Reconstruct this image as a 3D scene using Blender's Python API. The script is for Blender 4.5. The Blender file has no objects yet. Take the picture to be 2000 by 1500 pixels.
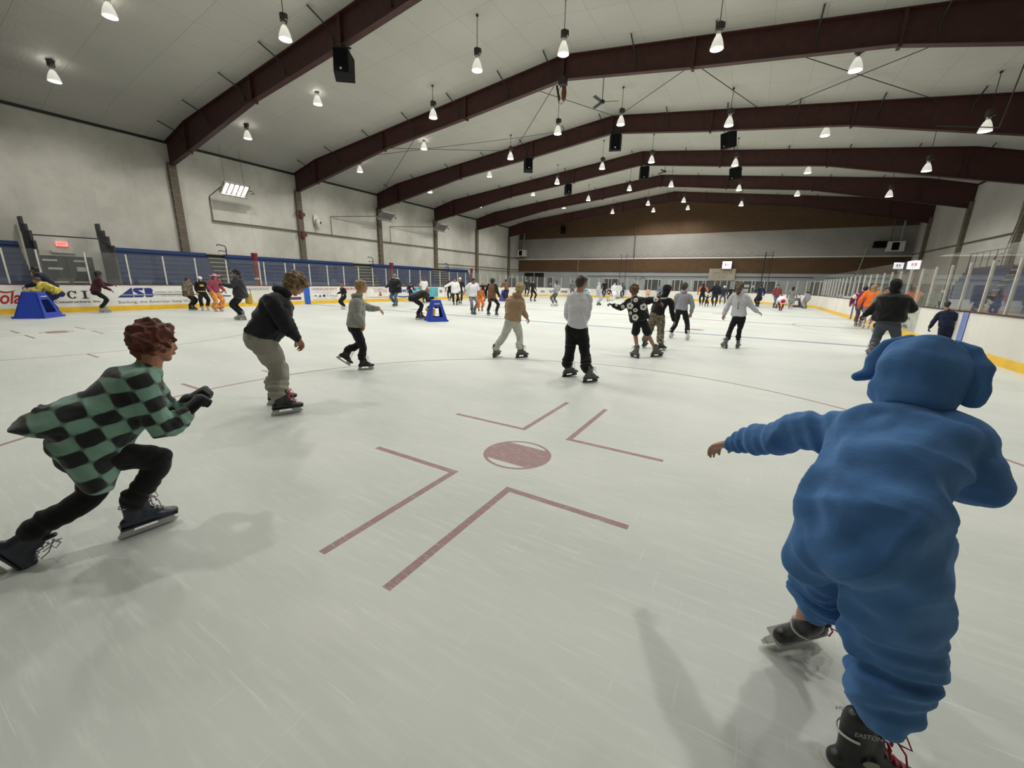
import bpy, bmesh, math, random
import numpy as np
from math import sin, cos, pi, radians, sqrt, atan2
from mathutils import Vector, Matrix, noise

# ---------------------------------------------------------------- camera, world, exposure
sc = bpy.context.scene
COL = sc.collection
YAW, PITCH, ROLL, FPX = .5275, -.2486, .0235, 778.5
CAMLOC = Vector((8.32, -24.155, 1.494))
cam_d = bpy.data.cameras.new('camera')
cam_d.sensor_fit = 'HORIZONTAL'
cam_d.sensor_width = 36.0
cam_d.lens = FPX * 36.0 / 2000.0
cam_d.clip_start = 0.05
cam_d.clip_end = 200
cam = bpy.data.objects.new('camera', cam_d)
COL.objects.link(cam)
fw = Vector((-sin(YAW) * cos(PITCH), cos(YAW) * cos(PITCH), sin(PITCH)))
rt = Vector((cos(YAW), sin(YAW), 0))
up = rt.cross(fw)
r2 = rt * cos(ROLL) + up * sin(ROLL)
u2 = -rt * sin(ROLL) + up * cos(ROLL)
M = Matrix((r2, u2, -fw)).transposed().to_4x4()
M.translation = CAMLOC
cam.matrix_world = M
sc.camera = cam

world = bpy.data.worlds.new('hall_air')
sc.world = world
world.use_nodes = True
world.node_tree.nodes['Background'].inputs[0].default_value = (.50, .50, .46, 1)
world.node_tree.nodes['Background'].inputs[1].default_value = 0.02
sc.view_settings.view_transform = 'Standard'
sc.view_settings.look = 'None'
sc.view_settings.gamma = 1
sc.view_settings.use_curve_mapping = False
sc.view_settings.exposure = 0.2
sc.cycles.max_bounces = 7
sc.cycles.diffuse_bounces = 4
sc.cycles.glossy_bounces = 3
sc.cycles.transparent_max_bounces = 16
sc.cycles.transmission_bounces = 4
sc.cycles.use_denoising = True
sc.cycles.sample_clamp_indirect = 4
sc.cycles.use_light_tree = True
sc.cycles.adaptive_threshold = .015
LAMP_W = 620.0            # watts of each high-bay lamp

# ---------------------------------------------------------------- helpers
def srgb(*c):
    if len(c) == 1: c = tuple(int(c[0][i:i+2], 16) for i in (0, 2, 4))
    o = []
    for v in c:
        v /= 255.0
        o.append(v / 12.92 if v <= .04045 else ((v + .055) / 1.055) ** 2.4)
    return tuple(o)

class NT:
    """small node-tree writer"""
    def __init__(s, name):
        s.m = bpy.data.materials.new(name); s.m.use_nodes = True
        s.t = s.m.node_tree; s.b = s.t.nodes['Principled BSDF']; s.out = s.t.nodes['Material Output']
    def n(s, kind, **kw):
        nd = s.t.nodes.new(kind)
        for k, v in kw.items(): setattr(nd, k, v)
        return nd
    def put(s, sock, v):
        if isinstance(v, bpy.types.NodeSocket): s.t.links.new(v, sock)
        elif v is not None:
            if hasattr(sock.default_value, '__len__') and not hasattr(v, '__len__'): v = (v, v, v)
            if hasattr(v, '__len__') and len(v) == 3 and len(sock.default_value) == 4: v = (*v, 1)
            sock.default_value = v
    def math(s, op, a, b=None, c=None, clamp=False):
        nd = s.n('ShaderNodeMath', operation=op, use_clamp=clamp)
        s.put(nd.inputs[0], a)
        if b is not None: s.put(nd.inputs[1], b)
        if c is not None: s.put(nd.inputs[2], c)
        return nd.outputs[0]
    def mix(s, f, a, b, blend='MIX'):
        nd = s.n('ShaderNodeMix', data_type='RGBA', blend_type=blend)
        s.put(nd.inputs[0], f); s.put(nd.inputs[6], a); s.put(nd.inputs[7], b)
        return nd.outputs[2]
    def noise(s, scale, detail=4, rough=.5, vec=None, out=0, dist=0):
        nd = s.n('ShaderNodeTexNoise'); nd.inputs['Scale'].default_value = scale
        nd.inputs['Detail'].default_value = detail; nd.inputs['Roughness'].default_value = rough
        nd.inputs['Distortion'].default_value = dist
        if vec is not None: s.t.links.new(vec, nd.inputs['Vector'])
        return nd.outputs[out]
    def ramp(s, f, lo, hi, a=0., b=1.):
        nd = s.n('ShaderNodeMapRange'); s.put(nd.inputs[0], f)
        for i, v in enumerate((lo, hi, a, b)): nd.inputs[i+1].default_value = v
        return nd.outputs[0]
    def coord(s, which='Object'):
        return s.n('ShaderNodeTexCoord').outputs[which]
    def geo(s): return s.n('ShaderNodeNewGeometry').outputs['Position']
    def xyz(s, v):
        nd = s.n('ShaderNodeSeparateXYZ'); s.t.links.new(v, nd.inputs[0]); return nd.outputs
    def scalev(s, v, sx, sy, sz, rot=(0, 0, 0)):
        nd = s.n('ShaderNodeMapping'); s.t.links.new(v, nd.inputs[0]); nd.inputs['Scale'].default_value = (sx, sy, sz)
        nd.inputs['Rotation'].default_value = rot
        return nd.outputs[0]
    def bump(s, h, strength=.3, dist=.01):
        nd = s.n('ShaderNodeBump'); nd.inputs['Strength'].default_value = strength; nd.inputs['Distance'].default_value = dist
        s.t.links.new(h, nd.inputs['Height']); s.t.links.new(nd.outputs[0], s.b.inputs['Normal'])
    def base(s, c): s.put(s.b.inputs['Base Color'], c)
    def rough(s, v): s.put(s.b.inputs['Roughness'], v)

MATS = {}
def plain(name, col, rough=.6, metal=0, var=.12, scale=6, bump=0, sheen=0, spec=None, emit=None, es=0):
    if name in MATS: return MATS[name]
    t = NT(name)
    if var:
        n = t.noise(scale, 3, .55, t.coord())
        f = t.ramp(n, .3, .7)
        t.base(t.mix(f, tuple(c * (1 - var) for c in col), tuple(min(1, c * (1 + var)) for c in col)))
        if bump: t.bump(t.noise(scale * 8, 2, .6, t.coord()), bump, .004)
    else: t.base(col)
    t.rough(rough); t.b.inputs['Metallic'].default_value = metal
    if spec is not None: t.b.inputs['Specular IOR Level'].default_value = spec
    if sheen:
        t.b.inputs['Sheen Weight'].default_value = sheen; t.b.inputs['Sheen Roughness'].default_value = .5
    if emit:
        t.b.inputs['Emission Color'].default_value = (*emit, 1); t.b.inputs['Emission Strength'].default_value = es
    MATS[name] = t.m
    return t.m

class MB:
    """collects shapes and links them as one mesh object"""
    def __init__(s): s.v = []; s.f = []
    def add(s, vs, fs):
        k = len(s.v); s.v += [tuple(v) for v in vs]; s.f += [tuple(i + k for i in f) for f in fs]; return s
    def box(s, x0, x1, y0, y1, z0, z1):
        return s.add([(x, y, z) for x in (x0, x1) for y in (y0, y1) for z in (z0, z1)],
                     [(0, 1, 3, 2), (4, 6, 7, 5), (0, 4, 5, 1), (2, 3, 7, 6), (0, 2, 6, 4), (1, 5, 7, 3)])
    def obox(s, c, ax, ay, az):
        c = Vector(c); ax = Vector(ax); ay = Vector(ay); az = Vector(az)
        return s.add([c + ax * i + ay * j + az * k for i in (-1, 1) for j in (-1, 1) for k in (-1, 1)],
                     [(0, 1, 3, 2), (4, 6, 7, 5), (0, 4, 5, 1), (2, 3, 7, 6), (0, 2, 6, 4), (1, 5, 7, 3)])
    def tube(s, pts, r, seg=8, r1=None):
        pts = [Vector(p) for p in pts]; n = len(pts); rs = r if isinstance(r, (list, tuple)) else [r + ((r1 if r1 is not None else r) - r) * i / (n - 1) for i in range(n)]
        k = len(s.v); prev = None
        for i, p in enumerate(pts):
            d = (pts[min(i+1, n-1)] - pts[max(i-1, 0)]).normalized()
            if prev is None:
                a = d.orthogonal().normalized()
            else:
                a = (prev - d * prev.dot(d));
                a = a.normalized() if a.length > 1e-6 else d.orthogonal().normalized()
            prev = a; b = d.cross(a)
            for j in range(seg):
                t = 2 * pi * j / seg; s.v.append(tuple(p + (a * cos(t) + b * sin(t)) * rs[i]))
        for i in range(n - 1):
            for j in range(seg):
                q = (j + 1) % seg
                s.f.append((k + i*seg + j, k + i*seg + q, k + (i+1)*seg + q, k + (i+1)*seg + j))
        s.f.append(tuple(k + j for j in reversed(range(seg)))); s.f.append(tuple(k + (n-1)*seg + j for j in range(seg)))
        return s
    def lathe(s, prof, c=(0, 0, 0), seg=24, axis=None, cap=True):
        """prof: (radius, height) pairs along axis"""
        c = Vector(c); ax = Vector(axis).normalized() if axis is not None else Vector((0, 0, 1))
        a = ax.orthogonal().normalized(); b = ax.cross(a); k = len(s.v)
        for r, h in prof:
            for j in range(seg):
                t = 2 * pi * j / seg; s.v.append(tuple(c + ax * h + (a * cos(t) + b * sin(t)) * max(r, 1e-4)))
        for i in range(len(prof) - 1):
            for j in range(seg):
                q = (j + 1) % seg
                s.f.append((k + i*seg + j, k + i*seg + q, k + (i+1)*seg + q, k + (i+1)*seg + j))
        if cap:
            s.f.append(tuple(k + j for j in reversed(range(seg)))); s.f.append(tuple(k + (len(prof)-1)*seg + j for j in range(seg)))
        return s
    def prism(s, poly, z0, z1, fn=None):
        """poly in 2-D, extruded; fn maps (a,b,c)->xyz"""
        fn = fn or (lambda a, b, c: (a, b, c)); n = len(poly)
        vs = [fn(p[0], p[1], z0) for p in poly] + [fn(p[0], p[1], z1) for p in poly]
        fs = [tuple(reversed(range(n))), tuple(range(n, 2*n))] + [(i, (i+1) % n, n + (i+1) % n, n + i) for i in range(n)]
        return s.add(vs, fs)
    def build(s, name, m, parent=None, smooth=False, fix=True):
        me = bpy.data.meshes.new(name); me.from_pydata(s.v, [], s.f); me.update()
        if fix:
            bm = bmesh.new(); bm.from_mesh(me); bmesh.ops.recalc_face_normals(bm, faces=bm.faces); bm.to_mesh(me); bm.free()
        if m: me.materials.append(m)
        if smooth: me.shade_smooth()
        o = bpy.data.objects.new(name, me); COL.objects.link(o)
        if parent: o.parent = parent
        return o

def tag(o, label=None, cat=None, group=None, kind=None):
    if label: o['label'] = label
    if cat: o['category'] = cat
    if group: o['group'] = group
    if kind: o['kind'] = kind
    return o
def empty(name, loc=(0, 0, 0), label=None, cat=None, group=None, parent=None):
    o = bpy.data.objects.new(name, None); COL.objects.link(o); o.location = loc; o.empty_display_size = .1
    if parent: o.parent = parent
    return tag(o, label, cat, group)
def struct(o, label=None, cat=None): return tag(o, label, cat, None, 'structure')
def copy_tree(o, parent=None):
    c = o.copy(); COL.objects.link(c)
    if parent: c.parent = parent
    for ch in list(o.children): copy_tree(ch, c)
    return c
def bevel(o, w=.01, seg=2):
    b = o.modifiers.new('bevel', 'BEVEL'); b.width = w; b.segments = seg; b.limit_method = 'ANGLE'; b.angle_limit = .6
    return o

# text as mesh. frame: origin, right, up
def text(body, name, mtl, parent, org, right, upv, h, width=None, bold=0, shear=0, depth=.004, align='LEFT'):
    cu = bpy.data.curves.new(name, 'FONT'); cu.body = body; cu.size = 1; cu.offset = bold; cu.shear = shear; cu.extrude = 0; cu.align_x = align
    cu.resolution_u = 3
    t = bpy.data.objects.new(name, cu); COL.objects.link(t)
    bpy.context.view_layer.update()
    me = bpy.data.meshes.new_from_object(t.evaluated_get(bpy.context.evaluated_depsgraph_get()))
    bpy.data.objects.remove(t)
    co = np.array([v.co[:] for v in me.vertices])
    if not len(co): return None
    w0 = co[:, 0].max() - co[:, 0].min(); hh = co[:, 1].max() - co[:, 1].min()
    s = h / hh; sx = (width / w0) if width else s
    x0 = co[:, 0].min(); y0 = co[:, 1].min()
    R = Vector(right); U = Vector(upv); N = R.cross(U); O = Vector(org)
    for v in me.vertices:
        v.co = O + R * ((v.co.x - x0) * sx) + U * ((v.co.y - y0) * s) + N * depth
    me.materials.clear(); me.materials.append(mtl); me.name = name
    o = bpy.data.objects.new(name, me); COL.objects.link(o); o.parent = parent
    return o

# ---------------------------------------------------------------- rink geometry (metres)
BX0, BX1, BY0, BY1 = -14.25, 13.07, -30.5, 24.75      # inner faces of the boards
CX, CY, SXH, SYH = -.13, -2.87, 6.83, 18.38
EAVE, RIDGE, RX = 8.86, 11.6, -.65
WX0, WX1, WY0, WY1 = -21.9, 20.7, -34.0, 28.9
COLY = [-27.54 + 7.62 * i for i in range(8)]          # frame lines
def ceil_z(x):
    o = abs(x - RX)
    return RIDGE - (2.1 / 18.6) * o if o < 18.6 else 9.5 - (.64 / 2.65) * (o - 18.6)

# ---------------------------------------------------------------- materials of the hall
def mat_ice():
    t = NT('ice'); P = t.xyz(t.geo()); x, y = P[0], P[1]
    A = lambda v: t.math('ABSOLUTE', v)
    S = lambda a, b: t.math('SUBTRACT', a, b)
    def band(v, c, w): return t.math('LESS_THAN', A(S(v, c)), w / 2)
    def rng(v, a, b): return t.math('MULTIPLY', t.math('GREATER_THAN', v, a), t.math('LESS_THAN', v, b))
    AND = lambda a, b: t.math('MULTIPLY', a, b)
    OR = lambda a, b: t.math('MAXIMUM', a, b)
    mx = A(S(x, CX)); my = A(S(y, CY))
    sx_ = S(mx, SXH); sy_ = S(my, SYH)
    dx, dy = A(sx_), A(sy_)
    dist = t.math('SQRT', t.math('ADD', t.math('MULTIPLY', sx_, sx_), t.math('MULTIPLY', sy_, sy_)))
    ring = band(dist, 4.57, .05)
    spot = t.math('LESS_THAN', dist, .305)
    # the spot leaves two white slivers inside its rim
    spot_in = AND(t.math('LESS_THAN', dist, .275), t.math('GREATER_THAN', dy, .2))
    spot = t.math('SUBTRACT', spot, spot_in, clamp=True)
    L = OR(AND(band(dx, .256, .055), rng(dy, .56, 1.765)), AND(band(dy, .585, .055), rng(dx, .23, 1.15)))
    hash_ = AND(band(dy, .55, .05), rng(dx, 4.57, 5.17))
    goal = band(my, 24.3, .05)
    # centre circle, referee crease, neutral dots
    cdx, cdy = S(x, CX), S(y, CY)
    cd = t.math('SQRT', t.math('ADD', t.math('MULTIPLY', cdx, cdx), t.math('MULTIPLY', cdy, cdy)))
    cring = band(cd, 4.57, .05)
    edx = S(x, BX1); ed = t.math('SQRT', t.math('ADD', t.math('MULTIPLY', edx, edx), t.math('MULTIPLY', cdy, cdy)))
    crease = band(ed, 3.05, .05)
    ndy = S(my, 5.4); nd = t.math('SQRT', t.math('ADD', t.math('MULTIPLY', sx_, sx_), t.math('MULTIPLY', ndy, ndy)))
    ndot = t.math('LESS_THAN', nd, .3)
    red = OR(OR(ring, spot), OR(L, OR(hash_, goal)))
    red = OR(red, OR(crease, OR(ndot, band(y, CY, .26))))
    blue = OR(band(my, 6.75, .28), cring)
    pos = t.geo()
    # worn paint: scratches eat into the lines
    sc1 = t.noise(1., 3, .6, t.scalev(pos, 9, 90, 1, (0, 0, .5)))
    sc2 = t.noise(1., 3, .6, t.scalev(pos, 110, 8, 1, (0, 0, .25)))
    worn = t.math('MAXIMUM', t.ramp(sc1, .56, .68), t.ramp(sc2, .6, .72))
    keep = t.math('MULTIPLY_ADD', worn, -.42, .85)
    big = t.noise(.55, 4, .6, t.scalev(pos, .6, 1.4, 1, (0, 0, .4)))
    fine = t.noise(1., 4, .65, t.scalev(pos, 3, 26, 1, (0, 0, -.5)))
    ice = t.mix(t.ramp(big, .35, .7), (.53, .56, .53), (.63, .655, .615))
    ice = t.mix(t.ramp(fine, .5, .8, 0, .6), ice, (.72, .74, .705))
    sca = t.noise(1., 2, .5, t.scalev(pos, 2.0, 60, 1, (0, 0, .85)))
    scb = t.noise(1., 2, .5, t.scalev(pos, 70, 2.5, 1, (0, 0, -.35)))
    lines = t.math('MAXIMUM', t.ramp(sca, .66, .72), t.ramp(scb, .67, .73))
    ice = t.mix(t.math('MULTIPLY', lines, .28), ice, (.86, .87, .86))
    c = t.mix(t.math('MULTIPLY', red, keep), ice, (.26, .105, .11))
    c = t.mix(t.math('MULTIPLY', blue, .8), c, (.12, .17, .30))
    inside = AND(rng(x, BX0 - .05, BX1 + .05), rng(y, BY0 - .05, BY1 + .05))
    t.base(c)
    t.rough(t.ramp(t.math('ADD', fine, lines), .3, 1.2, .42, .6))
    t.b.inputs['Specular IOR Level'].default_value = .25
    t.bump(t.math('ADD', fine, t.math('MULTIPLY', lines, .4)), .12, .003)
    return t.m

def mat_wall(name, lo, hi, stain=.8):
    t = NT(name); pos = t.geo()
    n = t.noise(.35, 5, .6, t.scalev(pos, 1, 1, .8)); n2 = t.noise(1.8, 4, .6, pos)
    drip = t.noise(1., 3, .6, t.scalev(pos, 3, 3, .25))
    c = t.mix(t.ramp(n, .35, .65), lo, hi)
    c = t.mix(t.math('MULTIPLY', t.ramp(n2, .5, .75), .25 * stain), c, tuple(v * .72 for v in lo))
    c = t.mix(t.math('MULTIPLY', t.ramp(drip, .58, .8), .35 * stain), c, tuple(v * .65 for v in lo))
    t.base(c); t.rough(.75); t.bump(t.noise(30, 3, .6, pos), .12, .01)
    return t.m

def mat_brick(name, c1, c2, mortar, bw=.4, bh=.2, along='x', msize=.006):
    t = NT(name); P = t.xyz(t.geo())
    cb = t.n('ShaderNodeCombineXYZ'); t.t.links.new(P[0 if along == 'x' else 1], cb.inputs[0]); t.t.links.new(P[2], cb.inputs[1])
    b = t.n('ShaderNodeTexBrick'); t.t.links.new(cb.outputs[0], b.inputs['Vector'])
    b.inputs['Scale'].default_value = 1; b.inputs['Brick Width'].default_value = bw; b.inputs['Row Height'].default_value = bh
    b.inputs['Mortar Size'].default_value = msize
    b.inputs['Color1'].default_value = (*c1, 1); b.inputs['Color2'].default_value = (*c2, 1); b.inputs['Mortar'].default_value = (*mortar, 1)
    n = t.noise(.6, 3, .6, t.geo())
    t.base(t.mix(t.ramp(n, .4, .7, 0, .35), b.outputs['Color'], tuple(v * .7 for v in c1)))
    t.rough(.85); t.bump(b.outputs['Fac'], -.3, .01)
    return t.m

def mat_ceiling():
    t = NT('ceiling_panels'); P = t.xyz(t.geo())
    cb = t.n('ShaderNodeCombineXYZ'); t.t.links.new(P[0], cb.inputs[0]); t.t.links.new(P[1], cb.inputs[1])
    b = t.n('ShaderNodeTexBrick'); t.t.links.new(cb.outputs[0], b.inputs['Vector'])
    b.offset = 0; b.inputs['Scale'].default_value = 1; b.inputs['Brick Width'].default_value = 1.52; b.inputs['Row Height'].default_value = 1.9
    b.inputs['Mortar Size'].default_value = .014; b.inputs['Mortar Smooth'].default_value = .4
    b.inputs['Color1'].default_value = (.49, .475, .425, 1); b.inputs['Color2'].default_value = (.51, .495, .445, 1); b.inputs['Mortar'].default_value = (.36, .35, .31, 1)
    n = t.noise(.5, 4, .6, t.geo())
    t.base(t.mix(t.ramp(n, .4, .75, 0, .3), b.outputs['Color'], (.40, .385, .345)))
    t.rough(.7); t.bump(t.noise(2.2, 3, .5, t.scalev(t.geo(), 1, 4, 1)), .25, .05)
    return t.m

M_ICE = mat_ice()
M_WALL = mat_wall('painted_concrete_wall', (.50, .485, .43), (.70, .685, .62))
M_WALLR = mat_wall('painted_concrete_wall_right', (.46, .45, .41), (.58, .565, .52), .4)
M_CEIL = mat_ceiling()
M_BEAM = plain('brown_steel', srgb(64, 31, 26), .55, var=.25, scale=3)
M_BRICK = mat_brick('brown_brick', srgb(88, 66, 44), srgb(98, 74, 50), srgb(78, 60, 42))
M_BLOCK = mat_brick('white_painted_block', (.34, .325, .30), (.355, .34, .315), (.30, .285, .265), msize=.004)
M_LOBBY = mat_brick('pale_blue_grey_block', (.36, .38, .385), (.375, .395, .40), (.33, .35, .355), msize=.004)
M_COLUMN = mat_brick('rough_grey_column', srgb(118, 108, 92), srgb(104, 96, 84), srgb(84, 78, 68), .5, .22, 'y', .012)
M_BOARD = mat_wall('white_dasher_plastic', (.68, .665, .61), (.80, .785, .73), .55)
M_YELLOW = plain('yellow_kick_plate', srgb(236, 190, 44), .45, var=.1, scale=3)
M_CAP = plain('dark_red_cap_rail', srgb(70, 34, 34), .5)
M_POST = plain('aluminium_post', (.62, .60, .56), .45, .3)
M_DARK = plain('black_metal', (.02, .02, .022), .5)
M_BLUEPAD = plain('blue_line_vinyl', srgb(40, 92, 190), .5)
M_SEAT = plain('blue_bleacher_plastic', srgb(30, 54, 104), .5, var=.15, scale=1.5)
M_SEATTOP = plain('blue_bleacher_plank', srgb(34, 60, 112), .45, var=.1, scale=2)
M_GALV = plain('galvanised_steel', (.33, .32, .29), .5, .4)
M_RUST = plain('red_brown_pipe_paint', srgb(96, 52, 44), .6)
M_BLACK = plain('black_speaker_cloth', (.008, .008, .009), .95, spec=.1)
M_WHITE = plain('white_paint', (.72, .70, .66), .5)
M_DOOR = plain('dark_grey_door', srgb(58, 58, 58), .45)
M_WINDOW = plain('dark_window_glass', (.02, .022, .024), .5, spec=.15, var=0)

def glass(name='rink_glass', tint=(.93, .95, .94)):
    t = NT(name); t.t.nodes.remove(t.b)
    tr = t.n('ShaderNodeBsdfTransparent'); tr.inputs[0].default_value = (*tint, 1)
    gl = t.n('ShaderNodeBsdfGlossy'); gl.inputs['Roughness'].default_value = .02
    gl.inputs[0].default_value = (.9, .9, .9, 1)
    fr = t.n('ShaderNodeFresnel'); fr.inputs[0].default_value = 1.5
    mx = t.n('ShaderNodeMixShader'); gm = t.n('ShaderNodeNewGeometry'); fac = t.math('MULTIPLY', t.math('MULTIPLY', fr.outputs[0], 1.7, clamp=True), t.math('SUBTRACT', 1., gm.outputs['Backfacing'])); t.t.links.new(fac, mx.inputs[0]); t.t.links.new(tr.outputs[0], mx.inputs[1]); t.t.links.new(gl.outputs[0], mx.inputs[2])
    # thin grime that scatters a little light
    df = t.n('ShaderNodeBsdfDiffuse'); df.inputs[0].default_value = (.6, .6, .58, 1)
    m2 = t.n('ShaderNodeMixShader'); m2.inputs[0].default_value = .045
    t.t.links.new(mx.outputs[0], m2.inputs[1]); t.t.links.new(df.outputs[0], m2.inputs[2]); t.t.links.new(m2.outputs[0], t.out.inputs[0])
    return t.m
M_GLASS = glass()

# ---------------------------------------------------------------- floor, walls, ceiling
o = MB().box(BX0 - .1, BX1 + .1, BY0 - .1, BY1 + .1, -.1, 0).build('floor', M_ICE); struct(o)
M_WALK = plain('grey_walkway_rubber', (.10, .10, .10), .8)
m = MB(); m.box(WX0 - .3, BX0 - .1, WY0, WY1, -.1, -.01); m.box(BX1 + .1, WX1 + .3, WY0, WY1, -.1, -.01)
m.box(BX0 - .1, BX1 + .1, BY1 + .1, WY1, -.1, -.01); m.box(BX0 - .1, BX1 + .1, WY0, BY0 - .1, -.1, -.01)
struct(m.build('floor_walkway', M_WALK))

m = MB().box(WX0 - .3, WX0, WY0, WY1 + .3, -.1, EAVE + .1); struct(m.build('wall_left', M_WALL))
m = MB().box(WX1, WX1 + .3, WY0, WY1 + .3, -.1, EAVE + .1); struct(m.build('wall_right', M_WALLR))
m = MB().prism([(WX0, -.1), (WX1, -.1), (WX1, EAVE), (RX + 18.6, 9.5), (RX, RIDGE), (RX - 18.6, 9.5), (WX0, EAVE)], WY0 - .3, WY0, lambda a, b, c: (a, c, b))
struct(m.build('wall_near', M_WALL))
# far wall: lobby wall, brick band, painted block, brick gable
struct(MB().box(WX0, WX1, WY1, WY1 + .3, -.1, 3.14).build('wall_far', M_LOBBY))
struct(MB().box(WX0, WX1, WY1 - .06, WY1 + .3, 3.14, 4.72).build('wall_far_brick_band', M_BRICK))
struct(MB().box(WX0, WX1, WY1, WY1 + .3, 4.72, 7.55).build('wall_far_upper', M_BLOCK))
m = MB().prism([(WX0, 7.55), (WX1, 7.55), (WX1, EAVE), (RX + 18.6, 9.5), (RX, RIDGE), (RX - 18.6, 9.5), (WX0, EAVE)], WY1 - .04, WY1 + .3, lambda a, b, c: (a, c, b))
struct(m.build('wall_far_gable', M_BRICK))
struct(MB().box(WX0, WX1, WY1 - .1, WY1, 4.74, 4.86).build('trim_1', M_WHITE))
xs = [WX0 - .1, RX - 18.6, RX, RX + 18.6, WX1 + .1]
prof = [(x, ceil_z(x)) for x in xs]
m = MB().prism(prof + [(x, z + .15) for x, z in reversed(prof)], WY0 - .2, WY1 + .2, lambda a, b, c: (a, c, b))
struct(m.build('ceiling', M_CEIL))
# dark eave trims
struct(MB().box(WX0, WX0 + .1, WY0, WY1, EAVE - .10, EAVE + .03).build('trim_2', M_DARK))
struct(MB().box(WX1 - .1, WX1, WY0, WY1, EAVE - .10, EAVE + .03).build('trim_3', M_DARK))

# ---------------------------------------------------------------- frames: wall columns and tapered roof beams
BOT = [(-21.25, 7.62), (-18.1, 8.15), (-11.8, 9.3), (-5.6, 9.97), (0, 10.66), (5.6, 9.97), (11.8, 9.3), (17.0, 8.2), (21.35, 7.3)]
ORD = ['nearest', 'second', 'third', 'fourth', 'fifth', 'sixth', 'seventh', 'eighth']
beam_names = [None, None, 'crossing the top left corner', 'second in view, carrying the hoist', 'third in view',
              'fourth in view', 'fifth in view', 'farthest in view']
for i, y in enumerate(COLY):
    lab = beam_names[i] or ('%s behind the camera' % ORD[i])
    if i < 1: continue
    bm_ = empty('roof_beam', (RX, y, 7), 'dark brown tapered steel roof beam spanning the rink, ' + lab, 'beam', 'roof beams')
    top = [(o_, ceil_z(RX + o_) + .02) for o_ in (-21.25, -18.6, -9, 0, 9, 18.6, 21.35)]
    bot = BOT
    L2G = lambda a, b, c: (a, c, b - 7)
    w = MB().prism(bot + list(reversed(top)), -.012, .012, L2G); w.build('web', M_BEAM, bm_)
    m = MB()
    for k in range(len(bot) - 1):
        (a0, b0), (a1, b1) = bot[k], bot[k+1]
        m.prism([(a0, b0 - .03), (a1, b1 - .03), (a1, b1), (a0, b0)], -.13, .13, L2G)
    m.build('lower_flange', M_BEAM, bm_)
    m = MB()
    for k in range(len(top) - 1):
        (a0, b0), (a1, b1) = top[k], top[k+1]
        m.prism([(a0, b0 - .06), (a1, b1 - .06), (a1, b1 - .02), (a0, b0 - .02)], -.13, .13, L2G)
    m.build('upper_flange', M_BEAM, bm_)
    for s_, zb in ((-18.7, 8.05), (-11.9, 9.28), (-5.6, 9.97), (0, 10.66), (5.6, 9.97), (11.9, 9.28), (18.3, 8.0)):
        MB().box(s_ - .05, s_ + .05, -.15, .15, zb - 7 - .1, ceil_z(RX + s_) - 7 - .02).build('splice_plate', M_BEAM, bm_)
    # flange braces run along the ceiling towards the camera
    for s_ in (-19.2, -16.2, -12.6, -9.3, -6.1, -3.0, -.6, 3.3, 6.4, 9.6, 12.8, 16.0, 19.0):
        zc = ceil_z(RX + s_) - 7
        MB().tube([(s_ + .02, -1.05, zc - .06), (s_, -.15, zc - .38), (s_, -.02, zc - .8)], .028, 6).build('flange_brace', M_DARK, bm_)
    for side, wx in (('left', WX0), ('right', WX1)):
        d = 1 if side == 'left' else -1
        c_ = MB().box(min(wx, wx + d*.22), max(wx, wx + d*.22), y - .2, y + .2, 0, 7.75)
        if i < 3: mm = M_COLUMN
        else: mm = M_COLUMN
        co = c_.build('wall_column', mm)
        tag(co, 'rough grey column on the %s wall, roof beam %s' % (side, lab), 'column', 'wall columns')

# purlin lines and rod bracing under the ceiling
def rod(pts, r, label, m=None, name='bracing_rod', group='roof bracing rods'):
    o = MB().tube(pts, r, 6).build(name, m or M_DARK); tag(o, label, 'rod', group); return o
def zt(x, d=.12): return ceil_z(x) - d
k = 0
bays = [(COLY[3], COLY[4], 'in the bay behind the second beam')]
for (ya, yb, where) in bays:
    for xa, xb, side in ((13.9, 8.0, 'far right'), (7.2, 14.1, 'mid right'), (4.3, 7.3, 'right of the ridge'), (5.7, -.4, 'over the ridge'), (-.7, -7.4, 'left of the ridge'), (-3.1, -.2, 'beside the ridge'), (-9.5, -21.0, 'far left'), (-14.6, -8.2, 'mid left')):
        rod([(xa, ya + .3, zt(xa, .3)), (xb, yb - .3, zt(xb, .2))], .016, 'thin bracing rod %s %s' % (side, where))
for xa, ya, xb, yb, lab in ((-10.4, COLY[3], -8.9, COLY[4], 'left'), (-3.4, COLY[3], -.9, COLY[4], 'centre')):
    pass
for yv, lab in ((-1.0, 'just behind the second roof beam in view'),):
    rod([(-14.5, yv - 2.4, 9.55), (-6, yv + 1.6, 10.5), (-1, yv + 3.6, 11.1)], .012, 'thin dark cable slung under the ceiling ' + lab, name='ceiling_cable', group='ceiling cables')
rod([(14.2, -5.0, 8.5), (15.2, -1.0, 7.4), (14.0, 1.5, 8.4)], .02, 'loose dark cable hanging in a loop at upper right under the second beam', name='hanging_cable', group='ceiling cables')

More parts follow.
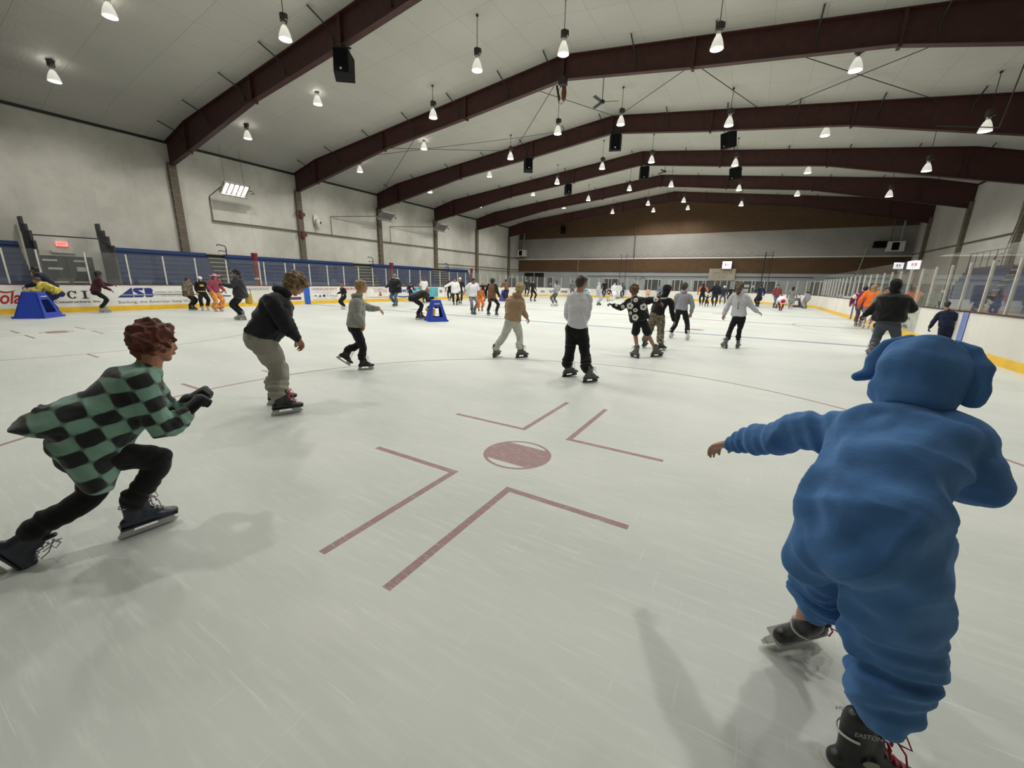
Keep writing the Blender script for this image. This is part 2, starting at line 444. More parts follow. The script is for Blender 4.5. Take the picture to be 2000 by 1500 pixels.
# ---------------------------------------------------------------- dasher boards
def path_rr(x0, x1, y0, y1, r, n=14):
    """rounded rectangle, counter-clockwise from the right side going up"""
    P = []
    for cx, cy, a0 in ((x1 - r, y1 - r, 0), (x0 + r, y1 - r, pi/2), (x0 + r, y0 + r, pi), (x1 - r, y0 + r, 3*pi/2)):
        for i in range(n + 1):
            a = a0 + pi/2 * i / n; P.append((cx + r * cos(a), cy + r * sin(a)))
    return P
RAD = 7.6
RR = path_rr(BX0, BX1, BY0, BY1, RAD)
def seg_strip(P, off0, off1, z0, z1):
    """closed section swept along polyline P; off = outward distance"""
    m = MB(); n = len(P); V = []
    for i in range(n):
        a = Vector(P[max(i-1, 0)]); b = Vector(P[min(i+1, n-1)]); d = (b - a).normalized(); nn = Vector((d.y, -d.x))
        p = Vector(P[i]); q0 = p + nn * off0; q1 = p + nn * off1
        V += [(q0.x, q0.y, z0), (q0.x, q0.y, z1), (q1.x, q1.y, z1), (q1.x, q1.y, z0)]
    F = []
    for i in range(n - 1):
        for j in range(4):
            F.append((i*4 + j, i*4 + (j+1) % 4, (i+1)*4 + (j+1) % 4, (i+1)*4 + j))
    F += [(0, 1, 2, 3), tuple((n-1)*4 + j for j in (3, 2, 1, 0))]
    return m.add(V, F)
def resample(P, step):
    P = [Vector(p) for p in P]; L = [0]
    for a, b in zip(P, P[1:]): L.append(L[-1] + (b - a).length)
    n = max(1, round(L[-1] / step)); out = []
    for i in range(n + 1):
        s = L[-1] * i / n; j = 0
        while j < len(L) - 2 and L[j+1] < s: j += 1
        t = (s - L[j]) / max(L[j+1] - L[j], 1e-9); p = P[j].lerp(P[j+1], t); d = (P[j+1] - P[j]).normalized()
        out.append((p, d))
    return out
n1 = 15
right = [(BX1, BY0 + RAD), (BX1, BY1 - RAD)]
cr = RR[0:n1]; cl = RR[n1:2*n1]
far = cr + cl
left = [(BX0, BY1 - RAD), (BX0, BY0 + RAD)]
near = RR[2*n1:3*n1] + RR[3*n1:]
BOARDS = {}
def boards(key, P, label, glass_top=2.3, step=1.17, posts=True, postz=2.27, yposts=None):
    b = empty('dasher_board', (0, 0, 0), label, 'boards', 'dasher boards around the ice')
    seg_strip(P, 0, .09, 0, 1.03).build('board_panel', M_BOARD, b)
    seg_strip(P, -.014, .0, 0, .19).build('kick_plate', M_YELLOW, b)
    seg_strip(P, -.02, .12, 1.03, 1.065).build('cap_rail', M_CAP, b)
    pts = resample(P, step)
    if yposts: pts = [(Vector((P[0][0], y_)), Vector((0, -1))) for y_ in yposts]
    for i, (p, d) in enumerate(pts):
        nn = Vector((d.y, -d.x)); q = p + nn * .05
        MB().obox((q.x, q.y, (1.065 + postz) / 2), (d.x*.024, d.y*.024, 0), (nn.x*.03, nn.y*.03, 0), (0, 0, (postz - 1.065) / 2)).build('glass_post', M_POST, b)
        if i < len(pts) - 1:
            p2 = pts[i+1][0]; n2 = Vector((pts[i+1][1].y, -pts[i+1][1].x)); q2 = p2 + n2 * .05
            e = (q2 - q); el = e.length; e.normalize(); mid = (q + q2) / 2
            MB().obox((mid.x, mid.y, (1.065 + glass_top) / 2), (e.x*(el/2 - .015), e.y*(el/2 - .015), 0), (e.y*.006, -e.x*.006, 0), (0, 0, (glass_top - 1.065) / 2)).build('glass_pane', M_GLASS, b)
    BOARDS[key] = b
    return b
yl = [16.5, 15.3, 14.1, 12.9, 11.75, 10.6, 9.4, 8.2, 7.0, 5.85, 4.7, 3.55, 2.35, 1.17, 0., -1.13, -2.35, -3.46, -4.64, -5.8, -6.94, -8.1, -9.27, -10.17, -10.7, -11.85, -12.1, -13.66, -14.97, -16.17, -17.4, -18.62, -19.87, -20.67, -21.9]
boards('left', left, 'long white boards with advert banners and glass along the left of the rink', yposts=yl)
boards('right', right, 'long white boards with mirror-like tall glass along the right side of the rink', glass_top=2.6)
boards('far', far, 'white boards with low banners and glass rounding the far end of the rink', glass_top=2.25, postz=2.25)
boards('near', near, 'white boards around the near end of the rink behind the camera')

# ---------------------------------------------------------------- advert banners and line pads on the boards
bl = BOARDS['left']
def banner(parent, y0, y1, z0, z1, mtl, name='advert_banner', x=None, face=1):
    x = BX0 if x is None else x
    if face == 1: m = MB().box(x, x + .004, y0, y1, z0, z1)
    elif face == -1: m = MB().box(x - .004, x, y0, y1, z0, z1)
    else: m = MB().box(y0, y1, x - .004, x, z0, z1)
    return m.build(name, mtl, parent)
C_BROWN = plain('dark_brown_ink', srgb(62, 42, 34), .6, var=0)
C_NAVY = plain('navy_ink', srgb(34, 46, 118), .6, var=0)
C_GREY = plain('grey_ink', srgb(96, 98, 104), .6, var=0)
C_RED = plain('red_ink', srgb(178, 40, 44), .6, var=0)
C_DRED = plain('faded_red_ink', srgb(150, 70, 66), .6, var=0)
C_BLACK = plain('black_ink', srgb(30, 30, 32), .6, var=0)
C_LAV = plain('lavender_ink', srgb(150, 150, 180), .6, var=0)
C_PURP = plain('purple_ink', srgb(104, 52, 84), .6, var=0)
C_BLUE = plain('blue_ink', srgb(36, 84, 160), .6, var=0)
C_TEAL = plain('teal_vinyl', srgb(84, 168, 184), .6, var=.15, scale=2)
C_GREYV = plain('grey_vinyl', srgb(176, 178, 170), .6, var=.2, scale=4)
BANW = plain('white_banner_vinyl', (.80, .79, .76), .5, var=.06, scale=3)
YR, ZU = (0, 1, 0), (0, 0, 1)
def lt(body, parent, y, z, h, mtl, width=None, d=.008, **kw): return text(body, 'lettering', mtl, parent, (BX0 + d, y, z), YR, ZU, h, width, depth=0, **kw)
def flat(parent, poly, mtl, name='printed_mark', d=.007):
    """polygon (y,z) printed on the left boards"""
    m = MB().prism(poly, BX0 + d - .002, BX0 + d, lambda a, b, c: (c, a, b)); return m.build(name, mtl, parent)

# red script advert
b = banner(bl, -22.4, -20.45, .2, 1.02, BANW)
lt('Coca-Cola', b, -22.3, .36, .46, C_RED, 1.78, shear=.35, bold=.02)
def swash(parent, pts, w, mtl, d=.007):
    m = MB(); V = []; n = len(pts)
    for i, (a, z) in enumerate(pts):
        a0, z0 = pts[max(i-1, 0)]; a1, z1 = pts[min(i+1, n-1)]; L = max(sqrt((a1-a0)**2 + (z1-z0)**2), 1e-6); nx, nz = -(z1-z0)/L, (a1-a0)/L
        ww = w * (sin(pi * (i + .4) / (n - .2)) ** .7)
        V += [(BX0 + d, a + nx*ww, z + nz*ww), (BX0 + d, a - nx*ww, z - nz*ww)]
    m.add(V, [(2*i, 2*i+1, 2*i+3, 2*i+2) for i in range(n - 1)]); return m.build('printed_mark', mtl, parent)
swash(b, [(-21.5 + .09*i, .84 + .08*sin(i*.62)) for i in range(11)], .035, C_RED)
# FCI
b = banner(bl, -20.42, -18.3, .2, 1.02, BANW)
def serif_letter(parent, kind, y0, z0, w, h, mtl):
    t_ = w * .3; s_ = h * .1; Rr = lambda a0, a1, c0, c1: flat(parent, [(a0, c0), (a1, c0), (a1, c1), (a0, c1)], mtl, 'lettering')
    m = MB(); x0, x1 = BX0 + .005, BX0 + .008
    def bx(a0, a1, c0, c1): m.box(x0, x1, y0 + a0*w, y0 + a1*w, z0 + c0*h, z0 + c1*h)
    if kind == 'F':
        bx(.12, .40, .05, .95); bx(0, .55, 0, .1); bx(0, 1, .88, 1); bx(.88, 1, .66, 1); bx(.4, .75, .45, .56); bx(.66, .76, .36, .66)
    elif kind == 'I':
        bx(.3, .7, 0, 1); bx(.05, .95, 0, .1); bx(.05, .95, .9, 1)
    elif kind == 'C':
        V = []; F = []; n = 22
        for i in range(n + 1):
            a = radians(40) + radians(280) * i / n
            wd = .12 + .16 * abs(cos(a))
            V += [(x1, y0 + w*(.5 + .5*cos(a)), z0 + h*(.5 + .5*sin(a))), (x1, y0 + w*(.5 + (.5 - wd)*cos(a)), z0 + h*(.5 + (.5 - wd*.8)*sin(a)))]
        m.add(V, [(2*i, 2*i+1, 2*i+3, 2*i+2) for i in range(n)])
        bx(.82, .95, .62, 1.0)
    return m.build('lettering', mtl, parent)
serif_letter(b, 'F', -19.76, .51, .27, .30, C_BROWN); serif_letter(b, 'C', -19.36, .51, .28, .30, C_BROWN); serif_letter(b, 'I', -18.97, .51, .2, .30, C_BROWN)
lt('Constructors, Inc.', b, -19.72, .335, .115, C_BROWN, 1.28, bold=.02)
# ASB bank
b = banner(bl, -18.27, -14.75, .2, 1.02, BANW)
def para(pts, mtl, hole=None): return flat(b, pts, mtl, 'lettering')
z0, z1 = .53, .92
para([(-17.93, z0), (-17.42, z0), (-17.42, z1), (-17.46, z1)], C_NAVY)
para([(-17.40, z0), (-17.13, z0), (-17.06, z0+.05), (-17.06, z0+.16), (-17.24, z0+.29), (-17.08, z0+.29), (-17.04, z1), (-17.33, z1), (-17.40, z1-.06), (-17.40, z1-.14), (-17.22, z0+.1), (-17.40, z0+.1)], C_NAVY)
para([(-17.02, z0), (-16.80, z0), (-16.74, z0+.06), (-16.74, z0+.16), (-16.78, z0+.2), (-16.74, z0+.24), (-16.74, z1-.06), (-16.80, z1), (-17.02, z1)], C_NAVY)
flat(b, [(-17.86, z0+.08), (-16.6, z0+.08), (-16.6, z0+.13), (-17.8, z0+.13)], C_LAV, d=.010)
flat(b, [(-16.7, .62), (-15.1, .62), (-15.1, .655), (-16.7, .655)], C_GREY)
lt('AMERICAN STATE BANK', b, -16.70, .69, .085, C_GREY, 1.5)
lt('AND TRUST COMPANY', b, -16.48, .55, .06, C_GREY, 1.05)
lt('Banking, the American State Way', b, -17.93, .255, .145, C_GREY, 2.6)
# small supplier banner, partly hidden by skaters
b = banner(bl, -14.72, -13.05, .2, 1.02, BANW)
swash(b, [(-14.35 + .06*i, .78 + .08*sin(i*.9 + 1)) for i in range(9)], .03, C_BLACK)
flat(b, [(-14.5, .52), (-13.7, .50), (-13.66, .56), (-14.4, .60)], C_BLUE)
lt('KENWORTHY', bl, -12.9, .80, .13, C_GREY, 1.15)
o = flat(bl, [(-11.15, .27), (-9.98, .27), (-9.98, .42), (-11.15, .42)], C_PURP, 'printed_mark'); 
# blue line pad
banner(bl, -9.78, -9.42, .0, 1.03, M_BLUEPAD, 'line_pad', x=BX0 + .016)
# sports shop banner with a red header
b = banner(bl, -9.35, -7.25, .21, 1.0, BANW)
lt('UNDERGROUND SPORTS', b, -9.28, .80, .13, C_DRED, 1.72, bold=.02)
lt('Quality Sporting Goods & Apparel', b, -9.05, .72, .04, C_GREY, 1.25)
lt('Equipment, Skate Sharpening, Printing', b, -9.12, .645, .045, C_GREY, 1.45)
lt('and Team Uniforms', b, -8.8, .585, .04, C_GREY, .8)
swash(b, [(-9.18 + .025*i, .42 + .06*sin(i*.35)) for i in range(11)], .025, C_BLACK)
flat(b, [(-8.86, .40), (-8.66, .40), (-8.76, .54)], C_BLACK)
flat(b, [(-8.58, .40), (-8.40, .40), (-8.40, .53), (-8.58, .53)], C_BLACK)
lt('S', b, -8.30, .40, .14, C_BLACK, .1); lt('H', b, -8.10, .40, .14, C_BLACK, .1); lt('H', b, -7.92, .40, .14, C_BLACK, .08)
flat(b, [(-7.80, .42), (-7.52, .42), (-7.52, .455), (-7.80, .455)], C_BLACK)
lt('1900 Main Street          562-0100', b, -8.95, .30, .04, C_GREY, 1.25)
lt('Sales  Service  Rental  www.sports', b, -9.22, .225, .045, C_BLACK, 1.8)
lt('MATCO', bl, -7.1, .80, .14, C_RED, 1.2, bold=.03)
# WilPro banner: outlined letters over a down arrow
b = banner(bl, -5.35, -2.85, .22, .98, BANW)
for (a0, a1, c0, c1) in ((-5.3, -2.9, .93, .945), (-5.3, -2.9, .27, .285), (-5.3, -5.285, .27, .945), (-2.915, -2.9, .27, .945)):
    flat(b, [(a0, c0), (a1, c0), (a1, c1), (a0, c1)], C_DRED)
lt('WilPro', b, -4.72, .62, .27, C_DRED, 1.25, bold=.05)
lt('WilPro', b, -4.69, .645, .22, BANW, 1.18, bold=.005, d=.012)
flat(b, [(-4.32, .48), (-3.9, .48), (-4.1, .36)], C_DRED); flat(b, [(-4.18, .48), (-4.04, .48), (-4.04, .62), (-4.18, .62)], C_DRED)
lt('CUSTOM PRINTING AND EMBROIDERY', b, -5.2, .30, .045, C_DRED, 2.2)
# Key banner with a blue swoosh
b = banner(bl, -2.8, -.95, .22, .98, BANW)
lt('Key', b, -2.6, .55, .36, C_BLUE, 1.45, bold=.03)
swash(b, [(-2.75 + .12*i, .40 - .12*sin(pi*i/14)) for i in range(15)], .05, C_BLUE)
b = banner(bl, -.9, 2.0, .22, .98, C_TEAL); swash(b, [(-.5 + .12*i, .8 - .1*sin(i*.4)) for i in range(14)], .05, BANW)
b = banner(bl, 2.05, 2.75, .22, .98, BANW); lt('W', b, 2.15, .5, .3, C_BROWN, .42, bold=.04)
b = banner(bl, 5.6, 7.4, .22, .98, C_GREYV)
# far boards
bf = BOARDS['far']
def et(body, parent, x, z, h, mtl, width=None, d=.008, **kw): return text(body, 'lettering', mtl, parent, (x, BY1 - d, z), (1, 0, 0), ZU, h, width, depth=0, **kw)
def eflat(parent, poly, mtl, d=.007): return MB().prism(poly, BY1 - d, BY1 - d + .002, lambda a, b, c: (a, c, b)).build('printed_mark', mtl, parent)
fb = empty('advert_panels', (0, 0, 0)); bpy.data.objects.remove(fb)
banner(bf, -6.55, -4.3, .22, .98, BANW, x=BY1, face=0); et('AWNINGS', bf, -6.4, .7, .15, C_GREY, 1.6); et('562-0188', bf, -6.2, .42, .13, C_GREY, 1.3)
# banners on the curved far-left corner are straight vinyls standing on the boards' chord
def corner_banner(i, frac0, frac1, mtl, txt=None, tm=None, blob=None):
    P = resample(cl, .2); n = len(P) - 1; a = P[int(frac0*n)]; c = P[int(frac1*n)]
    V = []; F = []; ids = list(range(int(frac0*n), int(frac1*n) + 1))
    for j in ids:
        p, d = P[j]; nn = Vector((d.y, -d.x)); q = p - nn * .006
        V += [(q.x, q.y, .24), (q.x, q.y, .98)]
    F = [(2*j, 2*j+1, 2*j+3, 2*j+2) for j in range(len(ids) - 1)]
    o_ = MB().add(V, F).build('advert_banner', mtl, bf)
    mid = (ids[0] + ids[-1]) // 2; p, d = P[mid]; nn = Vector((d.y, -d.x)); R_ = -d
    if txt:
        L_ = (a[0] - c[0]).length * .8; q = p - nn * .03 - R_.to_3d().xy * L_ / 2
        text(txt, 'lettering', tm, o_, (q.x, q.y, .45), (R_.x, R_.y, 0), ZU, .3 if not blob else .14, L_, depth=0, bold=.02)
    if blob:
        V = []; q = p - nn * .028
        for j in range(20):
            t_ = 2*pi*j/20; V.append((q.x + R_.x*cos(t_)*.5, q.y + R_.y*cos(t_)*.5, .76 + .17*sin(t_)))
        MB().add(V, [tuple(range(20))]).build('printed_mark', blob, o_)
corner_banner(0, .70, .78, BANW, 'tire', C_BLUE); corner_banner(1, .58, .68, BANW, 'DENTAL', C_GREY)
corner_banner(2, .44, .56, BANW, 'BANK', C_BLACK); corner_banner(3, .20, .36, BANW, 'GARAGE', C_BLACK, C_TEAL)
corner_banner(4, .02, .16, BANW, 'MOTORS', C_GREY)
# right boards: line pads and a worn grey banner
br = BOARDS['right']
M_PADR = plain('pale_blue_pad', srgb(120, 140, 196), .5)
banner(br, -9.62, -9.30, 0, 1.03, M_PADR, 'line_pad', x=BX1 - .016, face=-1)
banner(br, 3.85, 4.13, 0, 1.03, plain('dark_blue_pad', srgb(50, 62, 100), .5), 'line_pad', x=BX1 - .016, face=-1)
b = banner(br, -6.1, -3.6, .2, 1.0, C_GREYV, x=BX1, face=-1)
def rtxt(body, y, z, h, mtl, w, **kw): return text(body, 'lettering', mtl, b, (BX1 - .008, y, z), (0, -1, 0), ZU, h, w, depth=0, **kw)
rtxt('MUSIC', -4.1, .84, .13, C_DRED, 1.0); rtxt('Sales and Lessons', -3.9, .56, .14, C_GREY, 1.5); rtxt('562-1976', -4.2, .27, .12, C_BROWN, 1.1, bold=.02)
def rflat(poly, mtl): return MB().prism(poly, BX1 - .008, BX1 - .006, lambda a, bb, c: (c, a, bb)).build('printed_mark', mtl, b)
rflat([(-5.75, .8), (-5.3, .78), (-5.25, .9), (-5.6, .96)], plain('ochre_ink', srgb(150, 138, 110), .7, var=.3, scale=12))

# ---------------------------------------------------------------- high-bay lamps
M_BELL = plain('prismatic_reflector', (.62, .62, .58), .3, .1, var=0, emit=(1, .96, .86), es=.45)
M_BALLAST = plain('dark_ballast_housing', (.045, .04, .035), .5)
M_CHROME = plain('bright_collar', (.75, .72, .65), .2, .9, var=0)
t = NT('lamp_mouth'); t.base((1, 1, 1)); t.b.inputs['Emission Color'].default_value = (1, .985, .93, 1); t.b.inputs['Emission Strength'].default_value = 30
M_MOUTH = t.m
ld = bpy.data.lights.new('lamp_light', 'SPOT'); ld.energy = LAMP_W; ld.color = (1, .975, .91); ld.spot_size = radians(164); ld.spot_blend = .55; ld.shadow_soft_size = .22
lu = bpy.data.lights.new('lamp_uplight', 'POINT'); lu.energy = LAMP_W * .05; lu.color = (1, .97, .9); lu.shadow_soft_size = .12
ROWS = [('far left row', -17.3, 8.97, [-17.58, -10.21, -2.62, 4.79, 12.34, 19.75]),
        ('second row from the left wall', -11.6, 9.83, [-17.33, -9.72, -2.13, 5.59, 13.25, 20.79]),
        ('third row from the left wall', -6.85, 9.45, [-14.21, -6.64, .98, 8.47, 15.86, 23.77]),
        ('row just left of the ridge', -2.3, 9.55, [-9.23, -1.54, 6.19, 13.66, 20.95]),
        ('row just right of the ridge', 1.05, 9.66, [-8.5, -.98, 6.5, 14.2, 21.4]),
        ('middle row of the right slope', 6.1, 9.2, [-7.3, .2, 7.8, 15.6, 22.8]),
        ('row over the right side of the ice', 10.3, 9.05, [-3.9, 3.3, 11.1, 18.9]),
        ('row beside the right wall', 15.3, 7.72, [.6, 7.0, 14.0])]
ROWS.append(('pair against the brick gable', None, 9.7, [(-2.81, 26.0), (.83, 26.0)]))
proto = None
NM = ['nearest', 'second nearest', 'third nearest', 'fourth nearest', 'fifth nearest', 'sixth nearest']
def make_lamp():
    e = empty('high_bay_lamp', (0, 0, 0))
    # origin at the bell mouth centre
    MB().lathe([(.03, .40), (.06, .41), (.10, .36), (.16, .22), (.20, .08), (.215, 0), (.20, .0), (.185, .08), (.145, .21), (.085, .34), (.03, .38)], seg=20, cap=False).build('bell_shade', M_BELL, e, True)
    MB().lathe([(.001, .035), (.19, .03), (.19, .02), (.001, .0)], seg=20).build('bulb_lens', M_MOUTH, e, True)
    MB().lathe([(.03, .40), (.085, .42), (.085, .50), (.04, .51)], seg=14).build('collar', M_CHROME, e)
    MB().lathe([(.05, .51), (.12, .53), (.125, .74), (.06, .78)], seg=14).build('ballast_housing', M_BALLAST, e).data.shade_flat()
    MB().box(-.035, .17, -.05, .05, .55, .72).build('junction_box', M_BALLAST, e)
    return e
lamp_pos = []
for rn, X, Z, ys in ROWS:
    for i, y in enumerate(ys):
        x = X
        if X is None: x, y = y
        lamp_pos.append((x, y, Z, '%s in the %s' % (NM[i], rn) if X is not None else ('left' if i == 0 else 'right') + ' lamp of the ' + rn))
# rows continued out of view, unseen lamps added to brighten the near ice
for x, y, z in ((1.05, -16.2, 9.66), (10.3, -11.5, 9.05), (15.3, -7.0, 7.9), (-2.3, -16.9, 9.55), (6.1, -14.9, 9.2), (-6.85, -22.0, 9.45), (1.05, -23.8, 9.66), (10.3, -19.1, 9.05)):
    lamp_pos.append((x, y, z, 'outside the photo, %d metres across and %d back' % (round(x + 20), round(-y))))
for x, y, z, lab in lamp_pos:
    if proto is None: e = proto = make_lamp()
    else: e = copy_tree(proto)
    e.location = (x, y, z)
    tag(e, 'bell-shaped hanging lamp, ' + lab, 'lamp', 'high-bay lamps')
for x, y, z, lab in lamp_pos:
    e = [o_ for o_ in bpy.data.objects if o_.name.startswith('high_bay_lamp') and (o_.location - Vector((x, y, z))).length < 1e-3][0]
    h = ceil_z(x) - z - .02
    MB().tube([(0, 0, .75), (0, 0, h)], .013, 6).lathe([(.05, h - .05), (.05, h)], seg=10).build('hanging_rod', M_DARK, e)
    l = bpy.data.objects.new('lamp_light', ld); COL.objects.link(l); l.parent = e; l.location = (0, 0, -.03)
    l2 = bpy.data.objects.new('lamp_uplight', lu); COL.objects.link(l2); l2.parent = e; l2.location = (0, 0, .46)

# ---------------------------------------------------------------- loudspeakers under the beams
M_CAB = plain('black_speaker_cabinet', (.009, .009, .01), .7, spec=.2)
def speaker(x, y, z, s, rz, tilt, lab):
    e = empty('loudspeaker', (x, y, z), 'black loudspeaker cabinet hung ' + lab, 'speaker', 'loudspeakers under the roof')
    e.rotation_euler = (tilt, 0, rz)
    w, d, h = .34*s, .3*s, .40*s
    o_ = MB().prism([(-w, d), (w, d), (w*.75, -d), (-w*.75, -d)], -h, h, lambda a, b, c: (a, b, c)).build('cabinet', M_CAB, e); bevel(o_, .02)
    MB().prism([(-w*.66, -d - .012), (w*.66, -d - .012), (w*.66, -d), (-w*.66, -d)], -h*.92, h*.92).build('grille', M_BLACK, e)
    MB().lathe([(.04*s, 0), (.04*s, .012)], c=(0, -d - .012, -h*.7), seg=12, axis=(0, -1, 0)).build('badge', M_CHROME, e)
    MB().tube([(-w*.7, 0, h), (-w*.7, 0, h + .2)], .015, 6).tube([(w*.7, 0, h), (w*.7, 0, h + .2)], .015, 6).tube([(-w*.9, 0, h + .2), (w*.9, 0, h + .2)], .03, 6).build('mounting_bracket', M_DARK, e)
speaker(-6.1, -12.5, 9.22, 1.05, radians(38), radians(-8), 'under the nearest visible roof beam at upper left')
speaker(-6.4, 2.7, 9.42, .95, radians(35), radians(-10), 'under the third roof beam, left of the ridge')
speaker(-.3, 2.6, 10.0, 1.1, radians(18), radians(8), 'under the ridge of the third roof beam')
speaker(5.95, 2.6, 9.25, .95, radians(-35), radians(12), 'under the third roof beam on the right slope')
speaker(-6.6, 10.3, 9.35, .95, radians(32), radians(-8), 'under the fourth roof beam, left of the ridge')
speaker(-.3, 10.3, 10.0, 1.1, radians(15), radians(8), 'under the ridge of the fourth roof beam')
speaker(6.0, 10.3, 9.3, .95, radians(-30), radians(12), 'under the fourth roof beam on the right slope')
speaker(-14.9, 28.45, 8.5, 1.0, radians(25), radians(-8), 'high on the brick gable at the far left')

# hoist gear and fans
h = empty('hoist', (-.55, -4.9, 10.0), 'dark hoist with an orange-brown hook block under the ridge of the second beam', 'hoist')
MB().box(-.16, .16, -.2, .1, .30, .62).build('motor_housing', M_DARK, h)
MB().lathe([(.02, -.36), (.09, -.3), (.12, -.05), (.09, .2), (.03, .26)], c=(.1, -.1, 0), seg=14).build('hook_block', plain('orange_brown_paint', srgb(110, 56, 34), .5), h)
MB().tube([(-.3, -.05, .35), (-.12, -.1, -.3)], .05, 8).build('pulley_arm', M_DARK, h)
MB().tube([(.2 * cos(a / 8 * 2 * pi), -.12, -.1 + .38 * sin(a / 8 * 2 * pi)) for a in range(9)], .012, 6).build('chain_loop', M_DARK, h)
MB().tube([(-14.9, 28.5, 8.6), (-14.9, 28.88, 8.6)], .04, 8).build('wall_arm', M_DARK, [o_ for o_ in bpy.data.objects if o_.name == 'loudspeaker.007'][0]).matrix_parent_inverse = [o_ for o_ in bpy.data.objects if o_.name == 'loudspeaker.007'][0].matrix_basis.inverted()
def fan(x, y, z, lab):
    e = empty('ceiling_fan', (x, y, z), 'small dark three-blade ceiling fan ' + lab, 'fan', 'ceiling fans')
    MB().tube([(0, 0, 0), (0, 0, ceil_z(x) - z)], .018, 8).build('down_rod', M_DARK, e)
    MB().lathe([(.02, -.08), (.11, -.06), (.12, .04), (.03, .1)], seg=14).build('motor', M_DARK, e)
    for k in range(3):
        a = radians(20 + 120*k); c, s_ = cos(a), sin(a)
        m = MB(); m.obox((c*.42, s_*.42, 0), (c*.34, s_*.34, 0), (-s_*.07, c*.07, .02), (0, 0, .006)); m.build('blade', M_DARK, e)
fan(.9, -3.6, 9.85, 'beyond the second beam, right of the hoist'); fan(.9, 11.8, 10.3, 'between the fourth and fifth beams near the ridge')

# ---------------------------------------------------------------- radiant heaters and pipework on the left wall
M_PIPE = plain('wall_pipe', srgb(96, 84, 70), .5)
M_HEAT = plain('heater_steel', (.45, .43, .38), .35, .6)
M_GLOW = plain('lit_tube', (.9, .9, .86), .4, var=0, emit=(1, .97, .9), es=9)
def heater(x, y, z, lit, lab, d=1):
    e = empty('radiant_heater', (x, y, z), 'louvred radiant heater ' + lab, 'heater', 'radiant heaters over the stands')
    e.rotation_euler = (0, -radians(38) * d, 0)
    m = MB().box(-.42, .42, -.75, .75, .0, .16); bevel(m.build('housing', M_HEAT, e), .02)
    for k in range(5): MB().box(-.34, .34, -.64 + .28*k, -.5 + .28*k, -.03, .0).build('heating_tube', M_GLOW if lit else M_GALV, e)
    MB().box(-.46, -.40, -.78, .78, -.12, .18).build('reflector_edge', M_HEAT, e)
    MB().tube([(0, .78, .08), (0, 1.0, .12), (0, 1.05, -.1), (0, .8, -.12)], .03, 8).build('flue_elbow', M_PIPE, e)
    g = empty('suspension_cable', (0, 0, 0)); bpy.data.objects.remove(g)
    return e
he = []
for (y, z, lit, lab) in ((-9.6, 6.75, True, 'glowing, left of the second wall column'), (2.7, 6.95, False, 'unlit, over the middle of the blue bleachers'), (10.1, 6.9, False, 'unlit, farthest along the left wall')):
    x = -20.5; heater(x, y, z, lit, lab)
    for k, dy in enumerate((-.55, .55)):
        o_ = MB().tube([(x, y + dy, z + .15), (x - .2, y + dy, ceil_z(x))], .008, 5).build('hanging_cable', M_DARK)
        tag(o_, 'thin %s cable holding the radiant heater %s' % (('near', 'far')[k], lab), 'cable', 'heater cables')
o_ = MB().tube([(x_, y_, z_) for x_, y_, z_ in ((-21.78, -10.6, 4.88), (-21.78, 28.7, 4.95))], .045, 8).build('wall_pipe', M_PIPE)
tag(o_, 'long horizontal brown pipe running along the left wall above the bleachers', 'pipe')
for y, yl_, lab in ((-9.6, -10.55, 'lit heater'), (2.7, -2.05, 'middle unlit heater'), (10.1, 4.2, 'farthest unlit heater')):
    o_ = MB().tube([(-21.78, yl_, 4.9), (-21.78, yl_, 6.32), (-20.6, y - .7, 6.85)], .03, 7).build('feed_pipe', M_PIPE)
    tag(o_, 'bent feed pipe rising from the wall pipe to the ' + lab, 'pipe', 'heater feed pipes')
for z_ in (6.0, 4.55):
    o_ = MB().box(-21.75, -21.6, -5.0, -4.35, z_, z_ + .22).lathe([(.12, -.25), (.14, -.2), (.14, .2), (.12, .25)], c=(-21.6, -4.68, z_ + .1), seg=12).build('pipe_clamp', M_RUST)
    tag(o_, 'red-brown bracket clamped round the second wall column, %s of the two' % ('upper' if z_ > 5 else 'lower'), 'bracket')
cam2 = empty('wall_camera', (-21.6, -3.35, 5.62), 'white dome camera on a plate on the left wall right of the second column', 'camera')
MB().box(-.2, -.15, -.22, .22, -.05, .6).build('back_plate', M_WHITE, cam2)
MB().lathe([(.06, .3), (.17, .26), (.2, .0), (.12, -.25), (.03, -.5)], seg=16).build('housing', M_WHITE, cam2, True)
MB().lathe([(.09, -.02), (.09, .03), (.04, .08)], c=(.13, .1, .05), seg=14, axis=(1, .5, -.2)).build('lens', M_BLACK, cam2, True)

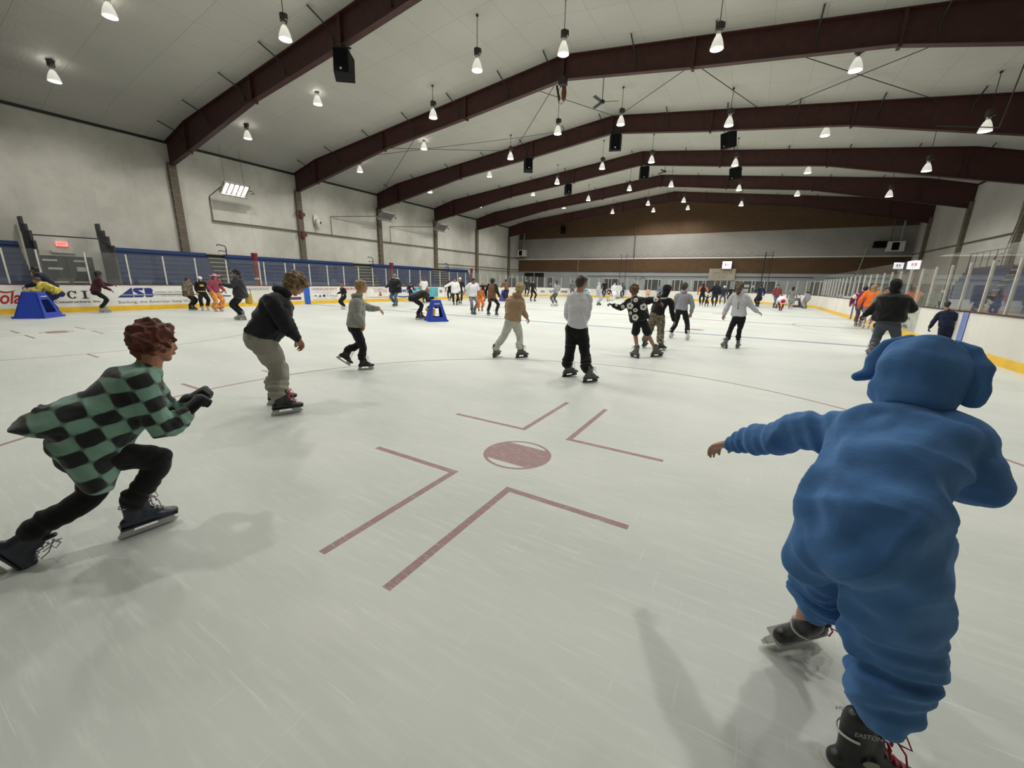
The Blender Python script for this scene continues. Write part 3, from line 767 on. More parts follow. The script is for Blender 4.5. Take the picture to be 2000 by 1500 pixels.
# ---------------------------------------------------------------- bleachers
def bleacher(y0, y1, x0, x1, z_top, rise, lab, aisles=(), side=1, rowm=None, n=11):
    """rows climb from x1 (front) to x0 (wall)"""
    e = empty('bleacher', ((x0 + x1)/2, (y0 + y1)/2, 0), lab, 'bleachers', 'blue bleachers'); ox, oy = e.location.x, e.location.y
    run = (x1 - x0) / n
    cuts = sorted(aisles); spans = []; a = y0
    for c0, c1 in cuts: spans.append((a, c0)); a = c1
    spans.append((a, y1))
    for k in range(n):
        z = z_top - rise*k; xa = x0 + run*k; xb = xa + run
        if z < .05: break
        m = MB(); m2 = MB()
        for s0, s1 in spans:
            m.box(min(xb - side*.02, xb - side*.05) - ox, max(xb - side*.02, xb - side*.05) - ox, s0 - oy, s1 - oy, z - rise, z - .062)
            m.box(min(xa, xb) - ox, max(xa, xb) - ox, s0 - oy, s1 - oy, z - rise, z - rise + .02) if False else None
            m2.box(min(xa, xb + side*.035) - ox, max(xa, xb + side*.035) - ox, s0 - oy, s1 - oy, z - .045 - (.14 if k == 0 else 0), z)
        m.build('riser', M_SEAT, e); m2.build('seat_plank', M_SEATTOP, e)
        for c0, c1 in cuts:
            MB().box(min(xa, xb) - ox, max(xa, xb) - ox, c0 + .04 - oy, c1 - .04 - oy, z - .07, z - .01).build('aisle_tread', M_GALV, e)
    MB().box(min(x0, x0 + side*.03) - ox, max(x0, x0 + side*.03) - ox, y0 + .03 - oy, y1 - .03 - oy, 0, z_top - .06).build('gap_shade_backing', M_DARK, e)  # dark sheet added behind the rows so the gaps look shaded
    for yy in (y0, y1):
        m = MB(); 
        for k in range(n):
            z = z_top - rise*k; xa = x0 + run*k
            m.box(min(xa, xa + run) - ox, max(xa, xa + run) - ox, yy - .03 - oy, yy + .03 - oy, 0, z - .05)
        m.build('end_panel', M_DARKPANEL, e)
    MB().box(min(x0, x1) - .0 - ox, min(x0, x1) + .3 - ox if side == 1 else max(x0, x1) - ox, y0 - oy, y1 - oy, 0, .0 + .05).build('base_rail', M_DARKPANEL, e) if False else None
    for c0, c1 in cuts:
        yc = (c0 + c1)/2 - oy; xr = x1 - side*.15 - ox
        MB().box(x0 - ox if side == 1 else x0 - .02 - ox, x0 + .02 - ox if side == 1 else x0 - ox, c0 - oy, c1 - oy, 0, z_top - .1).build('aisle_back', M_DARKPANEL, e)
        m = MB().tube([(xr, yc, .9), (xr, yc, z_top + .30), (xr - side*.05, yc, z_top + .42), (xr - side*.1, yc - .35, z_top + .50), (xr - side*.1, yc - .45, z_top + .42)], .03, 7)
        m.tube([(xr, yc, z_top + .10), (xr - side*.08, yc - .32, z_top + .15), (xr - side*.08, yc - .40, z_top + .09)], .025, 6)
        m.build('handrail', M_DARK, e)
    return e
M_DARKPANEL = plain('dark_end_panel', srgb(52, 54, 58), .6)
bleacher(-15.9, 15.9, WX0 + .25, -19.9, 2.85, .25, 'long closed blue bleachers behind the left glass, right of the exit doors', [(-11.4, -10.35), (-.5, 1.4), (9.3, 11.6)])
bleacher(-27.5, -19.0, WX0 + .25, -19.9, 2.85, .25, 'short closed blue bleachers at the left edge, left of the exit doors', [])
bleacher(3.0, 15.0, WX1 - .25, 19.2, 3.1, .27, 'closed blue bleachers behind the tall glass on the right', [(8.2, 9.2)], side=-1)
# stepped guard panels at the ends of the bleachers by the exit
def guard(y, lab, fx):
    e = empty('stair_guard', (-21.6, y, 0), lab, 'guard panel', 'stepped guard panels')
    m = MB()
    for k, (xa, xb, z) in enumerate(((0, .45, 3.3), (.45, .9, 2.95), (.9, 1.35, 2.7), (1.35, fx, 2.3))): m.box(xa, xb, -.03, .03, 0, z)
    m.build('lower_panel', plain('grey_guard_mesh', srgb(84, 86, 90), .6), e)
    for xa, xb, z0_, z1_ in ((0, .45, 3.3, 3.95), (.40, .95, 2.95, 3.6), (.9, 1.4, 2.7, 3.3), (1.3, fx, 2.3, 2.85)):
        MB().box(xa, xb, -.045, .045, z0_, z1_).build('top_panel', M_DARKPANEL, e)
guard(-16.15, 'stepped dark guard panel at the right side of the exit doors', 1.9)
guard(-18.75, 'stepped dark guard panel at the left side of the exit doors', 1.7)
o_ = MB().tube([(-20.4, -18.7, 2.9), (-20.4, -18.68, 3.13), (-20.4, -16.5, 3.16), (-20.2, -16.2, 2.95)], .03, 8).build('guard_rail', M_DARK)
tag(o_, 'dark horizontal rail strung between the two stepped guard panels', 'railing')
# exit door and sign
dr = empty('door_1', (WX0 + .02, -17.5, 0)); struct(dr)
MB().box(0, .05, -1.0, 1.0, 0, 2.28).build('door_frame', M_DARKPANEL, dr)
for s_ in (-1, 1):
    o_ = MB().box(.05, .10, min(.02*s_, .93*s_), max(.02*s_, .93*s_), .02, 2.2).build('door_leaf', M_DOOR, dr)
    MB().box(.10, .15, min(.08*s_, .86*s_), max(.08*s_, .86*s_), .98, 1.05).build('push_bar', M_POST, o_)
for y_, z_, w_, h_ in ((-.55, 2.02, .5, .09), (.5, 2.02, .45, .09), (-.42, 1.62, .5, .1), (.52, 1.55, .38, .22)):
    MB().box(.101, .108, y_ - w_/2, y_ + w_/2, z_, z_ + h_).build('notice', plain('paper_white', (.6, .6, .58), .6, var=0), dr)
ex = empty('exit_sign', (WX0 + .05, -17.5, 2.85), 'small red lit exit sign above the left wall doors', 'sign')
MB().box(0, .07, -.2, .2, -.1, .12).build('sign_box', plain('sign_pink_face', (.8, .35, .33), .5, var=0, emit=(1, .3, .28), es=.7), ex)
text('EXIT', 'lettering', plain('exit_red', (.7, .04, .04), .5, var=0, emit=(1, .08, .06), es=1.0), ex, (.075, -.15, -.06), YR, ZU, .13, .3, depth=0, bold=.03)
MB().box(0, .1, -.42, .42, -.42, -.30).build('header_shelf', M_WHITE, ex)
# red padded posts
for y_, lab in ((-11.58, 'left of the tall boy in black'), (-1.69, 'behind the person in a hockey jersey'), (8.57, 'at the far end of the blue bleachers')):
    e = empty('padded_post', (-15.6, y_, 0), 'dark red padded post behind the left glass, ' + lab, 'post', 'red padded posts')
    MB().lathe([(.06, 0), (.06, 2.75)], seg=10).build('steel_post', M_DARK, e)
    MB().lathe([(.12, .9), (.13, .95), (.13, 2.6), (.16, 2.62), (.16, 2.74), (.1, 2.76)], seg=14).build('red_pad', plain('dark_red_pad', srgb(120, 26, 40), .5), e)
    MB().lathe([(.135, 0), (.135, .09)], c=(0, 0, 1.35), seg=14).build('white_band', M_WHITE, e)

# ---------------------------------------------------------------- far wall: windows, doors, sign board, screens, net truss
def window(k, x0, x1, z0, z1, mull=()):
    e = empty('window_%d' % k, ((x0 + x1)/2, WY1 - .02, (z0 + z1)/2)); struct(e); cx, cz = (x0 + x1)/2, (z0 + z1)/2
    w, h_ = (x1 - x0)/2, (z1 - z0)/2
    m = MB().box(-w - .06, w + .06, -.04, .03, h_, h_ + .06).box(-w - .06, w + .06, -.04, .03, -h_ - .06, -h_).box(-w - .06, -w, -.04, .03, -h_, h_).box(w, w + .06, -.04, .03, -h_, h_)
    for q in mull: m.box(q - cx - .04, q - cx + .04, -.04, .03, -h_, h_)
    m.build('window_frame', M_POST, e)
    MB().box(-w, w, -.01, .0, -h_, h_).build('pane', M_WINDOW, e)
    return e
w1 = window(1, -20.9, -17.7, .2, 2.98, (-19.3,)); window(2, -8.8, -6.8, .9, 2.28, (-7.85,)); window(3, -3.6, -1.7, .9, 2.27, (-2.75,))
window(4, -.35, .85, .9, 2.26, (-.05,)); window(5, 2.1, 5.95, .9, 2.25, (2.55, 3.35, 4.9)); window(6, 6.4, 10.25, .9, 2.27, (7.2, 8.35, 9.5)); window(7, 13.4, 18.6, .9, 2.3, (14.2, 15.1, 16.0, 16.9, 17.8))
d2 = empty('door_2', (-16.6, WY1 - .03, 0)); struct(d2)
MB().box(-.55, .55, -.03, .03, 0, 2.4).build('door_frame', M_POST, d2); MB().box(-.46, .46, -.06, -.02, .02, 2.32).build('door_leaf', M_WINDOW, d2)
MB().lathe([(.2, 0), (.2, .01)], c=(0, -.07, 1.45), axis=(0, -1, 0), seg=16).build('round_decal', plain('pale_decal', (.35, .42, .45), .5), d2)
d3 = empty('door_3', (WX0 + .03, 27.0, 0)); struct(d3)
MB().box(-.03, .03, -.9, .9, 0, 2.15).build('door_leaf', M_DOOR, d3)
pp = plain('notice_paper', (.62, .63, .60), .6, var=0)
def thing_box(name, lab, cat, m, mtl, group=None):
    o_ = m.build(name, mtl); tag(o_, lab, cat, group); return o_
for (x_, z_, w_, h_, lab) in ((7.55, 1.75, .55, .3, 'upper left sheet taped inside the sixth window'), (7.55, 1.25, .5, .35, 'lower left sheet taped inside the sixth window'), (8.2, 1.7, .25, .25, 'small sheet taped at the middle of the sixth window')):
    thing_box('notice', 'pale paper ' + lab, 'notice', MB().box(x_ - w_/2, x_ + w_/2, WY1 - .045, WY1 - .035, z_ - h_/2, z_ + h_/2), pp, 'papers in the far windows')
sb = empty('hours_board', (4.93, WY1 - .1, 2.95), 'beige lettered board under the lit screen on the far brick band', 'sign board')
MB().box(-1.35, 1.35, -.05, .05, -.62, .64).build('panel', plain('beige_board', srgb(168, 160, 142), .6), sb)
cg = plain('board_ink', srgb(104, 92, 76), .6, var=0)
text('M T W T F S S', 'lettering', cg, sb, (-1.0, -.06, .38), (1, 0, 0), ZU, .12, 2.0, depth=0)
text('OPEN SKATE\n10 12 2 4 6\n11 1 3 5 7\n12 2 4 6 8', 'lettering', cg, sb, (-1.0, -.06, -.45), (1, 0, 0), ZU, .74, 2.0, depth=0)
M_SCREEN = plain('lit_white_screen', (.9, .9, .9), .5, var=0, emit=(.92, .97, 1), es=1.6)
C_PINK = plain('pink_screen_mark', srgb(190, 60, 100), .5, var=0, emit=(.7, .1, .22), es=.8)
def screen(x, z, w, h_, rz, lab, marks=True, y=WY1 - .35):
    e = empty('display_screen', (x, y, z), lab, 'screen', 'lit display screens'); e.rotation_euler = (0, 0, rz)
    MB().box(-w/2 - .06, w/2 + .06, -.03, .05, -h_/2 - .06, h_/2 + .06).build('bezel', M_BLACK, e)
    MB().box(-w/2, w/2, -.04, -.03, -h_/2, h_/2).build('screen_face', M_SCREEN, e)
    MB().tube([(0, .05, 0), (0, .32, 0)], .03, 6).build('wall_bracket', M_DARK, e)
    if marks:
        m = MB().box(-w*.22, -w*.06, -.046, -.041, -h_*.12, h_*.22).box(w*.04, w*.12, -.046, -.041, -h_*.12, h_*.2).box(w*.14, w*.2, -.046, -.041, -h_*.12, h_*.22).box(-w*.2, w*.2, -.046, -.041, -h_*.28, -h_*.24)
        m.build('screen_mark', C_PINK, e)
screen(5.32, 3.98, .92, .8, 0, 'bright white square screen with pink digits on the far brick band')
screen(19.85, 3.9, .72, .58, 0, 'bright white screen with dark digits behind the right glass near the far corner')
def unit_heater(x, lab):
    e = empty('unit_heater', (x, WY1 - .75, 5.62), lab, 'heater', 'white unit heaters')
    bevel(MB().box(-.62, .62, -.35, .35, -.45, .45).build('cabinet', M_WHITE, e), .03)
    MB().box(-.32, .20, -.37, -.35, -.34, .34).build('fan_grille', M_BLACK, e)
    MB().tube([(.3, 0, .45), (.3, 0, 3.5)], .09, 10).build('flue_pipe', M_GALV, e)
    MB().tube([(-.45, 0, .45), (-.45, 0, 2.9)], .04, 8).build('gas_pipe', M_PIPE, e)
unit_heater(-21.0, 'white unit heater with two pipes at the far left corner'); unit_heater(19.2, 'white unit heater with two pipes at the far right corner')
e = empty('wall_unit', (18.1, WY1 - .5, 5.85), 'black boxy unit on a bracket beside the right unit heater', 'unit')
MB().box(-.45, .45, -.3, .3, -.28, .28).build('cabinet', M_BLACK, e); MB().tube([(-.45, 0, 0), (-.9, 0, -.2), (-.95, 0, -1.0), (-1.3, 0, -3.3)], .05, 8).build('conduit', M_GALV, e)
# net truss and poles
tr_ = empty('net_truss', (0, WY1 - .9, 4.9), 'long zigzag wire truss on poles in front of the far brick band', 'truss')
m = MB().tube([(-12.1, 0, .0), (9.7, 0, .0)], .02, 5).build('bottom_chord', M_DARK, tr_)
pts = [(-12.1 + .42*i, 0, .30 if i % 2 else .06) for i in range(52)]
MB().tube(pts, .014, 4).build('zigzag_wire', M_DARK, tr_)
for x_ in (-12.3, -6.6, -5.9, 8.9, 9.55): MB().tube([(x_, 0, .38 if x_ != 9.55 else .45), (x_, 0, -4.9)], .05 if x_ == 8.9 else .03, 7).build('net_pole', M_DARK if x_ != -12.3 else M_GALV, tr_)
o_ = MB().tube([(-5.3, WY1 - .08, 8.7), (-5.2, WY1 - .08, 3.2)], .05, 8).build('downpipe', M_PIPE); tag(o_, 'thin dark downpipe crossing the painted far wall left of the ridge', 'pipe')
rod([(-11.2, WY1 - .1, 2.62), (13.5, WY1 - .1, 2.75)], .03, 'dark horizontal conduit over the far windows', name='conduit', group='conduits')
rod([(-21.8, 10.2, 3.35), (-21.8, 28.6, 3.35)], .03, 'upper dark conduit on the left wall beyond the bleachers', name='conduit', group='conduits')
rod([(-21.8, 11.0, 3.0), (-21.8, 28.6, 3.05)], .025, 'lower dark conduit on the left wall beyond the bleachers', name='conduit', group='conduits')
rod([(WX1 - .1, -12, 4.9), (WX1 - .1, 28.6, 4.9)], .04, 'long horizontal brown pipe running along the right wall', M_PIPE, 'wall_pipe', 'wall pipes')
rod([(-4.9, WY1 - .03, 2.5), (-4.4, WY1 - .03, 2.15), (-3.9, WY1 - .03, 2.6), (-3.3, WY1 - .03, 2.2), (-2.9, WY1 - .03, 1.7)], .03, 'dark cable looped over a pale partition by the far windows', name='looped_cable', group='ceiling cables')
# hanging speaker rigging on the right
e = empty('hanging_light', (19.0, 3.0, 6.9), 'old unlit strip light hanging by the right wall', 'lamp'); e.rotation_euler = (0, radians(-18), radians(10))
MB().box(-.3, .3, -.9, .9, 0, .14).build('housing', plain('tan_housing', srgb(120, 112, 88), .6), e); MB().tube([(0, -.6, .14), (0, 0, .5), (0, .6, .14)], .015, 5).tube([(0, 0, .5), (0, 0, 1.4)], .012, 5).build('suspension_wire', M_DARK, e)
for k, (x_, y_) in enumerate(((16.5, -1.0), (16.9, .4))):
    rod([(x_, y_, ceil_z(x_)), (x_ - .15, y_ + .1, 7.2), (x_ + .1, y_, 5.6), (x_ - .1, y_, 3.2)], .014, 'thin dark cable hanging from the ceiling to the right stands, %s of two' % ('left' if k == 0 else 'right'), name='hanging_cable', group='ceiling cables')
# rails on top of the right bleachers
for y0_, y1_, lab in ((4.0, 7.9, 'near'), (9.4, 14.5, 'far')):
    e = empty('stand_railing', (20.2, (y0_ + y1_)/2, 3.1), 'dark tube railing on top of the right stands, %s section' % lab, 'railing', 'railings on the right stands'); hl = (y1_ - y0_)/2
    MB().tube([(0, -hl, 0), (0, -hl, .9), (0, hl, .9), (0, hl, 0)], .03, 7).build('frame', M_DARK, e)
    for q in range(5): MB().tube([(0, -hl + (q + 1)*hl/3, 0), (0, -hl + (q + 1)*hl/3, .9)], .018, 6).build('baluster', M_DARK, e)

# ================================================================ people
def V3(p): return Vector(p)
def loft(rings, seg=16, cap=(1., 1.)):
    """closed surface through elliptical rings (centre, u, v, a, b); rounded ends"""
    k = 0; V = []; F = []
    R = []
    c, u, v, a, b = rings[0]; c1 = rings[1][0]; d = (c - c1).normalized(); m_ = min(a, b)
    for t_, s_ in ((1.0, .15), (.85, .55), (.5, .86)): R.append((c + d*m_*t_*.9*cap[0], u, v, a*s_, b*s_))
    R += rings
    c, u, v, a, b = rings[-1]; c1 = rings[-2][0]; d = (c - c1).normalized(); m_ = min(a, b)
    for t_, s_ in ((.5, .86), (.85, .55), (1.0, .15)): R.append((c + d*m_*t_*.9*cap[1], u, v, a*s_, b*s_))
    for c, u, v, a, b in R:
        for j in range(seg):
            t_ = 2*pi*j/seg; V.append(c + u*(cos(t_)*a) + v*(sin(t_)*b))
    n = len(R)
    for i in range(n - 1):
        for j in range(seg):
            q = (j+1) % seg; F.append((i*seg + j, i*seg + q, (i+1)*seg + q, (i+1)*seg + j))
    F.append(tuple(reversed(range(seg)))); F.append(tuple((n-1)*seg + j for j in range(seg)))
    return V, F
def smooth_path(pts, rad, sub=4):
    """Catmull-Rom through the joints"""
    P = [V3(p) for p in pts]; n = len(P); out = []; rr = []
    for i in range(n - 1):
        p0 = P[max(i-1, 0)]; p1 = P[i]; p2 = P[i+1]; p3 = P[min(i+2, n-1)]
        for k in range(sub):
            t = k / sub
            q = .5*((2*p1) + (p2 - p0)*t + (2*p0 - 5*p1 + 4*p2 - p3)*t*t + (-p0 + 3*p1 - 3*p2 + p3)*t**3)
            q = q.lerp(p1.lerp(p2, t), .45)
            out.append(q); rr.append(rad[i] + (rad[i+1] - rad[i])*t)
    out.append(P[-1]); rr.append(rad[-1]); return out, rr
class Body:
    def __init__(s): s.m = MB()
    def limb(s, pts, rad, sub=4, seg=12, flat=1, side=None):
        pp, rr = smooth_path(pts, rad, sub); R = []; prev = None
        for i, p in enumerate(pp):
            d = (pp[min(i+1, len(pp)-1)] - pp[max(i-1, 0)]).normalized()
            a = (side - d*side.dot(d)).normalized() if side is not None else (d.orthogonal().normalized() if prev is None else (prev - d*prev.dot(d)).normalized())
            prev = a; R.append((p, a, d.cross(a), rr[i], rr[i]*flat))
        s.m.add(*loft(R, seg)); return s
    def rings(s, rs, seg=18, cap=(1., 1.)): s.m.add(*loft(rs, seg, cap)); return s
    def ball(s, c, u, f, w, a, b, h, seg=14):
        """ellipsoid: half sizes a (right u), b (forward f), h (up w)"""
        V = []; F = []; n = 8
        for i in range(n + 1):
            ph = -pi/2 + pi*i/n; r = max(cos(ph), .02)
            for j in range(seg):
                t = 2*pi*j/seg; V.append(c + u*(a*r*cos(t)) + f*(b*r*sin(t)) + w*(h*sin(ph)))
        for i in range(n):
            for j in range(seg):
                q = (j+1) % seg; F.append((i*seg + j, i*seg + q, (i+1)*seg + q, (i+1)*seg + j))
        F.append(tuple(reversed(range(seg)))); F.append(tuple(n*seg + j for j in range(seg)))
        s.m.add(V, F); return s
def fuse(body, name, mtl, parent, voxel, smooth=4, fn=None, name_out=None):
    """union of the overlapping volumes into one continuous skin"""
    me = bpy.data.meshes.new(name); me.from_pydata([tuple(v) for v in body.m.v], [], body.m.f); me.update()
    bm = bmesh.new(); bm.from_mesh(me); bmesh.ops.recalc_face_normals(bm, faces=bm.faces); bm.to_mesh(me); bm.free()
    o = bpy.data.objects.new(name, me); COL.objects.link(o)
    r = o.modifiers.new('r', 'REMESH'); r.mode = 'VOXEL'; r.voxel_size = voxel; r.adaptivity = 0
    if smooth:
        q = o.modifiers.new('s', 'SMOOTH'); q.factor = .6; q.iterations = smooth
    bpy.context.view_layer.update()
    ev = o.evaluated_get(bpy.context.evaluated_depsgraph_get())
    m2 = bpy.data.meshes.new_from_object(ev); m2.name = name
    bpy.data.objects.remove(o); bpy.data.meshes.remove(me)
    if fn:
        n = len(m2.vertices); co = np.empty(n*3, np.float32); m2.vertices.foreach_get('co', co); co = co.reshape(-1, 3)
        no = np.empty(n*3, np.float32); m2.vertex_normals.foreach_get('vector', no); no = no.reshape(-1, 3)
        co = fn(co, no); m2.vertices.foreach_set('co', np.ascontiguousarray(co, np.float32).ravel()); m2.update()
    m2.materials.clear(); m2.materials.append(mtl); m2.shade_smooth()
    ob = bpy.data.objects.new(name, m2); COL.objects.link(ob)
    if parent: ob.parent = parent
    return ob
def vnoise(P, seed=0.):
    """cheap smooth pseudo-noise on an (n,3) array"""
    x, y, z = P[:, 0] + seed, P[:, 1] - seed*.7, P[:, 2] + seed*1.3
    s = np.sin(x*1.0 + 1.7*np.sin(y*.9 + z*.5)) + np.sin(y*1.3 + 1.5*np.sin(z*1.1 + x*.6)) + np.sin(z*1.2 + 1.6*np.sin(x*.8 - y*.7))
    return s / 3
def folds(amp, freq, bands=(), seed=1.):
    """cloth wrinkles: soft ridged noise plus stacked ring folds near given bones.
    bands: (p0, p1, reach, amplitude, period)"""
    def fn(co, no):
        q = vnoise(co*freq, seed); r = 1 - np.abs(q)*2.2
        d = amp*np.clip(r, -.6, 1)
        d += amp*.5*vnoise(co*freq*2.3, seed + 5)
        for p0, p1, reach, a, per in bands:
            p0 = np.array(p0); p1 = np.array(p1); ax = p1 - p0; L = np.linalg.norm(ax); ax = ax/L
            rel = co - p0; t = rel @ ax; rad = np.linalg.norm(rel - np.outer(t, ax), axis=1)
            w = np.clip(1 - np.abs(t/L - .5)*2, 0, 1)**.6 * (rad < reach)
            ph = 2*pi*t/per + 2.2*vnoise(co*9, seed + 2)
            d += w*a*(np.cos(ph)*.5 + .5*np.cos(ph*.53 + 1))
        return co + no*d[:, None]
    return fn

SKIN = {}
def skin(c):
    k = str(c)
    if k not in SKIN:
        t = NT('skin'); n = t.noise(14, 3, .5, t.coord()); t.base(t.mix(t.ramp(n, .3, .7), tuple(v*.9 for v in c), c)); t.rough(.5)
        t.b.inputs['Subsurface Weight'].default_value = .0; SKIN[k] = t.m
    return SKIN[k]
CL = {}
def cloth(c, rough=.85, sheen=.15, var=.12, name='cloth'):
    k = (tuple(c), rough, sheen, name)
    if k not in CL:
        t = NT(name); co = t.coord(); n = t.noise(4, 4, .6, co); t.base(t.mix(t.ramp(n, .3, .7), tuple(v*(1-var) for v in c), tuple(min(1, v*(1+var)) for v in c)))
        t.rough(rough); t.b.inputs['Sheen Weight'].default_value = sheen; t.b.inputs['Specular IOR Level'].default_value = .25
        t.bump(t.noise(160, 2, .6, co), .25, .002); CL[k] = t.m
    return CL[k]
HR = {}
def hairm(c):
    k = tuple(c)
    if k not in HR:
        t = NT('hair'); co = t.coord(); n = t.noise(1, 4, .7, t.scalev(co, 60, 60, 16)); t.base(t.mix(t.ramp(n, .35, .65), tuple(v*.45 for v in c), tuple(min(1, v*1.35) for v in c)))
        t.rough(.55); t.bump(n, .8, .006); HR[k] = t.m
    return HR[k]
M_EYE = plain('eye_white', (.6, .58, .55), .3, var=0); M_IRIS = plain('dark_iris', (.02, .015, .012), .2, var=0)

# ---- skates. local frame: x forward, y left, z up, origin on the ice under the ankle; unit = metres for a 26 cm foot
def skate_kit(kind):
    C = dict(black=((.015, .015, .017), (.55, .55, .54), (.5, .5, .5), (.6, .6, .6)),
             pink=((.012, .012, .014), (.55, .55, .54), (.5, .5, .5), (.75, .06, .13)),
             rental=((.085, .085, .083), (.012, .012, .013), (.35, .35, .35), (.02, .02, .02)),
             easton=((.013, .013, .015), (.55, .54, .5), (.35, .35, .35), (.42, .03, .06)),
             white=((.60, .58, .56), (.62, .62, .60), (.5, .5, .5), (.7, .7, .68)),
             grey=((.25, .25, .25), (.5, .5, .5), (.5, .5, .5), (.6, .6, .6)),
             navy=((.02, .028, .045), (.52, .52, .52), (.5, .5, .5), (.3, .3, .3)))[kind]
    bt = plain('skate_boot_' + kind, C[0], .38, var=.2, scale=20); hd = plain('blade_holder_' + kind, C[1], .45, var=0)
    bl_ = plain('skate_steel', (.5, .5, .5), .2, .9, var=0); lc = plain('laces_' + kind, C[3], .7, var=0)
    root = empty('skate', (0, 0, 0))
    X, Y, Z = Vector((1, 0, 0)), Vector((0, 1, 0)), Vector((0, 0, 1))
    b = Body()
    # foot part along x
    b.rings([(Vector((-.075, 0, .098)), Y, Z, .034, .034), (Vector((-.03, 0, .102)), Y, Z, .038, .040), (Vector((.03, 0, .098)), Y, Z, .040, .040), (Vector((.09, 0, .090)), Y, Z, .046, .032), (Vector((.14, 0, .086)), Y, Z, .044, .026), (Vector((.168, 0, .084)), Y, Z, .032, .020)], 16)
    b.rings([(Vector((-.035, 0, .09)), Y, X, .036, .050), (Vector((-.030, 0, .15)), Y, X, .036, .050), (Vector((-.028, 0, .20)), Y, X, .042, .054), (Vector((-.030, 0, .24)), Y, X, .044, .054), (Vector((-.032, 0, .262)), Y, X, .042, .050)], 16)
    b.limb([(.10, 0, .11), (.03, 0, .14), (.015, 0, .20)], [.026, .034, .036])
    fuse(b, 'boot', bt, root, .007, 2)
    MB().prism([(-.105, .066), (.17, .066), (.175, .075), (-.11, .078)], -.042, .042, lambda a, b_, c: (a, c, b_)).build('outsole', bt if kind != 'easton' else hd, root)
    # tongue and padded cuff
    b = Body().rings([(Vector((.018, 0, .17)), Y, X, .026, .012), (Vector((.026, 0, .225)), Y, X, .030, .012), (Vector((.036, 0, .268)), Y, X, .032, .011)], 12)
    fuse(b, 'tongue', plain('tongue_' + kind, tuple(min(1, v*1.6 + .03) for v in C[0]), .7), root, .007, 1)
    m = MB()
    m.prism([(-.10, .068), (-.035, .068), (-.055, .024), (-.115, .024)], -.014, .014, lambda a, b_, c: (a, c, b_))
    m.prism([(.055, .068), (.15, .068), (.165, .024), (.085, .024)], -.014, .014, lambda a, b_, c: (a, c, b_))
    m.prism([(-.125, .012), (.165, .012), (.18, .030), (-.12, .030)], -.009, .009, lambda a, b_, c: (a, c, b_))
    m.build('blade_holder', hd, root)
    MB().prism([(-.125, .014), (-.12, .004), (-.09, 0), (.13, 0), (.165, .006), (.172, .016)], -.002, .002, lambda a, b_, c: (a, c, b_)).build('blade', bl_, root)
    m = MB()
    for k in range(6):
        t_ = k/5; x = .115 - .095*t_ if k < 4 else .055 - .01*(k-3); z = .121 + .024*k if k < 3 else .165 + .03*(k-3)
        x = [.11, .085, .066, .058, .057, .060][k]; z = [.122, .139, .158, .185, .212, .238][k]
        m.tube([(x, -.026, z - .004), (x + .006, 0, z + .006), (x, .026, z + .004)], .0036, 5); m.tube([(x, .026, z - .004), (x + .008, 0, z + .008), (x, -.026, z + .004)], .0036, 5)
    for s_ in (-1, 1):
        m.tube([(.062, 0, .24), (.085, s_*.03, .262), (.09, s_*.055, .235), (.07, s_*.03, .225), (.062, 0, .24)], .0032, 5); m.tube([(.062, 0, .24), (.09, s_*.04, .20), (.095, s_*.05, .16)], .0032, 5)
    m.build('laces', lc, root)
    if kind in ('easton', 'rental', 'black', 'pink', 'navy'):
        m = MB(); sc_ = C[1] if kind != 'rental' else (.35, .35, .34)
        pts = [(-.030 - .0605*cos(a)*1.0, .0505*sin(a), .205 + .006*abs(a)) for a in [(-1.2 + 2.4*i/12) for i in range(13)]]
        m.tube(pts, .004, 5); m.build('ankle_band', plain('band_' + kind, sc_, .5, var=0), root)
    if kind in ('easton',):
        wl = plain('skate_lettering', (.5, .5, .47), .5, var=0)
        for s_ in (-1, 1):
            text('EASTON', 'lettering', wl, root, (.006 if s_ > 0 else -.074, s_*.0485, .238), (-s_, 0, 0), ZU, .016, .082, depth=0)
            V_ = [(-.0 + .026*cos(2*pi*j/20), s_*.0415, .135 + .013*sin(2*pi*j/20)) for j in range(20)]
            MB().add(V_, [tuple(range(20))]).build('oval_badge', plain('badge', (.28, .28, .24), .4), root)
    return root
KITS = {}
def put_skate(person, kind, org, fwd, upv, s=1., label=None):
    if kind not in KITS:
        k = KITS[kind] = skate_kit(kind); k.location = (0, 0, -50); k['_proto'] = 1
    e = copy_tree(KITS[kind], person)
    if '_proto' in e: del e['_proto']
    f = V3(fwd).normalized(); u = V3(upv); u = (u - f*u.dot(f)).normalized(); l = u.cross(f)
    M_ = Matrix((f*s, l*s, u*s)).transposed().to_4x4(); M_.translation = V3(org); e.matrix_local = M_
    return e

def frame(fd, tilt=0.):
    """forward direction -> right, forward, up"""
    f = V3(fd).normalized(); r = f.cross(Vector((0, 0, 1)))
    r = r.normalized() if r.length > 1e-4 else Vector((1, 0, 0))
    u = r.cross(f)
    if tilt: r, u = r*cos(tilt) + u*sin(tilt), u*cos(tilt) - r*sin(tilt)
    return r, f, u

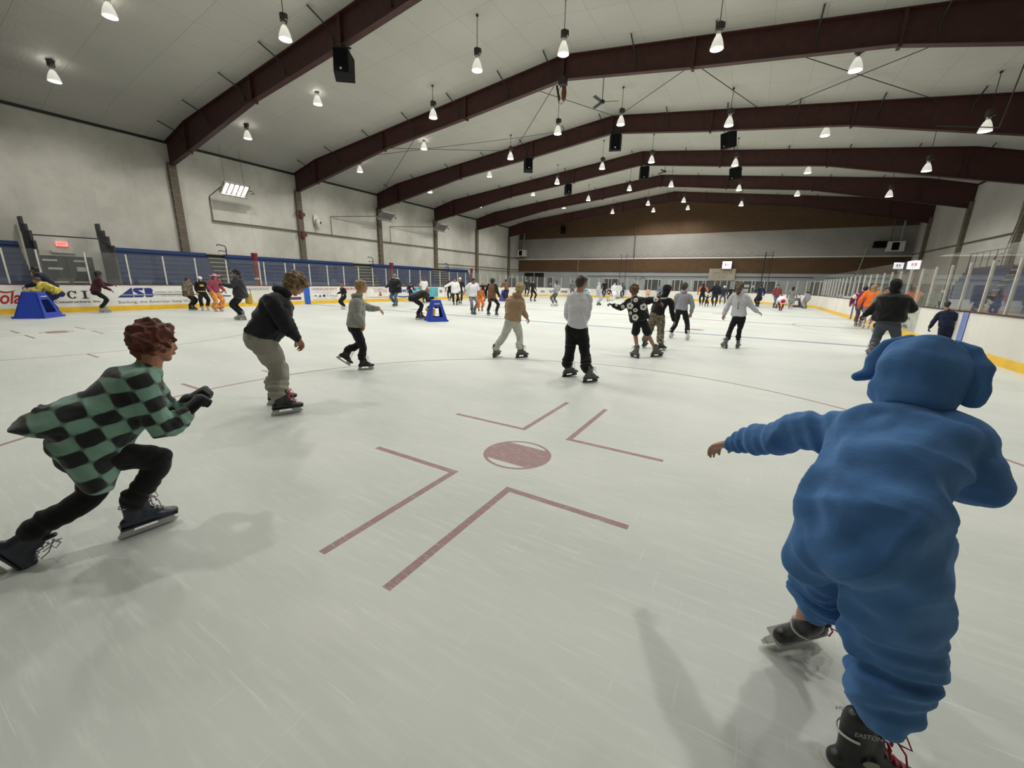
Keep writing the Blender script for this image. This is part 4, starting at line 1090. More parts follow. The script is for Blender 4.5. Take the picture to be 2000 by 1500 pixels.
def add_hand(b, w, d, n, H, curl=.5, side=1, fist=False):
    """w wrist, d along the hand, n palm normal; side=+1: thumb on n x d side"""
    L = .108*H; d = V3(d).normalized(); n = V3(n); n = (n - d*n.dot(d)).normalized(); t = d.cross(n)*side
    w = V3(w)
    b.rings([(w - d*L*.12, t, n, .115*L*1.5, .085*L*1.5), (w + d*L*.08, t, n, .19*L, .11*L), (w + d*L*.28, t, n, .235*L, .105*L), (w + d*L*.48, t, n, .225*L, .085*L)], 12)
    ln = [.43, .49, .46, .36]; r = .052*L
    for k in range(4):
        off = (1.5 - k)*.125*L; base = w + d*L*(.47 if k in (1, 2) else .44) + t*off
        a = 0; p = base; pts = [base - d*L*.1, base]; seg = [ln[k]*.42*L, ln[k]*.33*L, ln[k]*.25*L]
        for j, sl in enumerate(seg):
            a += (curl*1.0 if j == 0 else curl*1.15) + .06*k*curl
            dd = (d*cos(a) + n*sin(a) + t*(.05*(1.5 - k))).normalized(); p = p + dd*sl; pts.append(p)
        b.limb(pts, [r*1.08, r*1.12, r*1.05, r*.98, r*.84], 2, 8)
    th = w + d*L*.16 + t*L*.15
    p1 = th + (t*.75 + d*.62 + n*.25).normalized()*L*.22; p2 = p1 + (d*.85 + t*.35 + n*(.35 + curl*.5)).normalized()*L*.19; p3 = p2 + (d*.8 + n*(.3 + curl)).normalized()*L*.13
    b.limb([th - t*L*.06, th, p1, p2, p3], [r*1.6, r*1.5, r*1.25, r*1.12, r*.9], 2, 8)

def person(P):
    """P: dict of world joints (j), looks (k). Builds one person."""
    J = {k: V3(v) for k, v in P['j'].items()}; H = P['H']; K = P['k']; near = K.get('lod', 2)
    # lod 2 = near, 1 = middle, 0 = far
    vx = K.get('vx', (.022, .012, .0075)[near]); vb = K.get('vb', (.018, .009, .0055)[near])
    org = Vector((J['pel'].x, J['pel'].y, 0)); R = {k: v - org for k, v in J.items()}
    fat = K.get('fat', 1.)
    sk = skin(K.get('skin', (.50, .31, .22)))
    hips = (R['hipR'] - R['hipL']); sho = (R['shR'] - R['shL'])
    uh = hips.normalized(); us = sho.normalized()
    spine = R['neck'] - R['pel']
    def ring(t, a, b, dy=0, c=None):
        c = R['pel'].lerp(R['neck'], t) if c is None else c
        bend = R.get('bend'); 
        if bend is not None: c = c + bend * sin(pi*t)
        u = uh.lerp(us, min(1, max(0, t))).normalized(); s_ = spine.normalized(); u = (u - s_*u.dot(s_)).normalized(); f = s_.cross(u)
        return (c + f*dy, u, f, a*H*fat, b*H*fat)
    fdir = spine.cross(us).normalized() * -1     # towards the chest (us is L->R, spine up): r x ... handled by sign below
    # ---------------- body skin
    b = Body()
    hd = R['head']; hr, hf, hu = frame(P['face'], K.get('htilt', 0.)); hh = K.get('hh', .132 + .02*max(0, (1.75 - H)/.6))*H
    sw = sho.length/2/H; 
    tors = [ring(-.06, .062, .055), ring(.08, .078, .058), ring(.35, .066, .048), ring(.65, .076, .054), ring(.86, .080, .048), ring(.97, .04, .036)]
    b.rings(tors)
    # head
    c = hd
    def hp(x, y, z): return c + hr*(x*hh) + hf*(y*hh) + hu*(z*hh)
    b.ball(hp(0, -.05, .12), hr, hf, hu, .325*hh, .40*hh, .37*hh)
    b.ball(hp(0, .08, -.10), hr, hf, hu, .265*hh, .31*hh, .36*hh)
    b.ball(hp(0, .24, -.37), hr, hf, hu, .12*hh, .12*hh, .10*hh)
    b.limb([hp(0, -.08, -.2), R['neck'].lerp(c, .35), R['neck']], [.23*hh*1.1, .25*hh*1.08, .28*hh*1.1])
    if near:
        b.limb([hp(0, .36, .10), hp(0, .40, .0), hp(0, .435, -.10)], [.035*hh, .042*hh, .055*hh], 2, 8)
        b.ball(hp(.05, .40, -.11), hr, hf, hu, .035*hh, .04*hh, .03*hh); b.ball(hp(-.05, .40, -.11), hr, hf, hu, .035*hh, .04*hh, .03*hh)
        b.limb([hp(-.2, .28, .14), hp(-.09, .345, .15), hp(0, .345, .13), hp(.09, .345, .15), hp(.2, .28, .14)], [.04*hh]*5, 2, 8)
        b.ball(hp(0, .385, -.21), hr, hf, hu, .10*hh, .045*hh, .022*hh); b.ball(hp(0, .375, -.26), hr, hf, hu, .08*hh, .045*hh, .022*hh)
        b.ball(hp(.16, .26, -.06), hr, hf, hu, .09*hh, .09*hh, .10*hh); b.ball(hp(-.16, .26, -.06), hr, hf, hu, .09*hh, .09*hh, .10*hh)
    for s_ in (-1, 1):
        b.ball(hp(.325*s_, -.02, -.01), hr, hf, hu, .035*hh, .075*hh, .115*hh)
    for s_ in 'LR':
        b.limb([R['sh'+s_], R['el'+s_], R['wr'+s_]], [.027*H*fat, .023*H, .0155*H])
        hdv = R.get('hd'+s_); hdv = (R['wr'+s_] - R['el'+s_]) if hdv is None else hdv + org - R['wr'+s_] - org
        if not K.get('nohand'+s_):
            pn = K.get('palm'+s_, (0, 0, -1))
            if near: add_hand(b, R['wr'+s_], hdv, pn, H, K.get('curl', .45), 1 if s_ == 'R' else -1)
            else: add_hand(b, R['wr'+s_], hdv, pn, H*1.05, K.get('curl', .35), 1 if s_ == 'R' else -1)
        lg = [R['hip'+s_], R['kn'+s_], R['kn'+s_].lerp(R['an'+s_], .35) , R['an'+s_]]
        b.limb(lg, [.044*H*fat, .032*H*fat, .030*H*fat, .019*H])
    body = fuse(b, 'person', sk, None, vb, 3 if near else 2)
    body.location = org
    tag(body, P['label'], 'person', P.get('group'))
    # ---------------- eyes, brows
    if near and K.get('eyes', 1):
        for s_ in (-1, 1):
            e = Body().ball(hp(.13*s_, .335, .035), hr, hf, hu, .052*hh, .04*hh, .034*hh, 12).m.build('eye', M_EYE, body, True)
            Body().ball(hp(.13*s_, .368, .035), hr, hf, hu, .024*hh, .014*hh, .026*hh, 10).m.build('iris', M_IRIS, e, True)
            if K.get('hair'): MB().tube([hp(.07*s_, .385, .12), hp(.14*s_, .365, .15), hp(.21*s_, .30, .125)], .014*hh, 6).build('eyebrow', hairm(tuple(v*.7 for v in K['hair'])), body, True)
        Body().ball(hp(0, .405, -.235), hr, hf, hu, .085*hh, .03*hh, .028*hh, 12).m.build('mouth', plain('lips', (.38, .15, .13), .5), body, True)
    # ---------------- hair
    if K.get('hair') and not K.get('hood'):
        st = K.get('style', 'short'); b = Body(); th = {'short': .035, 'curly': .09, 'shaggy': .075}.get(st, .05)
        b.ball(hp(0, -.09, .17), hr, hf, hu, (.335+th)*hh, (.40+th*.7)*hh, (.36+th)*hh)
        b.ball(hp(0, -.20, .0), hr, hf, hu, (.30+th*.8)*hh, (.26+th*.5)*hh, (.30+th)*hh)
        b.limb([hp(-.22, .14, .30), hp(0, .24, .38), hp(.22, .14, .30)], [.10*hh + th*.5*hh]*3, 2, 10)
        if st in ('shaggy', 'curly'):
            b.limb([hp(-.30, .02, .12), hp(-.33, -.06, -.12)], [.10*hh, .07*hh]); b.limb([hp(.30, .02, .12), hp(.33, -.06, -.12)], [.10*hh, .07*hh])
            b.ball(hp(0, -.26, -.15), hr, hf, hu, .28*hh, .16*hh, .22*hh); b.limb([hp(-.22, .22, .30), hp(0, .34, .30), hp(.22, .22, .30)], [.10*hh]*3, 2, 10)
        if st == 'long':
            nk = R['neck']; b.rings([(hp(0, -.18, .1), hr, hf, .36*hh, .28*hh), (hp(0, -.24, -.3), hr, hf, .36*hh, .20*hh), (hp(0, -.36, -.8), hr, hf, .34*hh, .15*hh), (hp(0, -.42, -1.25), hr, hf, .26*hh, .11*hh)])
        if st == 'pony':
            b.ball(hp(0, -.42, .08), hr, hf, hu, .11*hh, .12*hh, .12*hh); b.limb([hp(0, -.46, .06), hp(0, -.66, -.15), hp(.02, -.72, -.6), hp(0, -.70, -1.05)], [.12*hh, .21*hh, .22*hh, .08*hh])
        if st == 'bun': b.ball(hp(0, -.45, .05), hr, hf, hu, .15*hh, .14*hh, .15*hh)
        am = (.012 if st == 'short' else .03)*hh/.2*(1 if near else .5)
        rgt, fdr, upp = np.array(hr), np.array(hf), np.array(hu)
        def tuft(co, no, am=am):
            return co + no*(am*.55*(np.clip(1 - np.abs(vnoise(co*42, 3.))*2.6, -.4, 1) + .5*vnoise(co*95, 7.)))[:, None]
        fuse(b, 'hair', hairm(K['hair']), body, vb*1.1, 1 if near else 2, tuft)
    # ---------------- headwear
    hw = K.get('hat')
    if hw:
        kind, hc = hw; mc = cloth(hc, name='hat_cloth') if kind != 'helmet' else plain('helmet_%02x' % int(hc[0]*255), hc, .35, var=0)
        b = Body()
        if kind == 'helmet':
            b.ball(hp(0, -.04, .20), hr, hf, hu, .44*hh, .52*hh, .40*hh)
            fuse(b, 'helmet', mc, body, vb, 2)
        elif kind == 'beanie':
            b.ball(hp(0, -.06, .24), hr, hf, hu, .41*hh, .47*hh, .36*hh); b.ball(hp(0, -.1, .62), hr, hf, hu, .12*hh, .12*hh, .1*hh); fuse(b, 'knit_hat', mc, body, vb, 2)
        elif kind == 'cap':
            b.ball(hp(0, -.04, .26), hr, hf, hu, .38*hh, .45*hh, .29*hh); b.rings([(hp(0, .30, .24), hr, hu, .26*hh, .05*hh), (hp(0, .66, .20), hr, hu, .20*hh, .04*hh)]); fuse(b, 'baseball_cap', mc, body, vb, 1)
        elif kind == 'cowboy':
            b.ball(hp(0, 0, .36), hr, hf, hu, .36*hh, .42*hh, .34*hh)
            b.rings([(hp(0, 0, .24), hr, hf, .92*hh, .92*hh), (hp(0, 0, .36), hr, hf, .98*hh, .92*hh)], 24, (.02, .02)); fuse(b, 'wide_brimmed_hat', mc, body, vb, 1)
    # ---------------- top garment
    tp = K['top']; tc = K.get('topm') or cloth(tp, K.get('trough', .88), K.get('tsheen', .15)); loose = K.get('loose', 1.)*fat
    bands = []
    def arm(b, s_, end=1.0, g=1.0):
        w = R['el'+s_].lerp(R['wr'+s_], end)
        b.limb([R['sh'+s_]*.7 + R['neck']*.3, R['sh'+s_], R['el'+s_], w], [.040*H*loose*g, .040*H*loose*g, .034*H*loose*g, .0235*H*loose*g])
        bands.append((R['sh'+s_], R['el'+s_], .07*H, .0035*H, .045*H)); bands.append((R['el'+s_], R['wr'+s_], .06*H, .0045*H, .03*H))
    b = Body(); lo = K.get('hem', -.02)
    gw = K.get('wtop', 1.)*loose
    b.rings([ring(lo, .084*gw, .074*gw), ring(lo + .035, .088*gw, .078*gw), ring(max(.06, lo + .1), .089*gw, .076*gw), ring(.35, .083*gw, .068*gw), ring(.62, .088*gw, .068*gw, 0), ring(.85, .088*gw, .060*gw), ring(.98, .050, .045)], 20, (.15, 1.))
    if K.get('sleeve', 'long') == 'long':
        arm(b, 'L', .96); arm(b, 'R', .96)
    elif K['sleeve'] == 'short':
        for s_ in 'LR': b.limb([R['sh'+s_]*.7 + R['neck']*.3, R['sh'+s_], R['sh'+s_].lerp(R['el'+s_], .75)], [.040*H*loose, .041*H*loose, .040*H*loose])
    elif K['sleeve'] == 'none':
        for s_ in 'LR': b.limb([R['sh'+s_]*.6 + R['neck']*.4, R['sh'+s_]], [.04*H*loose, .042*H*loose])
    if K.get('onesie'):
        pl = R['pel']; fwd_ = uh.cross(spine.normalized()); fwd_ = Vector((0, 0, 1)).cross(uh).normalized()
        b.rings([ring(.45, .108, .088), ring(.2, .106, .092), ring(.02, .108, .100), ring(-.14, .104, .100), ring(-.26, .08, .08)], 20)
        for s_ in (-1, 1): b.ball(pl + uh*(s_*.050*H) - fwd_*(.034*H) - Vector((0, 0, .058*H)), uh, fwd_, Vector((0, 0, 1)), .070*H, .064*H, .085*H)
        for s_, rr in (('L', [.070, .058, .058, .060, .054, .036]), ('R', [.082, .080, .074, .074, .062, .044])):
            h_, k_, a_ = R['hip'+s_], R['kn'+s_], R['an'+s_]
            a_ = R.get('le'+s_, a_); b.limb([h_, h_.lerp(k_, .5), k_, k_.lerp(a_, .4), k_.lerp(a_, .75), a_], [v*H for v in rr], 4, 18)
            bands.append((h_.lerp(k_, .75), a_, .13*H, .0105*H, .036*H)); bands.append((h_, k_, .13*H, .0035*H, .08*H))
        bands.append((R['elL'].lerp(R['wrL'], .62), R['wrL'], .06*H, .009*H, .026*H)); bands.append((R['shL'], R['elL'], .08*H, .004*H, .05*H))
    if 'tail' in R:
        u_ = us; f_ = Vector((0, 0, 1))
        m0 = R['pel'].lerp(R['neck'], .45); s1 = (R['tail'] - m0).normalized(); v_ = s1.cross(u_).normalized()
        b.rings([(m0, u_, v_, .11*H, .085*H), (m0.lerp(R['tail2'], .75), u_, v_, .125*H, .075*H), (R['tail2'], u_, v_, .115*H, .055*H), (R['tail'], u_, v_, .06*H, .012*H)], 20)
        s2 = (R['hang'] - m0).normalized(); v2 = s2.cross(u_).normalized()
        b.rings([(m0, u_, v2, .105*H, .09*H), (R['pel'], u_, v2, .118*H, .10*H), (R['hang'], u_, v2, .105*H, .045*H)], 20)
        b.rings([(R['tail2'], u_, v_, .11*H, .05*H), (R['pel'].lerp(R['hang'], .3), u_, v_, .11*H, .08*H)], 18)
    if K.get('hood'):
        q_ = K.get('hs', 1.)*hh
        b.ball(c + hu*.12*hh - hf*(.06 if K.get('onesie') else .15)*hh, hr, hf, hu, .43*q_, .45*q_, .44*q_); b.ball(hp(0, -.16, -.2), hr, hf, hu, .40*q_, .34*q_, .36*q_)
        b.limb([hp(0, -.1, -.3), R['neck']], [.34*hh, .36*hh])
    elif K.get('hooddown'):
        nb = R['neck'].lerp(c, .25) - hf*hh*.1
        b.limb([nb + hr*.30*hh + hf*.22*hh, nb + hr*.36*hh - hf*.05*hh, nb - hf*.30*hh - hu*.12*hh, nb - hr*.36*hh - hf*.05*hh, nb - hr*.30*hh + hf*.22*hh], [.09*hh, .13*hh, .19*hh, .13*hh, .09*hh], 4, 10)
    else:
        nb = R['neck'].lerp(c, .12); b.limb([nb + (R['neck'] - c).normalized()*.05*H, nb], [.035*H, .030*H])
    if K.get('cutface', 1) and K.get('hood'): pass
    fa = (.0045, .006, .006)[near]*H*K.get('fold', 1.)
    gname = K.get('tname', 'jacket')
    g = fuse(b, gname, tc, body, vx, 7 if K.get('onesie') else 2, folds(fa, 13/H*1.6, bands, K.get('seed', 1.)))
    if K.get('decor'): K['decor'](g, R, H, org)
    if K.get('marks'): surface_marks(g, K['marks'], K['mdir'], org)
    if K.get('onesie'):
        for s_, P_ in ((1, [(.22, .0, .58, .07), (.38, -.03, .48, .15), (.49, -.06, .24, .19), (.54, -.09, -.02, .18), (.54, -.09, -.20, .13)]), (-1, [(.24, .0, .58, .07), (.44, .0, .44, .15), (.54, -.02, .20, .15), (.58, -.04, -.02, .11), (.72, -.08, -.10, .06)])):
            q_ = []
            for i_, (x_, y_, z_, w_) in enumerate(P_):
                a0 = P_[max(i_-1, 0)]; a1 = P_[min(i_+1, len(P_)-1)]; d_ = (hr*(s_*(a1[0]-a0[0])) + hu*(a1[2]-a0[2])).normalized(); q_.append((hp(s_*x_, y_, z_), d_.cross(hf), hf, w_*hh, .085*hh))
            fuse(Body().rings(q_, 16), 'hood_ear', tc, body, .006, 2, folds(.004, 22, (), 2.))
        return finish_skates(P, R, K, H, body, near)
    # ---------------- over-garment (vest, cape) and bottoms
    if K.get('vest'):
        b = Body(); b.rings([ring(-.04, .098*gw, .088*gw), ring(.35, .096*gw, .082*gw), ring(.62, .100*gw, .082*gw), ring(.86, .100*gw, .070*gw), ring(.99, .058, .052)], 20)
        fuse(b, 'vest', cloth(K['vest']), body, vx, 2, folds(fa, 18/H, (), 4.))
    bt = K['bot']; bc = K.get('botm') or cloth(bt, .88, .12); wl = K.get('wide', 1.)*fat
    b = Body()
    ww = min(wl, gw*.93); b.rings([ring(-.10, .078*wl, .072*wl), ring(.0, .081*ww, .074*ww), ring(.14, .072*ww, .062*ww)], 18)
    endt = K.get('legend', .93); bb = []
    for s_ in 'LR':
        h_, k_, a_ = R['hip'+s_], R['kn'+s_], R['an'+s_]
        if K.get('shorts'):
            b.limb([h_, h_.lerp(k_, .8)], [.060*H*wl, .062*H*wl])
        else:
            ln_ = (a_ - k_).length; e_ = k_.lerp(a_, (1 - min(.5, K.get('cuffup', .045)*H/1.62/ln_)) if K.get('skates') else .93); cf = K.get('cuff', .038)
            b.limb([h_, h_.lerp(k_, .5), k_, k_.lerp(a_, .45), k_.lerp(e_, .8) - V3(P['ft'+s_])*.012*H, e_ - V3(P['ft'+s_])*.010*H], [.058*H*wl, .052*H*wl, .042*H*wl, .040*H*wl, max(.040, cf)*H*wl, cf*H*wl])
            bb += [(k_.lerp(a_, .3), a_, .09*H, .006*H*K.get('bunch', 1.), .035*H), (h_.lerp(k_, .6), k_.lerp(a_, .2), .1*H, .004*H*K.get('bunch', 1.), .06*H)]
    g2 = fuse(b, K.get('bname', 'trousers'), bc, body, vx, 2, folds(fa*.8, 11/H*1.6, bb, K.get('seed', 1.) + 3))
    if K.get('skirt'):
        b = Body(); b.rings([ring(.10, .08, .07), (R['pel'] - Vector((0, 0, .05*H)), uh, uh.cross(Vector((0, 0, 1))), .11*H, .10*H), (R['pel'] - Vector((0, 0, .14*H)), uh, uh.cross(Vector((0, 0, 1))), .13*H, .12*H)], 20)
        fuse(b, 'skirt', cloth(K['skirt']), body, vx, 1, folds(fa, 30/H, (), 2.))
    # ---------------- gloves, mitts
    if K.get('glove'):
        for s_ in K.get('glovehands', 'LR'):
            d_ = R.get('hd'+s_); d_ = (R['wr'+s_] - R['el'+s_]) if d_ is None else d_ - R['wr'+s_]; d_ = d_.normalized()
            b = Body(); add_hand(b, R['wr'+s_], d_, K.get('palm'+s_, (0, 0, -1)), H*K.get('gsize', 1.22), K.get('gcurl', .8), 1 if s_ == 'R' else -1)
            fuse(b, 'glove', cloth(K['glove'], .6), body, vx, 1)
    return finish_skates(P, R, K, H, body, near)

def finish_skates(P, R, K, H, body, near):
    if not K.get('skates'):
        sh = plain('dark_shoe', (.02, .02, .02), .5)
        for s_ in 'LR':
            an = R['an'+s_]; f_ = V3(P['ft'+s_]).normalized(); sd = f_.cross(Vector((0, 0, 1))); z0 = Vector((an.x, an.y, 0))
            b = Body().rings([(z0 - f_*.05 + Vector((0, 0, .042)), sd, Vector((0, 0, 1)), .04, .042), (z0 + f_*.06 + Vector((0, 0, .04)), sd, Vector((0, 0, 1)), .048, .04), (z0 + f_*.16 + Vector((0, 0, .032)), sd, Vector((0, 0, 1)), .042, .03)], 12)
            b.limb([an + Vector((0, 0, .02)), z0 + Vector((0, 0, .05))], [.045, .04]); fuse(b, 'shoe', sh, body, .02, 1)
    if K.get('skates'):
        for s_ in 'LR':
            an = R['an'+s_]; f_ = V3(P['ft'+s_]); u_ = V3(P.get('fu'+s_, (0, 0, 1))).normalized(); f_ = f_.normalized()
            s0 = K.get('sksize', 1.0)*H/1.62
            org_ = an + f_*.03*s0 - u_*(.185*s0)
            put_skate(body, K['skates'], org_, f_, u_, s0)
            if near:
                so = Body().limb([an - u_*.01, an + u_*.075*s0], [.036*s0, .040*s0]); so.m.build('sock', cloth(K.get('sock', (.5, .5, .5))), body, True)
    return body

# ---------------------------------------------------------------- printed marks, trims on clothing
def surface_marks(g, marks, mdir, org):
    n = V3(mdir); r = n.cross(Vector((0, 0, 1))).normalized(); u = r.cross(n)
    cm = {'flower': plain('pale_flower_print', srgb(206, 202, 196), .8, var=0), 'stroke': plain('pale_print', srgb(176, 178, 180), .8, var=0), 'cord': plain('dark_cord', srgb(50, 50, 54), .8, var=0)}
    bpy.context.view_layer.update()
    for x, y, z, rx, ry, kd in marks:
        c = Vector((x, y, z)) - org; V = []; F = []; nr, na = (4, 25) if kd == 'flower' else (3, 14)
        ok = True; hit, loc, _, _ = g.ray_cast(c - n*.7, n); dep = (loc - c + n*.7).dot(n) if hit else None
        for i in range(nr):
            for j in range(na):
                a = 2*pi*j/na; q = (.30 + .70*i/(nr-1)) if kd == 'flower' else i/(nr-1)
                k_ = 1 + (.16*abs(sin(2.5*a + 1)) - .06)*(q > .6) if kd == 'flower' else 1
                p = c + r*(cos(a)*rx*q*k_) + u*(sin(a)*ry*q*k_) - n*.7
                hit, loc, no, _ = g.ray_cast(p, n)
                if not hit or (loc - c).length > .6:
                    if dep is None: ok = False; break
                    loc = p + n*dep
                dep = (loc - p).dot(n); V.append(loc - n*.004)
            if not ok: break
        if not ok: continue
        for i in range(nr - 1):
            for j in range(na):
                q = (j+1) % na; F.append((i*na + j, i*na + q, (i+1)*na + q, (i+1)*na + j))
        MB().add(V, F).build('printed_mark', cm[kd], g)
def band(g, p0, p1, r0, r1, mtl, name):
    b = Body().limb([p0, p1], [r0, r1], 2, 16); o = fuse(b, name, mtl, g, .02, 1); return o
def deco_belt(g, R, H, org):
    y = plain('yellow_print', srgb(206, 186, 60), .7, var=0); c = R['pel'] + Vector((0, 0, .06*H)); u = (R['hipR'] - R['hipL']).normalized(); f = Vector((0, 0, 1)).cross(u)
    MB().tube([c + u*(cos(a)*.105*H) + f*(sin(a)*.092*H) for a in [2*pi*i/20 for i in range(21)]], .014*H, 6).build('belt', y, g)
    ch = R['pel'].lerp(R['neck'], .72) + f*(.085*H); V = [ch + u*(cos(a)*.055*H) + Vector((0, 0, sin(a)*.030*H)) + f*.004 for a in [2*pi*i/18 for i in range(18)]]
    MB().add(V, [tuple(range(18))]).build('chest_oval', y, g)
def deco_jersey(g, R, H, org):
    w = cloth(srgb(206, 208, 212)); u = (R['hipR'] - R['hipL']).normalized(); f = Vector((0, 0, 1)).cross(u)
    for s_ in 'LR': band(g, R['sh'+s_].lerp(R['neck'], .35) + Vector((0, 0, .02*H)), R['sh'+s_] + Vector((0, 0, .004*H)), .052*H, .064*H, w, 'shoulder_panel')
    c = R['pel'] + Vector((0, 0, -.02*H)); MB().tube([c + u*(cos(a)*.128*H) + f*(sin(a)*.112*H) for a in [2*pi*i/20 for i in range(21)]], .012*H, 6).build('hem_stripe', w, g)
    ch = R['pel'].lerp(R['neck'], .55) + f*(.118*H); z = Vector((0, 0, 1))
    V = [ch + z*.075*H, ch - u*.055*H - z*.04*H, ch + u*.055*H - z*.04*H, ch + z*.045*H, ch - u*.03*H - z*.025*H, ch + u*.03*H - z*.025*H]
    MB().add([v + f*.01 for v in V], [(0, 1, 4, 3), (1, 2, 5, 4), (2, 0, 3, 5)]).build('chest_triangle', w, g)
def deco_number(g, R, H, org):
    u = (R['hipR'] - R['hipL']).normalized(); f = Vector((0, 0, 1)).cross(u); z = Vector((0, 0, 1)); ch = R['pel'].lerp(R['neck'], .55) + f*(.112*H)
    MB().obox(ch, u*.055*H, z*.05*H, f*.006).build('number_panel', cloth(srgb(206, 200, 206)), g)
    for s_ in 'LR': band(g, R['sh'+s_].lerp(R['el'+s_], .5), R['el'+s_], .052*H, .048*H, cloth(srgb(110, 40, 48)), 'sleeve_panel')
def deco_stripe(g, R, H, org):
    u = (R['hipR'] - R['hipL']).normalized(); f = Vector((0, 0, 1)).cross(u); ch = R['pel'].lerp(R['neck'], .6) - f*(.102*H)
    MB().obox(ch, u*.07*H, Vector((0, 0, .01*H)), f*.006).build('back_stripe', cloth(srgb(150, 156, 164)), g)
def deco_redband(g, R, H, org):
    a = R['pel']; d = (R['neck'] - a).normalized(); band(g, a - d*.02*H, a + d*.09*H, .128*H, .124*H, cloth(srgb(180, 40, 44)), 'red_band')
def deco_sleeves(g, R, H, org):
    for s_ in 'LR':
        for t_ in (.15, .42, .7):
            band(g, R['sh'+s_].lerp(R['el'+s_], t_), R['sh'+s_].lerp(R['el'+s_], t_ + .1), .060*H, .058*H, cloth(srgb(216, 210, 206)), 'sleeve_stripe')

# patterned cloths
def mat_check(f):
    t = NT('green_black_check'); P = t.coord(); d = t.n('ShaderNodeVectorMath', operation='DOT_PRODUCT'); t.t.links.new(P, d.inputs[0]); d.inputs[1].default_value = f
    x = t.xyz(P)[2]; u = d.outputs['Value']
    w = t.noise(5, 2, .5, P); uu = t.math('ADD', t.math('ADD', t.math('MULTIPLY', u, .93), t.math('MULTIPLY', x, .30)), t.math('MULTIPLY', w, .04)); vv = t.math('ADD', t.math('ADD', t.math('MULTIPLY', x, .98), t.math('MULTIPLY', u, -.22)), t.math('MULTIPLY', w, .05))
    a = t.math('SINE', t.math('MULTIPLY', uu, pi/.098)); b = t.math('SINE', t.math('MULTIPLY', vv, pi/.072))
    m = t.ramp(t.math('MULTIPLY', a, b), -.10, .10)
    t.base(t.mix(m, srgb(22, 26, 28), srgb(116, 152, 136))); t.rough(.9); t.b.inputs['Sheen Weight'].default_value = .2
    t.bump(t.noise(160, 2, .6, P), .25, .002); return t.m
def mat_patch(name, cols, scale):
    t = NT(name); P = t.coord(); c = t.mix(t.ramp(t.noise(scale, 2, .5, P), .46, .50), cols[0], cols[1]); c = t.mix(t.ramp(t.noise(scale*1.4, 2, .5, t.scalev(P, 1, 1, 1.3, (1, 2, 3))), .54, .57), c, cols[2])
    t.base(c); t.rough(.9); t.bump(t.noise(120, 2, .6, P), .2, .002); return t.m
M_CHECK = mat_check((0.234, 0.972, 0.0))
M_CAMO = mat_patch('camouflage_cloth', (srgb(116, 106, 88), srgb(84, 78, 66), srgb(142, 132, 112)), 16)
M_YELMOT = mat_patch('mottled_yellow_cloth', (srgb(196, 178, 64), srgb(150, 140, 56), srgb(214, 204, 120)), 8)
M_ORPAT = mat_patch('orange_patterned_cloth', (srgb(216, 134, 56), srgb(230, 170, 96), srgb(190, 96, 60)), 14)
t = NT('blue_fleece'); co = t.coord(); nn = t.noise(3.2, 4, .6, co); t.base(t.mix(t.ramp(nn, .3, .7), srgb(66, 106, 158), srgb(84, 126, 180)))
t.rough(.9); t.b.inputs['Sheen Weight'].default_value = .55; t.b.inputs['Sheen Roughness'].default_value = .45; t.put(t.b.inputs['Sheen Tint'], srgb(150, 180, 220)); t.b.inputs['Specular IOR Level'].default_value = .1
t.bump(t.math('ADD', t.noise(240, 3, .7, co), t.math('MULTIPLY', t.noise(60, 2, .5, co), 1.2)), .45, .003); M_FLEECE = t.m

